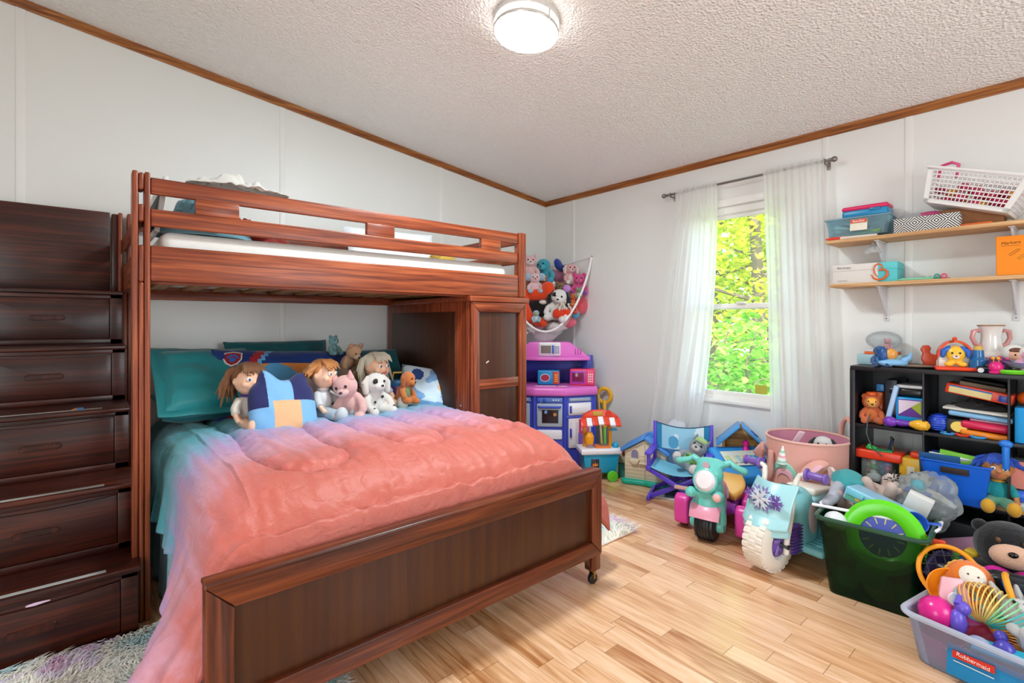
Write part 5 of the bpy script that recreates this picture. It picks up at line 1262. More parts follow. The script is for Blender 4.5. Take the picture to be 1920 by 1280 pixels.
obj('tread', tb, IV, fw_)
for s in (-1, 1):
    hb_ = obj('hub', B().lathe([(0, .012), (.03, .010), (.060, .002), (.064, -.006)], (s*.048, 0, wr_), 30, (0, s*pi/2, 0)), PU, fw_)
    for k in range(5): obj('spoke', B().box((s*.060, .036*cos(k*1.2566), wr_+.036*sin(k*1.2566)), (.008, .045, .016), (k*1.2566+.5, 0, 0), .003), pl('#8f74c0'), hb_)
    obj('axle_nut', B().cyl((s*.058, 0, wr_), (s*.098, 0, wr_), .012, n=8), mat('#777777', .3, metal=.9), fw_)
    obj('fork', B().tube([(s*.085, .0, .10), (s*.085, .005, wr_+.02), (s*.080, .05, .26), (s*.075, .08, .37)], .0125, 12), IV, sc)
b = B()
def shield(u, v):
    a = (2*u-1); z = .185+.225*v
    y = -.075-.03*sin(pi*min(1, (1-v)*1.05))+.10*v+.055*abs(a)**2+(.02 if v < .15 else 0)
    if v < .35: y -= .055*sin(pi*(v/.35)/1.0*.5+pi/2)*.9*(1-a*a*.5)
    return (.118*a*(1-.08*v), y, z)
so = obj('windshield', b.grid(shield, 22, 26), AQ, sc); solid(so, .014); subd(so)
def flake(cx, cz, r, m, y, parent):
    f = B()
    for k in range(6):
        a = k*pi/3; d = Vector((cos(a), 0, sin(a))); n_ = Vector((-sin(a), 0, cos(a))); c = Vector((cx, y, cz))
        W = Matrix.Translation(c) @ Matrix(((d.x, n_.x, 0, 0), (0, 0, -1, 0), (d.z, n_.z, 0, 0), (0, 0, 0, 1)))
        f.prism([(0, -.09*r), (.4*r, -.16*r), (r, 0), (.4*r, .16*r), (0, .09*r)], .008, W, .0015)
        for q in (-1, 1): f.prism([(.42*r, 0), (.62*r, q*.02*r), (.80*r, q*.30*r), (.60*r, q*.24*r)][::q], .007, W, .0012)
    return obj('snowflake', f, m, parent)
flake(.0, .345, .055, pl('#d5dbe6'), -.062, sc); flake(.062, .338, .042, PU, -.042, sc); flake(-.064, .345, .036, PU, -.040, sc)
flake(.0, .345, .072, pl('#8f86c0'), -.055, sc)
for s in (-1, 1):
    obj('handlebar', B().tube([(s*.075, .08, .37), (s*.078, .095, .42), (s*.088, .11, .448), (s*.115, .115, .458), (s*.19, .12, .456)], .0125, 12), IV, sc)
    g = obj('grip', B().cyl((s*.118, .117, .458), (s*.198, .12, .456), .018, n=18, bev=.004), PU, sc)
    obj('grip_flange', B().cyl((s*.110, .116, .458), (s*.122, .117, .458), .030, n=22, bev=.004).cyl((s*.115, .117, .458), (s*.199, .12, .456), .015, n=12).cyl((s*.194, .12, .456), (s*.204, .12, .456), .025, n=22, bev=.004), PU, g)
b = B(); b.ell((0, .20, .25), (.092, .15, .11)).box((0, .22, .17), (.16, .17, .20), None, .04, 4).ell((0, .30, .24), (.09, .12, .08)).box((0, .16, .10), (.15, .10, .10), None, .03)
remesh(obj('body', b, AQ2, sc), .011)
for s in (-1, 1): obj('side_picture', B().lathe([(0, .003), (.05, .002), (.075, -.004)], (s*.094, .22, .225), 26, (0, s*radians(88), 0), .55), pl('#c6b6b4'), sc)
obj('radiator', B().span((-.074, .075, .07), (.074, .15, .215), .01), PU, sc)
for k in range(9): obj('radiator_rib', B().span((-.080, .07, .076+.015*k), (.080, .155, .082+.015*k), .003), pl('#6746a4'), sc)
obj('seat', B().box((0, .36, .322), (.15, .20, .035), (radians(-6), 0, 0), .014, 3), IV, sc)
obj('seat_base', B().box((0, .36, .285), (.17, .24, .06), None, .02, 3), AQ, sc)
obj('dash', B().box((0, .16, .352), (.09, .05, .02), (radians(20), 0, 0), .006), pl('#4a525c'), sc)
obj('back_rail', B().tube([(-.075, .44, .31), (-.078, .462, .39), (-.05, .47, .412), (.05, .47, .412), (.078, .462, .39), (.075, .44, .31)], .012, 10), IV, sc)
dk = obj('deck', B().box((0, .28, .085), (.34, .26, .035), None, .014, 3), AQ2, sc)
for k in range(7): obj('deck_rib', B().box((.115, .18+.034*k, .104), (.09, .010, .004), None, .0015), pl('#5fb0ba'), dk)
for s in (-1, 1): obj('rear_wheel', B().cyl((s*.10-.03, .40, .065), (s*.10+.03, .40, .065), .065, n=30, bev=.01), IV, sc)
obj('battery_box', B().box((0, .35, .17), (.15, .16, .20), None, .02), pl('#5a9aa4'), sc)

# pink fabric bin with unicorn details
ub = thing('fabric_storage_bin', 'tall pink round fabric bin with padded ears and pastel mane', 'storage bin', (3.10, 1.06, 0), radians(-70))
PK = cloth('#e3a79a', .7); PKI = cloth('#d490a8', .7)
obj('wall', B().lathe([(0, .004), (.188, .004), (.195, .02), (.202, .27), (.207, .525), (.211, .53), (.203, .53), (.196, .27), (.188, .02), (0, .014)], n=48), PK, ub)
obj('lining', B().lathe([(.1945, .05), (.2015, .522)], n=48), PKI, ub)
obj('rim_band', B().torus((0, 0, .528), .206, .007, None, 48, 8), cloth('#e8b3a8'), ub)
for s, a0 in ((1, radians(22)), (-1, radians(200))):
    c = Vector((.214*cos(a0), .214*sin(a0), .46)); tg = Vector((-sin(a0), cos(a0), 0))
    b = B(); P_ = [c+tg*(.075*cos(q))+Vector((0, 0, .06+.115*sin(q))) for q in [pi*k/16 for k in range(17)]]
    b.tube([c+tg*.075]+P_+[c-tg*.075], .013, 8); hdl = obj('handle', b, PK, ub)
    if s < 0: hdl.scale = (1, 1, -1); hdl.location.z = .92
def onbin(a, z, r=.219):
    r = r-.2255+.2015+.017*z
    return Vector((r*cos(a), r*sin(a), z))
def patch(nm, f, nu, nv, m, th=.004):
    o = obj(nm, B().grid(f, nu, nv), m, ub); solid(o, th, 1); return o
A0 = radians(-90)      # facing side
def arcband(r0, r1, a0, a1, ca, cz):
    def f(u, v):
        a = a0+(a1-a0)*u; r = r0+(r1-r0)*v*sin(pi*min(1, .15+.85*u)); return onbin(ca+r*cos(a)/.219, cz+r*sin(a), .2215+.001*v)
    return f
patch('mane', arcband(.075, .115, radians(25), radians(165), A0-.62, .30), 24, 4, cloth('#9fd6c4')); patch('mane', arcband(.045, .080, radians(15), radians(160), A0-.60, .30), 24, 4, cloth('#eab0bc')); patch('mane', arcband(.03, .06, radians(-30), radians(70), A0-.40, .24), 20, 4, cloth('#c3b2dc'))
hn = obj('horn', B().tube([onbin(A0-.62, .405, .228), onbin(A0-.60, .45, .229), onbin(A0-.58, .50, .229)], [.026, .017, .004], 12), cloth('#f1efe8'), ub)
for k in range(3): obj('horn_stripe', B().tube([onbin(A0-.615+.012*k, .415+.026*k, .229), onbin(A0-.608+.012*k, .425+.026*k, .230)], [.0255-.006*k, .0225-.006*k], 12), cloth(('#9fd6c4', '#eab0bc', '#9fd6c4')[k]), hn)
def ear(a, z, dirz, flip):
    b = B()
    b.grid(lambda u, v: tuple(onbin(a, z, .224)+Matrix.Rotation(a, 3, 'Z') @ Vector((.018+.030*sin(pi*u)*(1-abs(2*v-1)), .055*flip*(2*u-1)*1.1, (2*v-1)*.042*sin(pi*min(1, .12+.88*u))**.7+dirz*(u-.5)))), 16, 10)
    e = obj('ear', b, PK, ub); solid(e, .02, 0)
    obj('ear_lining', B().grid(lambda u, v: tuple(onbin(a, z, .224)+Matrix.Rotation(a, 3, 'Z') @ Vector((.034+.030*sin(pi*u)*(1-abs(2*v-1)), .040*flip*(2*u-1), (2*v-1)*.026*sin(pi*min(1, .12+.88*u))**.7+dirz*.8*(u-.5)))), 12, 8), cloth('#e9b7c4'), e); solid(e.children[-1], .004, 1)
ear(A0+.12, .405, .07, 1); ear(A0-1.45, .42, -.10, -1)
# in the bin
UM = Vector((3.09, 1.055, 0))
plush('black and white puppy plush poking out of the pink bin', UM+Vector((-.03, -.09, .37)), .20, radians(-80), '#e9e6e4', None, '#f2efec', 'flop', '#15131a', name='plush_puppy')
o = one('toy_sword', B().box((0, 0, 0), (.032, .010, .22), None, .008), pl('#ecd0da'), 'pale pink toy wand sticking up from the bin', 'toy wand', UM+Vector((-.10, .04, .49)), (radians(34), radians(10), radians(-40)))
o = one('pink_bundle', B().ell((0, 0, 0), (.16, .15, .10)), cloth('#d08aa2'), 'bundle of dusky pink dress-up clothes filling the pink bin', 'clothes', UM+Vector((.0, .02, .36)))
o = one('plum_bundle', B().ell((0, 0, 0), (.08, .07, .05)), cloth('#a33f72'), 'plum cloth bunched inside the pink bin toward the window', 'clothes', UM+Vector((-.05, .11, .44)))
# ---------------------------------------------------------------- black cube bookcase
BKM = mat('#17151a', .38, bump=.05, bscale=40)
BX = 3.09; BD = 3.425
bc = thing('cube_bookcase', 'black cube bookcase packed with toys against the window wall', 'bookcase', (0, 0, 0))
YS = [.845, .545, .25, -.045]; ZB = [.036, .338, .642, .925]
for k, y in enumerate(YS):
    e = .012 if k in (0, 3) else .010
    obj('upright', B().span((BX, y-e-(0 if k else .012)+.006, 0), (BD, y+e-.006+(0), .93), .0015), BKM, bc)
for z in ZB[:3]: obj('shelf', B().span((BX+.002, YS[3], z-.016), (BD, YS[0], z), .0015), BKM, bc)
obj('top', B().span((BX-.002, YS[3]-.02, .922), (BD, YS[0]+.004, .944), .002), BKM, bc)
obj('plinth', B().span((BX+.02, YS[3], 0), (BX+.035, YS[0], .03), .001), BKM, bc)
for j in range(3):
    for i in range(3):
        if (i, j) in ((0, 1),): continue
        obj('back_panel', B().span((BD-.006, YS[i+1]+.006, ZB[j]), (BD-.002, YS[i]-.006, (ZB[j+1] if j < 2 else .922)-.012), 0), BKM, bc)
T0 = .9445
S1 = ZB[2]+.0005; S2 = ZB[1]+.0005; S3 = ZB[0]+.0005
def bks(px, py, X): return gx(px, py, X)
# ---- on top of it, from the curtain side
def tp(px, X, z=T0):
    r = ray(px, 690); t = X/r[0]; return Vector((X, r[1]*t, z))
boxed('card_box', 'light blue flat box at the curtain end of the bookcase top', 'box', tp(1656, 3.30), radians(-4), (.15, .20, .055), card('#a5c6cf'))
boxed('picture_book', 'orange book on the light blue box atop the bookcase', 'book', tp(1655, 3.30, T0+.055), radians(6), (.11, .15, .014), card('#d8602c'))
boxed('picture_book', 'grey-white book on the orange book atop the bookcase', 'book', tp(1656, 3.31, T0+.069), radians(-3), (.11, .15, .012), card('#c9cccf'))
plush('small pink pig figure on the book pile at the curtain end of the bookcase', tp(1664, 3.28, T0+.081), .065, radians(-80), '#eab6bd', None, '#f2c9cd', 'point', name='toy_pig')
o = one('clear_dome', B().ell((0, 0, .0), (.06, .085, .05)), clear('#dfe4e6', .25, .2), 'crinkled clear wrapper over the book pile on the bookcase top', 'wrapper', tp(1657, 3.34, T0+.13))
plush('dark blue bird toy standing at the curtain end of the bookcase top', tp(1649, 3.13), .115, radians(-70), '#1d5f9e', '#3f8fc8', None, 'none', pads='#1a4c86', name='toy_bird')
t = thing('toy_shell_car', 'light blue toy boat with orange rider beside the dark blue bird', 'toy boat', tp(1674, 3.13), radians(-60))
obj('hull', B().ell((0, 0, .022), (.065, .035, .022)).tube([(.04, 0, .03), (.07, 0, .05), (.08, 0, .075)], [.018, .012, .004], 8), pl('#7fb6e2'), t); obj('rider', B().ell((-.008, 0, .065), (.028, .024, .03)), pl('#d99a4a'), t); obj('back_shell', B().ell((-.04, .01, .06), (.022, .03, .045)), pl('#24528f'), t)
pt = thing('round_tray', 'round dark tray with pale patterned face lying on the bookcase top', 'tray', tp(1710, 3.20), 0)
obj('rim', B().lathe([(0, 0), (.105, 0), (.118, .010), (.112, .012), (.10, .006), (0, .006)], n=40), mat('#2a2320', .4), pt); obj('face', B().lathe([(0, .0075), (.10, .0075), (.10, .006)], n=40), card('#b7997b'), pt)
t = thing('toy_squirrel', 'rust red squirrel-shaped wooden toy by the toy dog house', 'toy', tp(1746, 3.24, T0+.0125), radians(-72)); t.scale = (.68, .68, .68)
obj('body', B().prism([(-.045, 0), (.05, 0), (.055, .04), (.035, .075), (.0, .085), (-.01, .10), (.0, .125), (-.015, .15), (-.05, .145), (-.065, .115), (-.05, .09), (-.06, .05)], .03, Matrix.Translation((0, .015, 0)) @ Matrix.Rotation(pi/2, 4, 'X'), .008, 3), pl('#c9492b'), t)
obj('peg', B().cyl((.03, -.05, 0), (.03, -.05, .045), .010, .008, 12), card('#dccdb6'), t)
# dog house toy
kh = thing('toy_dog_house', 'red roofed toy dog house with yellow puppy and blue ears', 'toy', tp(1790, 3.15), radians(-76)); kh.scale = (.70, .8, .70)
arch = [(-.085, 0), (.085, 0)]+[(.085*cos(a)*(1), .055+.095*sin(a)) for a in [pi*k/16 for k in range(17)]]
obj('wall', B().prism(arch, .07, Matrix.Translation((0, .05, .022)) @ Matrix.Rotation(pi/2, 4, 'X'), .008, 3), pl('#e9e4dc'), kh)
obj('base', B().box((0, -.015, .014), (.215, .13, .026), None, .010, 3), pl('#e2401c'), kh)
ro = [(.092*cos(a), .078+.105*sin(a)) for a in [pi*(-.02)+pi*1.04*k/20 for k in range(21)]]; ri = [(.080*cos(a), .078+.090*sin(a)) for a in [pi*(-.02)+pi*1.04*k/20 for k in range(21)]]
b = B()
for k in range(20): b.prism([ro[k], ro[k+1], ri[k+1], ri[k]], .10, Matrix.Translation((0, .06, .022)) @ Matrix.Rotation(pi/2, 4, 'X'))
bmesh.ops.remove_doubles(b.bm, verts=b.bm.verts, dist=.0003); obj('roof', b, pl('#dd4a22'), kh); obj('knob', B().ell((0, 0, .213), .014), pl('#dd4a22'), kh)
hd = B(); hd.ell((0, -.035, .112), (.052, .032, .055)); hd.ell((-.035, -.045, .045), (.026, .022, .018)); hd.ell((.035, -.045, .045), (.026, .022, .018)); hd.ell((0, -.03, .07), (.04, .025, .03))
YP = pl('#f2bc35'); remesh(obj('puppy', hd, YP, kh), .0045)
for s in (-1, 1):
    obj('ear', B().tube([(s*.035, -.035, .150), (s*.062, -.038, .130), (s*.066, -.040, .098)], [.016, .020, .012], 10, round_ends=True), pl('#1f62c0'), kh)
    obj('eye', B().ell((s*.020, -.066, .120), (.006, .004, .007)), EYE, kh)
obj('muzzle', B().ell((0, -.062, .094), (.019, .012, .015)), pl('#efe0d6'), kh); obj('nose', B().ell((0, -.074, .100), (.007, .005, .005)), pl('#6b2d22'), kh)
t = thing('toy_bucket', 'small translucent blue toy jar beside the toy dog house', 'toy jar', tp(1834, 3.14), radians(10))
obj('jar', B().lathe([(0, 0), (.030, 0), (.034, .02), (.032, .055), (.022, .065), (.020, .10), (0, .10)], n=22), mat('#2f7fc4', .15, trans=.4), t); obj('lid', B().lathe([(0, .10), (.018, .10), (.016, .118), (0, .12)], n=18), card('#cfa952'), t)
# vase
vs = thing('porcelain_vase', 'tall white porcelain vase with two pink scrolled handles', 'vase', tp(1858, 3.27), 0)
PORC = mat('#dfd9d4', .18, coat=.4)
obj('body', B().lathe([(0, 0), (.062, 0), (.066, .012), (.058, .022), (.062, .03), (.078, .05), (.080, .066), (.066, .080), (.046, .092), (.040, .12), (.036, .16), (.040, .19), (.047, .208), (.050, .214), (.046, .212), (.036, .185), (.034, .15), (.034, .1), (0, .09)], n=40), PORC, vs)
obj('lip', B().torus((0, 0, .213), .048, .003, None, 40, 6), mat('#a8734c', .35), vs)
for s in (-1, 1):
    a = radians(-49) if s > 0 else radians(131); d = Vector((cos(a), sin(a), 0))
    obj('handle', B().tube([d*.042+Vector((0, 0, .115)), d*.066+Vector((0, 0, .125)), d*.080+Vector((0, 0, .155)), d*.074+Vector((0, 0, .185)), d*.052+Vector((0, 0, .192)), d*.050+Vector((0, 0, .178))], [.008, .010, .010, .011, .008, .004], 10), mat('#cf8f8d', .25), vs)
t = thing('toy_ladybird', 'purple ladybird toy with pink spots in front of the vase', 'toy', tp(1872, 3.12), radians(-60))
obj('shell', B().ell((.012, .02, .038), (.046, .045, .034)), pl('#5a2a5c'), t)
for x, y, z in ((.0, -.008, .062), (.03, .0, .064), (-.015, .02, .066), (.045, .02, .055), (.02, .03, .071)): obj('spot', B().ell((x, y, z), (.009, .009, .006)), pl('#d83a6c'), t)
obj('head', B().ell((-.022, -.03, .028), (.026, .024, .026)), pl('#d81f7a'), t); obj('feet', B().ell((-.028, -.034, .006), (.022, .018, .008)), pl('#d81f7a'), t)
for x in (-.030, -.012): obj('antenna', B().tube([(x, -.03, .05), (x-.004, -.034, .066)], .0022, 6).ell((x-.005, -.035, .068), .007), pl('#e2a12e'), t)
t = thing('black_toy_car', 'small black and white toy car between the blue jar and ladybird', 'toy car', tp(1852, 3.11), radians(-80))
obj('body', B().box((0, 0, .020), (.075, .034, .016), None, .006, 3).box((.005, 0, .034), (.036, .028, .016), None, .006, 3), pl('#1b1a20'), t)
for x in (-.024, .024):
    for y in (-.017, .017): obj('wheel', B().cyl((x, y-.004, .011), (x, y+.004, .011), .011, n=14), pl('#d8d8da'), t)
# hooded doll
t = thing('doll', 'small doll in white hood with mint scarf beside the vase', 'doll', tp(1900, 3.20), radians(-62)); t.scale = (.82, .82, .82)
obj('body', B().lathe([(0, 0), (.036, 0), (.042, .03), (.034, .06), (.02, .075), (0, .08)], n=20), cloth('#d9dbd8'), t)
hd_ = obj('hood', B().ell((0, 0, .105), (.050, .046, .050)), cloth('#e2e1de'), t); obj('face', B().ell((0, -.026, .102), (.036, .026, .036)), SKIN, t); obj('hair', B().ell((0, -.028, .122), (.033, .024, .018)), hair('#6a3a22'), t)
for s in (-1, 1): obj('eye', B().ell((s*.014, -.051, .100), (.0045, .003, .005)), EYE, t)
obj('scarf', B().torus((0, 0, .066), .026, .011).tube([(.01, -.03, .062), (.04, -.035, .035)], [.011, .009], 8), cloth('#8fcdbb'), t)
t = thing('toy_unicorn', 'small pink and white unicorn toy at the right end of the bookcase top', 'toy', tp(1916, 3.14), radians(-50))
obj('body', B().ell((0, 0, .045), (.022, .035, .022)).ell((0, -.035, .085), (.020, .024, .022)).cyl((0, -.02, .05), (0, -.03, .08), .014), pl('#e8b3cf'), t); obj('mane', B().ell((0, -.012, .095), (.012, .02, .025)), pl('#f0ece6'), t)
for x in (-.012, .012):
    for y in (-.02, .022): obj('leg', B().cyl((x, y, 0), (x, y, .04), .008, n=10), pl('#e8b3cf'), t)
obj('horn', B().cyl((0, -.045, .10), (0, -.055, .125), .005, .0005, 8), pl('#d9b25a'), t)
o = one('green_disc', B().lathe([(0, 0), (.045, .002), (.052, .012), (.046, .020), (0, .016)], n=30), pl('#6fd02c'), 'flat lime green round toy on the bookcase front edge', 'toy', tp(1897, 3.105))
o = one('purple_dish', B().lathe([(0, .004), (.05, .012), (.075, .035), (.072, .036), (.05, .016), (0, .008)], n=30), pl('#9a86cf', .2), 'shallow translucent purple dish at the right end of the bookcase top', 'dish', tp(1922, 3.13, T0+.018))

# ---- upper left cube
def cell(px, X, z): return tp(px, X, z)
ln = plush('orange lion toy with yellow face in the upper left bookcase cube', cell(1634, 3.17, S1), .155, radians(-72), '#ea6a1c', '#ef7a24', '#f0a93c', 'round', '#d85a14', name='toy_lion')
obj('mane', B().lathe([(.20, -.04), (.27, 0), (.20, .04), (.15, 0), (.20, -.04)], (0, -.03, .72), 20, (pi/2, 0, 0)), pl('#d9540f'), ln)
obj('crown_ring', B().lathe([(.13, .0), (.16, .03), (.16, .12), (.10, .13), (0, .11)], (0, .0, .92), 22), pl('#d8571a'), ln)
obj('face', B().ell((0, -.15, .72), (.17, .12, .16)), pl('#f2a93a'), ln)
o = one('pull_cord', B().tube([(0, 0, 0), (-.01, .01, -.04), (-.02, .012, -.10), (-.012, -.01, -.17), (0, -.05, -.21)], .003, 6), pl('#3f4c52'), 'dark toy cord dangling from the orange lion over the shelf edge', 'cord', cell(1632, 3.075, S1+.06))
boxed('toy_tablet', 'tall dark play case with pale blue edge leaning in the upper left cube', 'toy', cell(1680, 3.26, S1+.004), radians(0), (.20, .05, .23), pl('#1a1f2c'))
bpy.data.objects[-1].rotation_euler = (radians(16), 0, 0) if False else bpy.data.objects[-1].rotation_euler
t = thing('toy_case', 'light blue framed case leaning beside the orange lion', 'toy case', cell(1662, 3.15, S1), rot=(radians(12), 0, 0))
obj('edge', B().box((0, 0, .105), (.03, .022, .215), None, .006, 3), pl('#a9c6ea'), t); obj('panel', B().box((.06, 0, .105), (.10, .03, .205), None, .006), pl('#1d2230'), t)
t = thing('portable_player', 'black portable player with white lid across the top of the upper left cube', 'player', cell(1706, 3.24, S1+.155), radians(-3))
obj('body', B().box((0, 0, .022), (.17, .15, .04), None, .014, 3), mat('#15161b', .25), t); obj('lid', B().box((0, 0, .050), (.165, .145, .018), None, .009, 3), pl('#e3e2e6'), t)
t = thing('toy_drum_box', 'bright blue toy box with patterned face beside the bookcase divider', 'toy box', cell(1711, 3.20, S1+.028), radians(-90))
obj('body', B().box((0, 0, .062), (.118, .11, .124), None, .010, 3), pl('#1f9bd8'), t)
fc_ = obj('face_panel', B().box((0, -.056, .072), (.095, .003, .085), None, .002), card('#6b3f9a'), t)
obj('face_triangle', B().prism([(-.045, -.035), (.045, .038), (-.045, .038)], .002, Matrix.Translation((0, -.0575, .072)) @ Matrix.Rotation(pi/2, 4, 'X')), card('#e3cfe0'), fc_)
obj('face_corner', B().prism([(.005, .005), (.045, .038), (.045, -.03)], .002, Matrix.Translation((0, -.0575, .072)) @ Matrix.Rotation(pi/2, 4, 'X')), card('#a9b83a'), fc_)
t = thing('toy_maraca', 'purple and yellow toy maraca lying on the upper left cube shelf', 'toy maraca', cell(1704, 3.105, S1+.028), rot=(0, radians(90), radians(-90)))
obj('handle', B().lathe([(0, -.09), (.012, -.088), (.014, -.05), (.018, -.03), (.012, .0), (.012, .03)], n=18), pl('#6a2fa6'), t)
obj('head', B().ell((0, 0, -.075), (.026, .026, .030)), pl('#7a38b4'), t); obj('bulb', B().lathe([(.010, .0), (.024, .03), (.027, .05), (.022, .072), (.008, .082), (0, .083)], n=20), pl('#eeb02c'), t)
o = one('toy_block', B().box((0, 0, .02), (.04, .035, .04), None, .005), pl('#2f86cf'), 'small blue and orange toy block high between lion and case', 'toy block', cell(1652, 3.22, S1+.165))
o = one('shelf_box_under', B().box((0, 0, .08), (.12, .06, .16), None, .006), pl('#d8642a'), 'orange toy box standing behind the orange lion', 'toy box', cell(1648, 3.26, S1))

# ---- upper middle cube: a stack
def st2(nm, label, cat, px, X, z, rz, size, m, tilt=0, bev=.004): return one(nm, B().box((0, 0, size[2]/2), size, None, bev, 3), m, label, cat, cell(px, X, z), (radians(tilt), 0, radians(rz)))
st2('toy_tray', 'orange plastic tray at the bottom of the upper middle cube stack', 'tray', 1848, 3.22, S1, 2, (.20, .165, .026), pl('#e8851d'), 4, .01)
st2('toy_laptop', 'crimson toy laptop on the orange tray of the middle cube stack', 'toy laptop', 1850, 3.22, S1+.033, 0, (.20, .165, .036), pl('#d01f4f'), 3, .015)
st2('toy_cover', 'pale pink cover on the crimson toy laptop', 'cover', 1856, 3.23, S1+.069, 3, (.17, .13, .010), pl('#eaa9c0'), 3)
st2('toy_laptop', 'light blue toy laptop on the pale pink cover of the middle cube stack', 'toy laptop', 1840, 3.22, S1+.083, 2, (.20, .22, .026), pl('#7fb4dc'), 4, .01)
st2('magazine', 'white magazine lying on the light blue toy laptop', 'magazine', 1836, 3.21, S1+.114, -2, (.20, .23, .010), card('#cfccc4'), 3, .002)
heap('black_bag', 'black fabric bag squashed between magazine and red toy keyboard', 'bag', cloth('#17171b'), cell(1836, 3.22, S1+.124), .08, .10, .055, 2.2)
t = thing('toy_keyboard', 'red toy keyboard box with cream front tilted on the middle cube stack', 'toy', cell(1836, 3.20, S1+.178), rot=(radians(10), 0, radians(-1)))
obj('case', B().box((0, 0, .023), (.13, .232, .046), None, .004), pl('#d83a1c'), t); obj('front_label', B().box((-.0655, .028, .020), (.002, .150, .030), None, .0004), card('#d9c48c'), t)
obj('blue_strip', B().box((-.0662, .028, .036), (.0015, .150, .006), None, .0003), card('#2f6ab0'), t); obj('badge', B().box((-.066, -.085, .022), (.002, .030, .028), None, .003), pl('#1d3f9c'), t)
st2('picture_book', 'tan book on the red toy keyboard in the middle cube', 'book', 1842, 3.24, S1+.220, 4, (.13, .16, .020), card('#8d7c66'), 9)
st2('picture_book', 'black book topmost in the upper middle cube', 'book', 1846, 3.25, S1+.243, 1, (.12, .15, .014), card('#1d1b1d'), 9)
t = thing('toy_speaker', 'black toy speaker with yellow disc in the upper middle cube', 'toy speaker', cell(1797, 3.16, S1), radians(-84))
obj('case', B().box((0, 0, .036), (.085, .06, .072), None, .005), mat('#17191a', .4), t); obj('disc', B().lathe([(0, .003), (.028, .003), (.030, 0)], (.002, -.031, .038), 28, (pi/2, 0, 0), .85), pl('#e5c14b'), t)
t = thing('mesh_ball', 'royal blue ribbed ball in the upper middle cube', 'ball', cell(1760, 3.16, S1+.045), 0)
obj('ball', B().ell((0, 0, 0), .044), pl('#1c3fb8'), t)
for k in range(7): obj('rib', B().torus((0, 0, -.033+.011*k), sqrt(max(1e-4, .0445**2-(-.033+.011*k)**2)), .0022, None, 28, 5), pl('#3a62d8'), t)
o = one('dark_controller', B().box((0, 0, .03), (.06, .05, .05), None, .012), mat('#141417', .35), 'black gadget behind the ribbed blue ball', 'gadget', cell(1772, 3.24, S1))
for k, (px, X, c, lab) in enumerate(((1777, 3.11, '#2f86c8', 'blue toy ring lying in front of the black toy speaker'), (1805, 3.115, '#d8341f', 'red toy ring lying beside the blue rings in the middle cube'), (1834, 3.11, '#2a8fd0', 'blue toy ring nearest the orange tray edge'))):
    o = one('toy_ring', B().torus((0, 0, .0055), .024, .005, None, 26, 8), pl(c), lab, 'toy ring', cell(px, X, S1), group='toy rings on the shelf')
# ---- upper right cube
st2('toy_package', 'bright blue toy package with yellow foot in the upper right cube', 'box', 1925, 3.16, S1, 0, (.09, .07, .155), card('#1f95d8'))
o = one('orange_toy', B().ell((0, 0, 0), .03), pl('#d8601f'), 'orange toy ball above the blue package at the picture edge', 'ball', cell(1924, 3.2, S1+.19))
# ---- middle left cube
bx = thing('toy_tub', 'clear plastic tub with red lid full of small bright toys', 'storage tub', cell(1650, 3.20, S2), radians(0))
obj('tub', B().box((0, 0, .062), (.15, .135, .120), None, .014, 3), clear('#d5e4e0', .16, .1), bx)
obj('lid', B().prism([(-.09, -.11), (.09, -.11), (.09, .10), (-.09, .10)], .046, Matrix.Translation((0, 0, .122)), .008, 3).box((0, -.115, .135), (.08, .06, .03), None, .008), pl('#e23a1a'), bx)
TC_ = cell(1650, 3.20, S2)
for k in range(16):
    c = ('#d81f86', '#4a63d8', '#3fae4a', '#e0b62c', '#7a3fb8', '#2f9fc8', '#e8e4e2', '#d85a2a')[k % 8]
    o = one('small_toy', B().ell((0, 0, 0), (.014, .018, .013), (k, k*.7, 0), 10, 7).box((.006, 0, .006), (.016, .012, .012), (k, .3, k), .002), pl(c), '%s trinket inside the clear red-lidded tub, %s' % (('magenta', 'blue', 'green', 'yellow', 'purple', 'turquoise', 'white', 'orange')[k % 8], 'lower layer' if k < 8 else 'upper layer'), 'trinket', TC_+Vector((-.052+.035*(k % 4 % 2), -.045+.03*(k % 4), .022+.028*(k//4))), group='trinkets in the clear tub')
st2('picture_book', 'small dark blue book standing on the red tub lid', 'book', 1668, 3.20, S2+.169, 6, (.05, .012, .06), card('#20305c'), 12, .002)
st2('picture_book', 'small yellow-brown book leaning on the dark blue one above the red lid', 'book', 1675, 3.21, S2+.169, 10, (.05, .010, .065), card('#7a6a3a'), -8, .002)
o = one('green_toy_frog', B().ell((0, 0, .010), (.022, .026, .012)).ell((-.006, .008, .020), .010), pl('#2fa84a'), 'small green toy lying on the red tub lid', 'toy', cell(1634, 3.14, S2+.168))
st2('green_card', 'green card lying on the red tub lid', 'card', 1656, 3.15, S2+.168, 8, (.06, .08, .006), card('#3a8f5a'), 0, .001)
yc = thing('toy_case', 'yellow plastic toy case with red handle in the middle left cube', 'toy case', cell(1716, 3.17, S2), radians(-86))
obj('case', B().box((0, 0, .078), (.118, .09, .156), None, .008, 3), pl('#e9b32a'), yc); obj('label', B().box((-.012, -.0455, .085), (.030, .002, .062), None, .0005), card('#e0d9c6'), yc)
obj('handle', B().box((.02, -.005, .172), (.078, .06, .032), None, .014, 3), pl('#e2421d'), yc); obj('clasp', B().box((.055, -.046, .10), (.012, .006, .05), None, .002), pl('#2f7fc0'), yc)
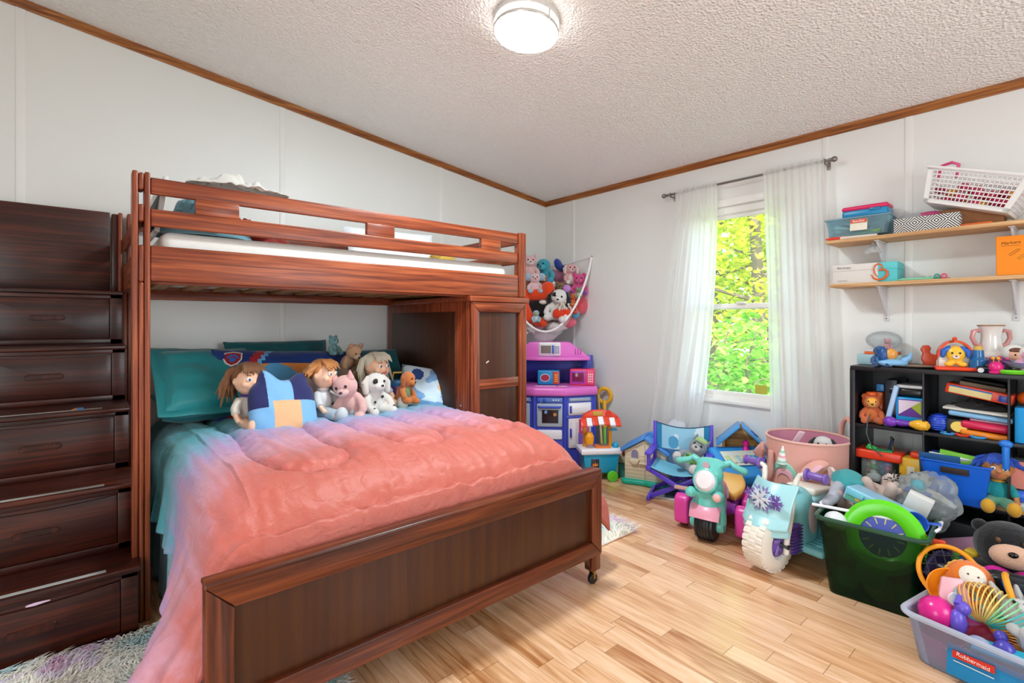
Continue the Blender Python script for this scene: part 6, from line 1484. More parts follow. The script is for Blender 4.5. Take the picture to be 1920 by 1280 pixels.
# ---- middle middle cube: blue bin, doll
bb_ = thing('blue_bin', 'bright blue plastic bin with hand slot holding picture books', 'storage bin', cell(1796, 3.155, S2-.0), radians(-88))
def wallq(b, p):  # tapered tray
    pass
def taper_bin(w0, d0, w1, d1, h, th=.004, floor=.004, rad=.015, slot=None):
    b = B()
    def rr(w_, d_, z, n=6):
        o = []
        for cx_, cy_, a0 in ((w_/2-rad, d_/2-rad, 0), (-w_/2+rad, d_/2-rad, pi/2), (-w_/2+rad, -d_/2+rad, pi), (w_/2-rad, -d_/2+rad, 1.5*pi)):
            for k in range(n+1): a = a0+pi/2*k/n; o.append(b.bm.verts.new((cx_+rad*cos(a), cy_+rad*sin(a), z)))
        return o
    L_ = [rr(w0, d0, 0), rr(w0+(w1-w0)*.5, d0+(d1-d0)*.5, h*.5), rr(w1, d1, h), rr(w1-2*th, d1-2*th, h), rr(w0-2*th, d0-2*th, floor)]
    n = len(L_[0])
    for A, C in zip(L_, L_[1:]):
        for k in range(n): b.bm.faces.new((A[k], A[(k+1) % n], C[(k+1) % n], C[k]))
    b.bm.faces.new(L_[0][::-1]); b.bm.faces.new(L_[-1])
    return b
BLB = pl('#0f5fd0')
obj('bin', taper_bin(.195, .20, .245, .24, .185), BLB, bb_); obj('rim', B().tube([(-.122, -.12, .185), (.122, -.12, .185), (.122, .12, .185), (-.122, .12, .185)], .005, 6, closed=True), BLB, bb_)
obj('hand_slot', B().box((0, -.1195, .152), (.10, .004, .028), None, .008), mat('#2a1c18', .6), bb_)
CB = cell(1796, 3.155, S2)
for k, (dx, dy, s, rot_, c, lab) in enumerate(((-.04, .06, (.15, .014, .17), (radians(18), 0, radians(-88)), '#2c5a8c', 'blue picture book in the blue bin, by the divider'), (-.0, .035, (.15, .012, .17), (radians(24), radians(4), radians(-84)), '#d9d6cf', 'white picture book in the blue bin next to the blue one'),
        (-.02, -.005, (.15, .016, .19), (radians(6), radians(6), radians(-90)), '#7cc142', 'lime green picture book upright in the blue bin'), (.02, -.06, (.15, .012, .18), (radians(34), 0, radians(-80)), '#d8d8d8', 'white title-page book tilted in the blue bin'))):
    o = one('picture_book', B().box((0, 0, 0), s, None, .002), card(c), lab, 'book', CB+Vector((dx, dy, .125)), rot_)
text('title', 'FROZEN', .028, card('#2a2c30'), o, (-.0, -.0068, .060), (pi/2, pi, 0)); text('title', '100', .040, card('#2a2c30'), o, (.0, -.0068, .020), (pi/2, pi, 0))
gd_ = doll('doll in teal top and shiny green trousers seated beside the blue bin', cell(1871, 3.125, S2), .25, radians(-80), None, hair('#1b4fc0'), '#1e8f94', '#5f9a7c', shoe='#d9a032', skin=mat('#b97a4a', .45), extra='#d9a032', hairlen=.10)
t = thing('toy_mallet', 'blue plastic toy mallet hanging head-up past the middle shelf edge', 'toy mallet', cell(1886, 3.072, S2+.19), 0)
obj('shaft', B().cyl((0, 0, 0), (0, 0, .105), .012, .014, 10, .003), pl('#2478d8'), t); obj('head', B().ell((0, 0, .11), (.018, .024, .018)), pl('#2478d8'), t)
o = one('dark_case', B().box((0, 0, .07), (.10, .09, .14), None, .006), mat('#15191c', .5), 'dark box behind the doll in the middle cube', 'box', cell(1868, 3.30, S2))
# ---- middle right cube: papers
zz_ = S2
for k, (s, c, lab) in enumerate((((.22, .20, .016), '#c9a06a', 'tan workbook at the bottom of the paper pile in the right cube'), ((.22, .20, .014), '#a5c9c4', 'pale teal workbook on the tan one'), ((.22, .20, .012), '#d9d9d6', 'white workbook under the blue ball in the right cube'))):
    st2('workbook', lab, 'book', 1912-2*k, 3.20, zz_, 2*k, s, card(c), 0, .001); zz_ += s[2]+.0004
o = one('blue_ball', B().ell((0, 0, .026), .026), pl('#2a63d0'), 'small blue ball on the workbooks in the right cube', 'ball', cell(1914, 3.13, zz_))
st2('workbook', 'dark teal folder above the blue ball in the right cube', 'folder', 1914, 3.25, zz_, 3, (.12, .17, .052), card('#1f6a68'), 0, .002)
st2('paper_stack', 'white paper stack slumped upright in the right cube', 'paper', 1916, 3.24, zz_+.053, 4, (.14, .16, .11), card('#dcdad6'), 0, .002)
st2('pink_folder', 'salmon pink folder in front of the white paper stack', 'folder', 1921, 3.145, zz_+.055, 4, (.012, .10, .12), card('#e08a7c'), 0, .002)
# ---- bottom row
st2('dark_crate', 'black crate filling the lower middle cube', 'crate', 1800, 3.24, S3, 0, (.26, .24, .20), mat('#19181c', .5), 0, .01)
st2('red_magazine', 'red magazine in the lower right cube', 'magazine', 1915, 3.16, S3+.20, 0, (.14, .14, .010), card('#c8452e'), 3, .002)
st2('lower_box', 'grey box beneath the red magazine in the lower right cube', 'box', 1915, 3.18, S3, 0, (.2, .18, .195), card('#7d7b78'), 0, .004)
st2('craft_box', 'dark box filling the lower left cube', 'box', 1668, 3.24, S3, 0, (.26, .22, .16), mat('#1c1b20', .5), 0, .01)

# ---------------------------------------------------------------- wall shelves
SHW = wood('shelfpine', ('#b98a58', '#cfa270', '#dcb586'), 'y', 1.1, .55)
BRK = mat('#d7d5d8', .35)
def shelf(z, y0, label):
    s = one('wall_shelf', B().span((3.222, -.45, z-.019), (WX-.001, y0, z), .002), SHW, label, 'shelf', group='wooden wall shelves')
    return s
ZT, ZL = 1.638, 1.389
shelf(ZT, 1.008, 'upper pine wall shelf carrying the pencil tub and white basket'); shelf(ZL, .985, 'lower pine wall shelf carrying the shoe box and orange folder')
def brk(y, z, label):
    t = thing('shelf_bracket', label, 'shelf bracket', (WX-.0005, y, z-.0195), 0, 'white shelf brackets')
    obj('wall_plate', B().box((-.003, 0, -.095), (.006, .024, .19), None, .002), BRK, t); obj('arm', B().box((-.09, 0, -.003), (.18, .022, .006), None, .002), BRK, t)
    obj('web', B().prism([(-.006, -.006), (-.17, -.006), (-.006, -.165)], .010, Matrix.Translation((0, .005, 0)) @ Matrix.Rotation(pi/2, 4, 'X'), .003), BRK, t)
    for zz in (-.03, -.175): obj('screw', B().ell((-.0065, 0, zz), (.002, .004, .004)), GREY, t)
brk(.775, ZT, 'white bracket under the upper shelf at its curtain end'); brk(.255, ZT, 'white bracket under the upper shelf behind the orange folder')
brk(.768, ZL, 'white bracket under the lower shelf at its curtain end'); brk(.252, ZL, 'white bracket under the lower shelf below the orange folder')
def sp(px, X, z): return tp(px, X, z)
# upper shelf
o = one('red_marker', B().cyl((0, -.06, .009), (0, .06, .009), .009, n=14, bev=.002).cyl((0, .06, .009), (0, .075, .009), .006, .004, 12), pl('#d8321f'), 'red marker pen at the curtain end of the upper shelf', 'marker', sp(1577, 3.245, ZT), (0, 0, radians(8)))
boxed('notepad', 'cream notepad lying at the upper shelf front edge', 'notepad', sp(1612, 3.29, ZT+.0005), radians(6), (.10, .17, .014), card('#d8cfc2'))
pb_ = thing('pencil_tub', 'clear blue plastic pencil tub with paper label on the upper shelf', 'pencil tub', sp(1613, 3.33, ZT+.016), radians(-90+3))
obj('tub', taper_bin(.27, .15, .30, .18, .095, .003, .003, .018), clear('#cdeaf2', .13, .12), pb_)
obj('lid', B().box((0, 0, .098), (.31, .19, .010), None, .004), clear('#b9e0ee', .30, .12), pb_)
lb_ = obj('label', B().box((.01, -.087, .058), (.080, .0015, .066), (radians(-8), 0, 0), .006), card('#e3dccb'), pb_)
obj('label_band', B().box((.01, -.0895, .077), (.076, .0012, .020), (radians(-8), 0, 0), .005), card('#d8543c'), lb_); text('label_text', 'Sterilite', .018, card('#f0e8da'), lb_, (.01, -.0905, .0765), (radians(82), 0, 0), .0004)
for k in range(9): obj('barcode_bar', B().box((.020+.0035*k, -.086, .045), (.0018, .0012, .022), (radians(-8), 0, 0), 0), card('#3a3632'), lb_)
PB = pb_.location
for k, (c, nm) in enumerate((('#7ca85a', 'green'), ('#d9d2c4', 'cream'), ('#7d8790', 'grey'), ('#b5652f', 'brown'), ('#e6e2dc', 'white'), ('#c9a94a', 'gold'), ('#5a4a8a', 'violet'), ('#2f9f86', 'jade'))):
    o = one('pencil', B().cyl((-.10, 0, 0), (.10, 0, 0), .006, n=8).cyl((.10, 0, 0), (.118, 0, 0), .006, .001, 8), pl(c), nm+' pencil lying inside the clear blue tub', 'pencil', PB+Vector((-.05+.014*(k % 4)*1.5, .0+.015*(k % 3)-.015, .012+.013*(k//2))), (0, radians(4-3*k), radians(90+8*(k % 5)-16)), group='pencils in the clear tub')
pc2 = thing('pencil_case', 'pencil case with hot pink lid and teal base on the clear tub', 'pencil case', sp(1626, 3.34, ZT+.120), radians(-90))
obj('base', B().box((0, 0, .022), (.215, .12, .044), None, .012, 3), pl('#1284b4'), pc2); obj('lid', B().box((0, 0, .052), (.218, .123, .026), None, .012, 3), pl('#d81f5c'), pc2); obj('latch', B().box((.05, -.061, .036), (.05, .006, .016), None, .003), pl('#0f6f9c'), pc2)
boxed('purple_sheet', 'flat purple folder between the clear tub and the pencil case', 'folder', sp(1622, 3.335, ZT+.1192-.0), radians(2), (.12, .23, .0007), card('#5a55b0'))
# chevron box
def mat_chevron():
    m, nt, N, L, p = newmat('m_chevron'); tc = N.new('ShaderNodeTexCoord'); s_ = N.new('ShaderNodeSeparateXYZ'); L.new(tc.outputs['Object'], s_.inputs[0])
    def Mth(op, a, b=None):
        n = N.new('ShaderNodeMath'); n.operation = op
        for i, v in enumerate((a, b)):
            if v is None: continue
            if isinstance(v, (int, float)): n.inputs[i].default_value = v
            else: L.new(v, n.inputs[i])
        return n.outputs[0]
    x = Mth('ABSOLUTE', Mth('SUBTRACT', Mth('FRACT', Mth('MULTIPLY', s_.outputs[0], 11.5)), .5)); z = Mth('ABSOLUTE', Mth('SUBTRACT', Mth('FRACT', Mth('MULTIPLY', s_.outputs[2], 11.5)), .5))
    d = Mth('FRACT', Mth('MULTIPLY', Mth('ADD', x, z), 7.0)); g = Mth('LESS_THAN', d, .5)
    mx = N.new('ShaderNodeMix'); mx.data_type = 'RGBA'; mx.inputs['A'].default_value = lin('#1b1a1e'); mx.inputs['B'].default_value = lin('#e2dfdc'); L.new(g, mx.inputs['Factor']); L.new(mx.outputs['Result'], p.inputs['Base Color']); p.inputs['Roughness'].default_value = .6; return m
cvp = sp(1741, 3.30, ZT); one('patterned_box', B().box((0, 0, .036), (.26, .15, .072), None, .003), mat_chevron(), 'low open box with black and white diamond pattern on the upper shelf', 'box', cvp, (0, 0, radians(-90)))
heap('plastic_bag', 'crumpled clear plastic bag lying over the patterned box', 'plastic bag', clear('#e6e6ea', .35, .25), cvp+Vector((.04, .05, .07)), .08, .13, .05, 6.6)
o = one('pink_trinket', B().ell((0, 0, 0), (.02, .05, .016)), pl('#b03a6a'), 'deep pink trinket in the bag over the patterned box', 'trinket', cvp+Vector((.0, .0, .088)))
o = one('orange_scrap', B().box((0, 0, .006), (.05, .12, .012), None, .004), card('#d8642f'), 'orange flat toy under the tilted white basket', 'toy', sp(1830, 3.27, ZT))
boxed('brown_box', 'brown box behind the patterned box propping the white basket', 'box', sp(1822, 3.36, ZT), radians(0), (.12, .24, .10), card('#8a5a34'))
# tilted white basket with square holes
wb = thing('white_basket', 'white plastic basket with square holes tipped on the upper shelf', 'basket', sp(1830, 3.325, ZT+.165), rot=(radians(-5), radians(20), radians(-97)))
WBK = pl('#e9e7e6', .35); L0, L1, D0, D1, HB = .33, .395, .17, .23, .165
def lattice(p00, p10, p01, p11, nx, nz, mar=(.06, .10), th=.0035, bw=.010):
    b = B(); p00, p10, p01, p11 = map(Vector, (p00, p10, p01, p11))
    def P(u, v): return (p00*(1-u)+p10*u)*(1-v)+(p01*(1-u)+p11*u)*v
    nrm = (p10-p00).cross(p01-p00).normalized()
    def strip(u0, v0, u1, v1):
        q = [P(u0, v0), P(u1, v0), P(u1, v1), P(u0, v1)]
        A = [b.bm.verts.new(x-nrm*th/2) for x in q]; C = [b.bm.verts.new(x+nrm*th/2) for x in q]
        b.bm.faces.new(A[::-1]); b.bm.faces.new(C)
        for k in range(4): b.bm.faces.new((A[k], A[(k+1) % 4], C[(k+1) % 4], C[k]))
    mu, mv = mar
    strip(0, 0, 1, mv); strip(0, 1-mv*.7, 1, 1); strip(0, 0, mu, 1); strip(1-mu, 0, 1, 1)
    for i in range(nx+1): u = mu+(1-2*mu)*i/nx; strip(u-.004, mv, u+.004, 1-mv*.7)
    for j in range(nz+1): v = mv+(1-1.7*mv)*j/nz; strip(mu, v-.018, 1-mu, v+.018)
    return b
z0, z1 = -HB/2, HB/2
c4 = [(-L0/2, -D0/2, z0), (L0/2, -D0/2, z0), (L0/2, D0/2, z0), (-L0/2, D0/2, z0)]; t4 = [(-L1/2, -D1/2, z1), (L1/2, -D1/2, z1), (L1/2, D1/2, z1), (-L1/2, D1/2, z1)]
for k, nx in ((0, 19), (1, 9), (2, 19), (3, 9)): obj('lattice_wall', lattice(c4[k], c4[(k+1) % 4], t4[k], t4[(k+1) % 4], nx, 7), WBK, wb, smooth=False)
obj('bottom', B().box((0, 0, z0), (L0, D0, .004), None, .001), WBK, wb); obj('rim', B().tube([Vector(t4[0]), Vector(t4[1]), Vector(t4[2]), Vector(t4[3])], .008, 8, closed=True), WBK, wb)
obj('handle', B().tube([(-L1/2+.02, D1/2, z1), (-L1/2+.0, D1/2-.01, z1+.05), (-L1/2+.05, D1/2, z1+.06), (-.02, D1/2-.02, z1+.05), (.12, D1/2-.02, z1+.035), (.2, D1/2-.02, z1+.0)], .004, 8), pl('#c9b75a'), wb)
WBM = Matrix.Translation(wb.location) @ wb.rotation_euler.to_matrix().to_4x4()
o = one('pink_hoop', B().tube([(-.04, 0, -.03), (-.035, 0, .03), (0, 0, .045), (.03, 0, .035), (.035, 0, -.03)], .008, 8), pl('#d83a78'), 'pink toy handle poking out of the white basket corner', 'toy', WBM @ Vector((-L1/2+.06, -.02, z1+.005)), (0, radians(12), radians(-97)))
for k in range(26):
    c = ('#c2185b', '#d8356f', '#b3154a', '#e0a23a', '#c4274f', '#d9d4d4', '#a51848')[k % 7]
    x = -.145+.29*((k*7) % 13)/12; z = -.055+.024*(k//6.5); r_ = random.Random(k)
    o = one('play_food', B().ell((0, 0, 0), (.026, .024, .020), (k, 0, k), 12, 8).ell((.016, 0, .006), (.014, .016, .014), None, 10, 7), pl(c), ('%s play food piece in the white basket, layer %d from its floor' % (('magenta', 'rose', 'crimson', 'amber', 'ruby', 'white', 'wine')[k % 7], 1+int(k//6.5))), 'play food', WBM @ Vector((x*.95, r_.uniform(-.05, .045), z)), group='play food in the white basket')
o = one('red_toy', B().ell((0, 0, 0), .03), pl('#d8301c'), 'red round toy at the shelf end beside the white basket', 'toy', sp(1925, 3.3, ZT+.14))
# plastic hanging bag under upper shelf
heap('hanging_bag', 'small crumpled clear bag hanging from the upper shelf bracket', 'plastic bag', clear('#e2e4e6', .4, .2), (3.30, .80, ZT-.085), .030, .035, .06, 9.7)
# lower shelf
sb = thing('shoe_box', 'grey and teal shoe box with orange swirl on the lower shelf', 'shoe box', sp(1629, 3.33, ZL), radians(-90+2))
obj('base', B().box((-.047, 0, .035), (.212, .165, .070), None, .002), card('#d5cfca'), sb); obj('teal_base', B().box((.10, 0, .035), (.085, .165, .070), None, .002), card('#57bcc2'), sb)
obj('lid', B().box((-.047, 0, .088), (.214, .168, .036), None, .002), card('#d8d2cd'), sb); obj('teal_lid', B().box((.10, 0, .088), (.087, .168, .036), None, .002), card('#62c4c8'), sb)
SW = pl('#d8632a', .5)
def swirl(pts, w_): return [Vector((x, -.0860, z)) for x, z in pts]
P1 = [(.058, .028), (.046, .045), (.040, .068), (.046, .090), (.060, .099), (.074, .092), (.078, .078), (.070, .066), (.060, .062)]
P2 = [(.060, .062), (.085, .066), (.100, .055), (.100, .036), (.085, .018), (.060, .012), (.040, .022), (.030, .042)]
obj('swirl_mark', B().tube(swirl(P1, 1), [.0025, .003, .0035, .004, .0045, .0045, .004, .003, .003], 6).tube(swirl(P2, 1), [.003, .005, .0065, .007, .0065, .0055, .0045, .0025], 6), SW, sb)
text('box_text', 'Baretraps', .017, card('#9a948e'), sb, (-.098, -.0855, .088), (pi/2, 0, 0), .0004); text('box_text', 'baretraps.com', .008, card('#a59f99'), sb, (-.105, -.084, .016), (pi/2, 0, 0), .0004)
o = one('green_pens', B().cyl((0, -.09, .008), (0, .07, .008), .008, n=12).cyl((0, .07, .008), (0, .085, .008), .005, n=10), pl('#7fc4a4'), 'mint green pen lying beside the shoe box on the lower shelf', 'pen', sp(1722, 3.27, ZL), (0, 0, radians(4)))
heap('clear_wrapper', 'clear crumpled wrapper behind the mint pen on the lower shelf', 'wrapper', clear('#e3e4e4', .3, .2), sp(1738, 3.34, ZL), .05, .11, .028, 5.1)
for px, c, lab in ((1757, '#2f8f86', 'small teal bead wheel on the lower shelf'), (1770, '#d84a6a', 'small pink bead wheel on the lower shelf')):
    o = one('bead_wheel', B().torus((0, 0, 0), .010, .004, (0, pi/2, 0), 20, 8), pl(c), lab, 'bead', sp(px, 3.26, ZL+.0145))
of = thing('paper_folder', 'bright orange hand-labelled folder standing on the lower shelf', 'folder', sp(1934, 3.26, ZL+.001), rot=(radians(-6), 0, radians(-80)))
obj('folder', B().box((0, 0, .092), (.23, .012, .184), None, .003), card('#f28a1e'), of)
INK = card('#2a2018')
text('lettering', 'Markers', .0195, INK, of, (-.066, -.0062, .150), (pi/2, radians(-3), 0), .0003, 'CENTER', .15)
obj('underline', B().box((-.066, -.0062, .137), (.062, .0006, .0012), None, 0), INK, of)
for x, z, a, c in ((-.055, .105, 38, '#2a2018'), (-.028, .085, 40, '#3f7a3a')):
    M = Matrix.Translation((x, -.0064, z)) @ Matrix.Rotation(-radians(a), 4, 'Y')
    b = B(); b.tube([M @ Vector(q) for q in ((-.02, 0, .004), (.016, 0, .004), (.024, 0, 0), (.016, 0, -.004), (-.02, 0, -.004))], .0008, 5, closed=True); obj('drawn_pen', b, card(c), of)
o = one('dark_bin_shelf', B().box((0, 0, .04), (.10, .12, .08), None, .006), mat('#2a2a30', .5), 'dark gadget on the lower shelf behind the orange folder', 'gadget', sp(1928, 3.36, ZL))
# ---------------------------------------------------------------- green tote and what is heaped in it
GT = thing('green_tote', 'large dark green see-through storage tote heaped with toys', 'storage tote', (2.66, .625, 0), radians(-86))
def mat_tote():
    m, nt, N, L, p = newmat('m_tote'); p.inputs['Base Color'].default_value = lin('#12301f'); p.inputs['Roughness'].default_value = .16
    t = N.new('ShaderNodeBsdfTransparent'); t.inputs['Color'].default_value = lin('#a9c4a0'); mx = N.new('ShaderNodeMixShader'); mx.inputs[0].default_value = .30
    nz = N.new('ShaderNodeTexNoise'); nz.inputs['Scale'].default_value = 30; tc = N.new('ShaderNodeTexCoord'); L.new(tc.outputs['Object'], nz.inputs['Vector'])
    mr = N.new('ShaderNodeMapRange'); mr.inputs['To Min'].default_value = .12; mr.inputs['To Max'].default_value = .22; L.new(nz.outputs['Fac'], mr.inputs['Value']); L.new(mr.outputs['Result'], p.inputs['Roughness'])
    L.new(t.outputs[0], mx.inputs[1]); L.new(p.outputs[0], mx.inputs[2]); L.new(mx.outputs[0], N['Material Output'].inputs[0]); return m
TOT = mat_tote()
GW, GDp, GH = .350, .40, .325
obj('tub', taper_bin(GW-.05, GDp-.03, GW+.02, GDp+.03, GH, .004, .005, .035), TOT, GT)
def rim_(w_, d_, z, r, m, par, nm='rim', rad=.04):
    P = []
    for cx_, cy_, a0 in ((w_/2-rad, d_/2-rad, 0), (-w_/2+rad, d_/2-rad, pi/2), (-w_/2+rad, -d_/2+rad, pi), (w_/2-rad, -d_/2+rad, 1.5*pi)):
        for k in range(7): a = a0+pi/2*k/6; P.append((cx_+rad*cos(a), cy_+rad*sin(a), z))
    return obj(nm, B().tube(P, r, 8, closed=True), m, par)
rim_(GW+.035, GDp+.045, GH, .010, clear('#2f5a44', .75, .12), GT)
for s in (-1, 1): obj('handle', B().tube([(s*(GW/2+.02), -.07, GH), (s*(GW/2+.035), -.05, GH+.012), (s*(GW/2+.035), .05, GH+.012), (s*(GW/2+.02), .07, GH)], .006, 8), WHP, GT)
GM = Matrix.Translation(GT.location) @ Matrix.Rotation(radians(-86), 4, 'Z')
def gpos(x, y, z): return GM @ Vector((x, y, z))
def T(nm, b, m, label, cat, pos, rot=None, group=None): return one(nm, b, m, label, cat, pos, rot, group)
# lower layers seen dimly through the plastic
for k, (x, y, z, r_, c, lab) in enumerate(((-.10, -.12, .05, .05, '#3f9a3a', 'green ball at the bottom front of the green tote'), (.02, -.11, .055, .055, '#b9b13c', 'yellow-green ball low in the green tote'), (.11, -.10, .05, .05, '#6fae4a', 'leaf green ball low at the right of the green tote'), (-.11, .05, .06, .06, '#7d7a4a', 'olive ball low at the rear of the green tote'), (.06, .08, .06, .06, '#a0a84a', 'moss ball low at the rear right of the green tote'),
      (-.08, -.10, .16, .055, '#4f8f3f', 'green ball in the middle layer of the green tote'), (.05, -.12, .165, .05, '#8f9a3a', 'khaki ball in the middle layer of the green tote'), (.11, .03, .17, .06, '#5a8a4a', 'mid green ball in the middle layer at the right'), (-.06, .08, .18, .06, '#99905a', 'sand ball in the middle layer at the rear'))):
    T('play_ball', B().ell((0, 0, 0), r_), pl(c), lab, 'ball', gpos(x, y, z), None, 'balls in the green tote')
T('green_block', B().box((0, 0, 0), (.11, .03, .07), None, .006), pl('#3f9f62'), 'green block pressed against the front of the green tote', 'toy block', gpos(-.0, -.165, .11), (radians(8), radians(12), radians(-86)))
# top layer
fd = thing('flying_disc', 'large lime green play wheel with blue dial on the tote front', 'toy wheel', gpos(.035, -.12, .275), rot=(radians(70), radians(6), radians(-88)))
obj('ring', B().lathe([(.082, -.012), (.10, -.026), (.128, -.024), (.148, -.004), (.148, .006), (.128, .024), (.10, .022), (.082, .010), (.082, -.012)], n=56), pl('#63d41e', .25), fd)
fc2 = obj('dial', B().lathe([(0, .004), (.084, .004), (.086, 0), (.084, -.004), (0, -.004)], n=48), pl('#3f4fae'), fd)
for k in range(12):
    a = k*pi/6; obj('dial_mark', B().box((.062*cos(a), .062*sin(a), .0055), (.026, .005, .003), (0, 0, a), .001), pl('#c9bf86'), fc2)
tr = thing('toy_train_box', 'light blue toy lunch tin with picture band lying on the tote', 'lunch tin', gpos(-.0, .02, .365), rot=(radians(-6), radians(14), radians(-100)))
obj('case', B().box((0, 0, 0), (.24, .12, .062), None, .008, 3), pl('#8fc2dc'), tr); bnd = obj('picture_band', B().box((0, -.061, -.004), (.22, .002, .036), None, .001), card('#5fae8f'), tr)
for k, c in enumerate(('#e0b04a', '#3f63b4', '#d8643a', '#efe8da')): obj('picture_dot', B().cyl((-.06+.045*k, -.062, -.004), (-.06+.045*k, -.0635, -.004), .011, n=16), card(c), bnd)
obj('clasp', B().box((-.075, -.064, .012), (.07, .008, .028), None, .004), pl('#77c4d8'), tr)
plush('pale pink bunny plush face up at the curtain side of the green tote', gpos(-.12, .06, .30), .20, radians(-80), '#eec6be', None, '#f1d4cc', 'long', '#e9b9b6', rot=(radians(-60), 0, radians(-60)), name='plush_bunny')
plush('cream fleecy bear plush lying across the back of the green tote', gpos(-.02, .15, .34), .22, radians(-80), '#e5c8bc', None, '#efdcd2', 'round', '#dcb7aa', rot=(radians(-70), 0, radians(-100)))
T('grey_sleeve', B().tube([(0, 0, 0), (.05, -.02, .03), (.12, -.01, .05)], [.022, .028, .03], 10, round_ends=True), cloth('#aeb0bc'), 'grey cloth sleeve hanging at the curtain corner of the tote', 'cloth', gpos(-.19, -.03, .335))
T('sun_hat', B().lathe([(0, .05), (.05, .04), (.075, .01), (.078, 0), (0, 0)], n=26), cloth('#3f9a9e'), 'teal cloth hat on the pale pink bunny', 'hat', gpos(-.14, .16, .40), (radians(20), radians(-15), 0))
T('white_ball', B().ell((0, 0, 0), (.045, .045, .042)), pl('#e4e6ea'), 'white ball in the near left corner of the green tote', 'ball', gpos(-.13, -.145, .30))
T('white_stick', B().cyl((-.15, 0, 0), (.15, 0, 0), .007, n=10), WHP, 'white plastic rod resting across the tote corner', 'rod', gpos(-.08, -.10, .345), (0, radians(-2), radians(-84)))
plush('cream and grey lemur plush stretched over the tote back', gpos(.04, .24, .36), .17, radians(-80), '#d8d0c6', None, '#e6dfd6', 'round', '#6a625c', rot=(radians(-50), 0, radians(-150)), name='plush_lemur')
b = B(); b.ell((0, 0, 0), .014)
for k in range(26):
    a = k*2.4; z = 1-2*(k+.5)/26; q = sqrt(1-z*z); b.tube([Vector((0, 0, 0)), Vector((q*cos(a), q*sin(a), z))*.045], [.005, .0015], 5)
T('spiky_toy', b, pl('#3a362f'), 'dark spiky ball toy on top behind the lunch tin', 'toy', gpos(.02, .26, .43))
T('tinsel_ball', B().ell((0, 0, 0), (.04, .03, .02)), fur('#7d8582'), 'grey fuzzy scrap at the very back of the tote heap', 'toy', gpos(-.06, .27, .42))
T('striped_scarf', B().tube([(0, 0, 0), (.06, .01, .005), (.12, -.01, -.01), (.18, -.02, -.04)], [.015, .022, .022, .012], 8), cloth('#c9bfb6'), 'cream and black striped cloth trailing behind the tote', 'cloth', gpos(.06, .27, .39), (0, 0, radians(-86)))
T('blue_ribbon_toy', B().tube([(0, 0, 0), (.05, -.02, 0), (.10, -.015, -.01)], [.012, .016, .010], 8), pl('#2f4fb0'), 'royal blue toy by the striped cloth behind the lunch tin', 'toy', gpos(.06, .20, .41), (0, 0, radians(-80)))
def bagf(u, v):
    a = 2*pi*u; r = (.35+.65*sin(pi*min(1, .08+.92*v))**.6)
    n = noise.noise(Vector((cos(a)*1.6, sin(a)*1.6, v*2.6)))*.38+abs(noise.noise(Vector((cos(a)*3.5, sin(a)*3.5, v*5))))*.3
    return ((.115*r*(1+n))*cos(a), (.10*r*(1+n))*sin(a), .02+.235*v+.03*n)
bg_ = obj('bag', B().grid(bagf, 60, 30, closeu=True), clear('#d5dde0', .22, .10), None)
setp(bg_, 'clear crumpled plastic bag slumped on the bookcase side of the tote', 'plastic bag'); bg_.name = 'plastic_bag'; bg_.location = gpos(.115, .17, .245); bg_.rotation_euler = (radians(10), radians(28), 0)
T('white_carton', B().box((0, 0, 0), (.09, .04, .13), None, .004), card('#dcdad6'), 'white carton inside the crumpled clear bag', 'carton', gpos(.12, .10, .36), (radians(10), radians(20), radians(-86)))
T('teal_wrapper', B().ell((0, 0, 0), (.035, .03, .03)), cloth('#5f9aa4'), 'teal wrapped bundle at the mouth of the clear bag', 'bundle', gpos(.12, .17, .44))
T('blue_scoop', B().lathe([(0, .0), (.03, .004), (.044, .03), (.040, .03), (.028, .008), (0, .004)], n=26).box((.06, 0, .03), (.05, .012, .008), None, .003), pl('#1f4fb8'), 'royal blue toy scoop below the clear bag mouth', 'toy scoop', gpos(.13, -.06, .335), (radians(50), 0, radians(-60)))
T('orange_grip', B().tube([(0, 0, 0), (.03, 0, -.02), (.07, .01, -.035), (.095, .01, -.03)], [.012, .015, .014, .010], 10, round_ends=True), pl('#d8401f'), 'orange-red ridged toy handle on the tote right corner', 'toy', gpos(.13, -.10, .33), (0, 0, radians(-86)))
T('red_sticks', B().box((0, 0, 0), (.08, .02, .02), (0, .5, .3), .004).box((.01, .02, .01), (.08, .015, .015), (0, .3, -.4), .004), pl('#b8321f'), 'red toy sticks between the white ball and the lime wheel', 'toy', gpos(-.07, -.08, .31), (0, 0, radians(-70)))
T('blue_block_floor', B().ell((0, 0, .05), (.045, .05, .05)), pl('#3338a8'), 'dark blue toy ball on the floor between scooter and tote', 'ball', (2.92, .90, 0))
T('brown_block', B().box((0, 0, .02), (.06, .05, .04), None, .006), card('#9a5a2a'), 'small brown block on the floor behind the scooter deck', 'toy block', (2.98, .96, 0))

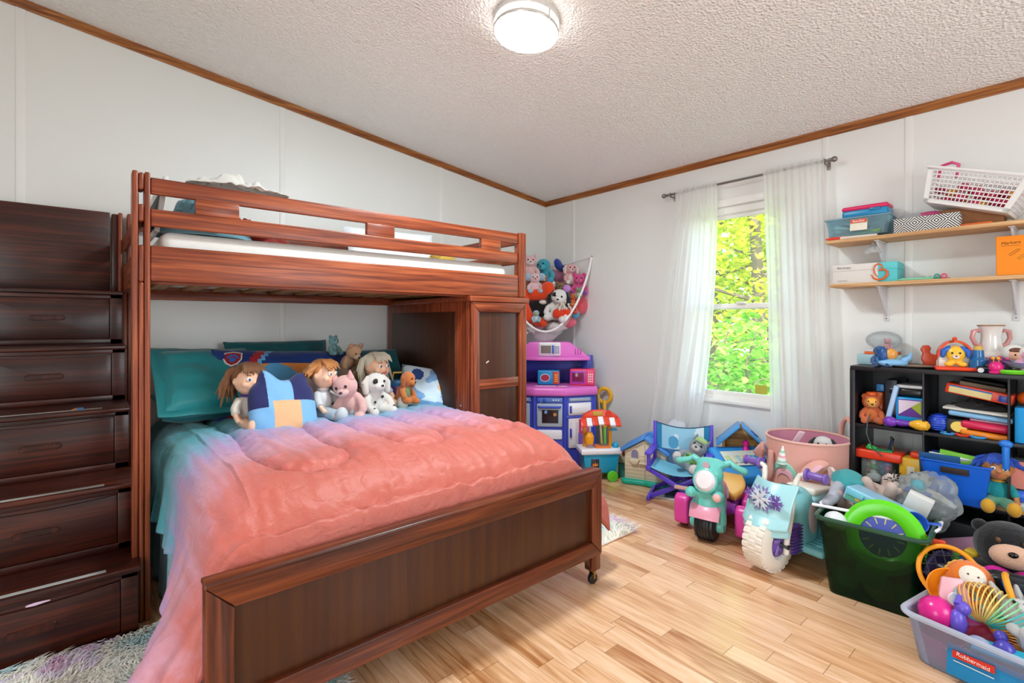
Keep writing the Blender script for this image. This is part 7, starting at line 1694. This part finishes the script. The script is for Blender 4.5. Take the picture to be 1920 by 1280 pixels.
# ---------------------------------------------------------------- clear tote in the near corner
CT = thing('clear_tote', 'low clear storage tote with blue maker label, brimming with toys', 'storage tote', (2.285, .085, 0), radians(-101))
CWD, CDP, CHT = .66, .34, .165
CLR = clear('#cfd8ea', .20, .22)
obj('tub', taper_bin(CWD-.05, CDP-.05, CWD, CDP, CHT, .003, .004, .04), CLR, CT); rim_(CWD+.016, CDP+.016, CHT, .010, clear('#dfe5f2', .45, .2), CT, rad=.045)
CM = Matrix.Translation(CT.location) @ Matrix.Rotation(radians(-101), 4, 'Z')
def cpos(x, y, z): return CM @ Vector((x-.055, y, z))
lbl = obj('label', B().box((-.115, -.164, .070), (.185, .0015, .098), (radians(-8), 0, 0), .003), card('#1f86c0'), CT)
obj('label_banner', B().box((-.14, -.1685, .095), (.105, .0012, .022), (radians(-8), radians(-3), 0), .004), card('#d8321f'), lbl)
text('label_text', 'Rubbermaid', .017, card('#f2efe9'), lbl, (-.14, -.1695, .0948), (radians(82), radians(3), 0), .0004)
for k in range(3): obj('label_line', B().box((-.14, -.1668+.0012*k, .070-.010*k), (.10-.02*k, .001, .003), (radians(-8), 0, 0), 0), card('#cfe3ee'), lbl)
obj('barcode', B().box((.003, -.163, .062), (.05, .0015, .085), (radians(-8), 0, 0), .002), card('#e9e6e2'), lbl)
for k in range(11): obj('barcode_bar', B().box((-.015+.0035*k, -.161, .045), (.0018, .0012, .04), (radians(-8), 0, 0), 0), card('#2a2826'), lbl)
# its load
def C_(nm, b, m, label, cat, x, y, z, rot=None, group=None): return one(nm, b, m, label, cat, cpos(x, y, z), rot, group)
C_('pink_ball', B().ell((0, 0, 0), .054), pl('#e0248a', .25), 'glossy hot pink ball in the near left corner of the clear tote', 'ball', -.212, -.075, .160)
C_('pink_cup', B().lathe([(0, 0), (.05, 0), (.062, .085), (.058, .085), (.046, .004), (0, .004)], n=30), pl('#d81f86', .3), 'magenta toy cup under the hot pink ball', 'toy cup', -.195, -.075, .006)
C_('yellow_toy', B().ell((0, 0, 0), (.022, .02, .03)), pl('#e0b02c'), 'small yellow toy beside the hot pink ball', 'toy', -.19, -.035, .145)
ht_ = obj('handheld', B().prism([(-.035, -.05), (.035, -.05), (.045, 0), (.03, .06), (-.03, .06), (-.045, 0)], .014, None, .005), pl('#e7aab4'), None)
setp(ht_, 'pale pink toy hand mirror propped behind the hot pink ball', 'toy mirror'); ht_.name = 'toy_mirror'; ht_.location = cpos(-.185, -.02, .215); ht_.rotation_euler = (radians(70), 0, radians(-60))
obj('glass', B().lathe([(0, .003), (.022, .003), (.024, 0)], (0, -.01, .0145), 22), pl('#f3dadf'), ht_)
rk = thing('toy_racket', 'orange-rimmed toy racket with black netting at the tote left end', 'toy racket', cpos(-.245, .115, .235), rot=(radians(52), radians(-12), radians(-75)))
obj('frame', B().torus((0, 0, 0), .088, .0085, None, 48, 10, 1.12), pl('#f0971c'), rk)
for k in range(5):
    q = -.058+.029*k; l = sqrt(.086**2-q*q)
    obj('string', B().tube([(q, -l*1.1, 0), (q, l*1.1, 0)], .0022, 5), mat('#1c1b1d', .6), rk); obj('string', B().tube([(-l, q*1.1, 0), (l, q*1.1, 0)], .0022, 5), mat('#1c1b1d', .6), rk)
obj('handle', B().tube([(.02, -.098, 0), (.03, -.16, 0)], [.012, .010], 10, round_ends=True), pl('#f0971c'), rk)
C_('orange_bowl', B().lathe([(0, 0), (.045, .004), (.068, .03), (.074, .045), (.070, .045), (.062, .03), (.042, .008), (0, .006)], n=36), pl('#ee8c16'), 'orange plastic bowl tipped inside the racket', 'bowl', -.225, .085, .180, (radians(52), radians(-14), radians(-70)))
C_('green_cup_lower', B().ell((0, 0, 0), (.05, .06, .04)), pl('#4a9a94'), 'teal toy under the racket at the tote left end', 'toy', -.26, .06, .10)
bl = thing('plush_ball', 'orange felt ball toy with scalloped yellow edge and white face', 'toy', cpos(-.185, .12, .235), rot=(radians(48), radians(10), radians(-80)))
obj('shell', B().lathe([(0, .045), (.035, .042), (.062, .022), (.070, 0), (.062, -.022), (.035, -.04), (0, -.045)], n=40), fur('#ec7a22'), bl)
obj('face', B().lathe([(0, .050), (.028, .048), (.038, .041), (.036, .036)], n=32), fur('#efe3d6'), bl)
for s in (-1, 1): obj('eye', B().ell((s*.014, .0, .051), (.003, .003, .002)), EYE, bl)
b = B()
for k in range(22): a = 2*pi*k/22; b.ell((.068*cos(a), .068*sin(a), -.012), (.011, .011, .013), None, 8, 6)
remesh(obj('scallop_edge', b, fur('#efb94a'), bl), .004)
# big coloured coil toy: an arc of rings
for k in range(34):
    a = radians(200-6.6*k); c = ('#e86aa4', '#ef8f3a', '#f2c53a', '#5fc27a', '#2fb4b8', '#e86aa4', '#f0a64a')
    col = ('#e07ab0', '#e8609c', '#d84f9c', '#7fd0d4', '#f0b25a', '#f0c46a', '#e9d27a', '#8fd49a', '#3fb8b4', '#f0a83a', '#ef8f3a', '#e86a8a')[(k//3) % 12]
    cx_ = -.045+.068*cos(a); cz_ = .150+.068*sin(a)
    if k == 0: coil = thing('coil_spring_toy', 'rainbow plastic coil spring toy arched over the tote contents', 'coil toy', cpos(-.062, 0, 0), radians(-101))
    obj('coil_ring', B().torus((cx_, .02-.012*sin(a), cz_), .060, .0026, Matrix.Rotation(-a, 4, 'Y'), 36, 5), pl(col), coil)
plush('white rabbit plush sprawled at the right end of the clear tote', cpos(.045, -.045, .14), .20, radians(-101), '#e8e6e4', None, '#f0eeec', 'long', '#dcd9d8', rot=(radians(-62), 0, radians(-60)), name='plush_rabbit')
C_('teal_plane', B().box((0, 0, 0), (.24, .07, .014), None, .006), pl('#2fa9c6'), 'turquoise flat toy bat in front of the white rabbit', 'toy bat', .02, -.115, .140, (radians(10), radians(-4), radians(-96)))
C_('violet_toy', B().ell((0, 0, 0), (.032, .026, .045)).ell((.01, -.012, .05), .022).tube([(0, 0, .06), (.03, 0, .08)], [.012, .008], 8), pl('#6a55c8'), 'violet toy dragon between pink ball and coil spring', 'toy', -.155, -.075, .155)
C_('indigo_toy', B().ell((0, 0, 0), (.03, .03, .04)).ell((.02, .01, .04), .018), pl('#4f45b0'), 'indigo toy with pink tummy under the coil spring', 'toy', -.03, -.10, .13)
C_('round_tin', B().cyl((0, -.012, 0), (0, .012, 0), .033, n=28, bev=.004), pl('#9aa3c2'), 'round pearly lidded toy compact below the coil spring', 'toy compact', -.085, -.115, .125, (radians(20), 0, radians(-100)))
C_('paper_cup', B().lathe([(0, 0), (.028, 0), (.038, .07), (.036, .07), (.026, .003), (0, .003)], n=24), card('#d9cdbd'), 'cream paper cup seen through the tote front', 'cup', -.135, -.115, .012)
C_('white_sheet', B().box((0, 0, 0), (.16, .004, .08), None, .001), card('#dcdcd8'), 'folded white sheet behind the tote label', 'paper', .0, -.13, .09, (radians(-14), 0, radians(-100)))
C_('green_toy_low', B().ell((0, 0, 0), (.06, .04, .035)), pl('#6fae5a'), 'green toy low at the right end of the clear tote', 'toy', .20, -.10, .06)
for k, (x, y, z, r_, c, lab) in enumerate(((-.12, .05, .07, .055, '#c9456a', 'rose ball low in the middle of the clear tote'), (.0, .03, .07, .06, '#d8a23a', 'amber ball low in the middle of the clear tote'), (.12, .06, .07, .06, '#4a7ac8', 'blue ball low toward the right of the clear tote'), (.24, .08, .07, .06, '#c86a3a', 'rust ball low at the far right of the clear tote'), (-.05, -.05, .05, .045, '#8a5ab4', 'plum ball low at the front of the clear tote'))):
    C_('play_ball', B().ell((0, 0, 0), r_), pl(c), lab, 'ball', x, y, z, None, 'balls in the clear tote')
C_('yellow_truck', B().box((0, 0, 0), (.12, .06, .05), None, .01).box((.03, 0, .035), (.05, .055, .03), None, .008), pl('#e0b22e'), 'yellow toy truck body under the orange bowl', 'toy truck', -.10, .08, .14, (0, 0, .4))
sb2 = thing('snack_box', 'small blue and white printed carton at the tote right end', 'carton', cpos(.06, .115, .175), radians(-90))
obj('carton', B().box((0, 0, .045), (.13, .06, .09), None, .003), card('#5a8fce'), sb2); obj('front_print', B().box((-.0, -.0305, .040), (.12, .002, .05), None, .001), card('#d9d6e6'), sb2); obj('flap', B().box((0, -.02, .095), (.13, .06, .004), (radians(-25), 0, 0), .001), card('#8a7a6a'), sb2); obj('purple_band', B().box((0, -.031, .066), (.12, .002, .02), None, .001), card('#4a3fa0'), sb2)
C_('magenta_cloth', B().ell((0, 0, 0), (.06, .05, .045)), cloth('#c21f78'), 'magenta cloth bunched below the printed carton', 'cloth', .06, .05, .165)
C_('blue_arc_toy', B().torus((0, 0, 0), .085, .010, (radians(60), 0, 0), 36, 8), pl('#f0a52c'), 'yellow-orange toy hoop behind the coil spring', 'toy hoop', -.07, .145, .205, (radians(10), radians(20), 0))
C_('blue_board', B().lathe([(0, .006), (.075, .006), (.078, 0), (0, 0)], n=36), pl('#1f55b8'), 'blue disc inside the yellow-orange hoop', 'toy disc', -.07, .140, .195, (radians(62), radians(18), 0))

# ---------------------------------------------------------------- purple see-through tub with a bus, and dark toys behind
PT = thing('violet_tub', 'see-through violet tub with toy bus behind the clear tote', 'storage tub', (2.70, .30, 0), radians(-92))
obj('tub', taper_bin(.26, .24, .30, .28, .17, .003, .004, .04), clear('#8f7fc4', .28, .15), PT); rim_(.315, .295, .17, .008, clear('#9c8fd0', .5, .15), PT)
PM = Matrix.Translation(PT.location) @ Matrix.Rotation(radians(-92), 4, 'Z')
def ppos(x, y, z): return PM @ Vector((x, y, z))
bus = thing('toy_bus', 'blue toy bus with yellow, orange and green block riders', 'toy bus', ppos(-.0, .03, .135), rot=(radians(0), radians(10), radians(-100)))
obj('body', B().box((0, 0, .035), (.15, .075, .07), None, .012, 3), pl('#1f57c8'), bus); obj('bumper', B().box((.085, 0, .02), (.012, .08, .06), None, .004), pl('#c8321f'), bus)
obj('rider', B().box((-.045, 0, .088), (.045, .05, .045), None, .01, 3), pl('#e6bf2a'), bus); obj('rider', B().ell((.02, 0, .090), (.040, .034, .024)).ell((.02, 0, .068), (.022, .022, .014)), pl('#ef7d1f'), bus); obj('rider', B().ell((.062, -.02, .06), (.018, .02, .025)).ell((.062, -.02, .032), (.018, .02, .022)), pl('#6fc83a'), bus); obj('rider', B().ell((-.085, -.005, .05), (.018, .02, .025)), pl('#57b83a'), bus)
one('tub_filling', B().ell((0, 0, 0), (.11, .10, .055)), cloth('#5a4f8a'), 'purple cloth filling the bottom of the violet tub', 'cloth', ppos(0, 0, .066))
plush('pink fuzzy plush at the edge of the violet tub', ppos(.075, -.09, .10), .13, radians(-90), '#e79aa4', None, '#efb4ba', 'round', '#dd8894', rot=(radians(-40), 0, radians(-90)))
# black plush bear
DP = thing('plush_toy', 'large black plush bear with peach muzzle among dark toys by the bookcase', 'plush toy', (2.68, .215, .195), radians(-78), rot=(radians(-8), 0, radians(-78)), s=.82)
BKF = fur('#17161a')
b = B(); b.ell((0, .02, .14), (.125, .11, .115)); b.ell((0, .03, .0), (.10, .09, .10)); remesh(obj('body', b, BKF, DP), .009)
obj('muzzle', B().ell((.0, -.075, .115), (.078, .045, .055)), fur('#dcae94'), DP); obj('nose', B().ell((0, -.118, .130), (.018, .012, .013)), EYE, DP)
for s in (-1, 1):
    obj('ear', B().ell((s*.095, .03, .215), (.032, .024, .030)), BKF, DP); obj('eye', B().ell((s*.045, -.083, .180), (.011, .008, .013)), mat('#5a3a22', .15), DP)
    obj('arm', B().tube([(s*.10, .0, .03), (s*.16, -.05, .0), (s*.17, -.09, -.03)], [.04, .038, .035], 10, round_ends=True), BKF, DP)
obj('bow', B().ell((-.05, -.07, .03), (.05, .02, .03)).ell((.05, -.07, .03), (.05, .02, .03)), cloth('#d81f9a'), DP)
one('dark_storage_box', B().box((0, 0, .10), (.24, .30, .20), None, .01), mat('#1a191d', .5), 'black box beneath the black plush bear', 'box', (2.72, .15, 0), (0, 0, radians(-80)))
bh = thing('toy_helmet', 'dark grey plastic toy visor with mesh grille in front of the plush bear', 'toy visor', (2.50, .165, .225), rot=(radians(6), 0, radians(-80)))
DGP = mat('#22262b', .22)
obj('shell', B().prism([(-.13, .03), (-.07, .055), (.07, .055), (.10, .03), (.08, -.03), (.0, -.055), (-.05, -.05), (-.09, -.015)], .05, Matrix.Translation((0, .03, 0)) @ Matrix.Rotation(pi/2, 4, 'X'), .014, 3), DGP, bh)
obj('grille', B().prism([(-.045, .042), (.065, .042), (.02, -.02), (.0, -.03), (-.02, -.015)], .004, Matrix.Translation((0, -.021, 0)) @ Matrix.Rotation(pi/2, 4, 'X'), .001), mat('#3a4047', .35, bump=1., bscale=300), bh)
obj('wing', B().tube([(-.10, 0, .02), (-.17, .0, .015), (-.23, .0, .03)], [.025, .02, .006], 8), DGP, bh)
one('black_carton', B().box((0, 0, .09), (.20, .24, .18), None, .006), mat('#201e22', .5), 'black carton standing open in front of the lower bookcase cubes', 'carton', (2.93, .30, 0), (0, 0, radians(-70)))
one('doll_carton', B().box((0, 0, 0), (.14, .12, .03), None, .003), card('#b98aa4'), 'mauve toy carton lying on the black carton', 'carton', (2.88, .36, .205), (radians(8), radians(-12), radians(-60)))
one('photo_card', B().box((0, 0, 0), (.09, .06, .006), None, .001), card('#c9b6c4'), 'small pinkish picture card on the black carton', 'card', (2.90, .27, .20), (radians(20), radians(-20), radians(-60)))
one('teal_folder', B().box((0, 0, 0), (.22, .18, .02), None, .003), card('#2f9fb8'), 'teal flat box beside the plush bear at the picture edge', 'box', (2.62, -.10, .20), (radians(10), 0, radians(-70)))
one('craft_stack', B().box((0, 0, .095), (.24, .2, .19), None, .006), card('#4a4648'), 'grey box holding up the teal flat box', 'box', (2.64, -.12, 0), (0, 0, radians(-70)))
one('magazine_fan', B().box((0, 0, 0), (.16, .12, .008), None, .001), card('#b9b2a4'), 'pale magazine on the teal flat box', 'magazine', (2.68, -.09, .222), (radians(8), 0, radians(-50)))
one('pink_sleeve', B().tube([(0, 0, 0), (.05, -.01, -.03), (.10, 0, -.05)], [.03, .028, .02], 10, round_ends=True), cloth('#d83a9c'), 'hot pink sleeve beside the black plush bear', 'cloth', (2.56, .0, .24), (0, 0, radians(-80)))
b = B()
for k in range(30):
    a = k*2.4; b.tube([(0, 0, 0), (.03*cos(a), .04*sin(a), .02+.01*(k % 3)), (.06*cos(a), .075*sin(a), .005*(k % 4))], [.006, .007, .001], 5)
one('toy_plant', b, pl('#1f5a24'), 'dark green toy foliage below the grey visor', 'toy plant', (2.44, .09, .17))
one('black_base_toy', B().box((0, 0, .08), (.16, .14, .16), None, .008), mat('#1f1d22', .5), 'dark toy chest under the toy foliage', 'toy chest', (2.47, .09, 0), (0, 0, radians(-80)))
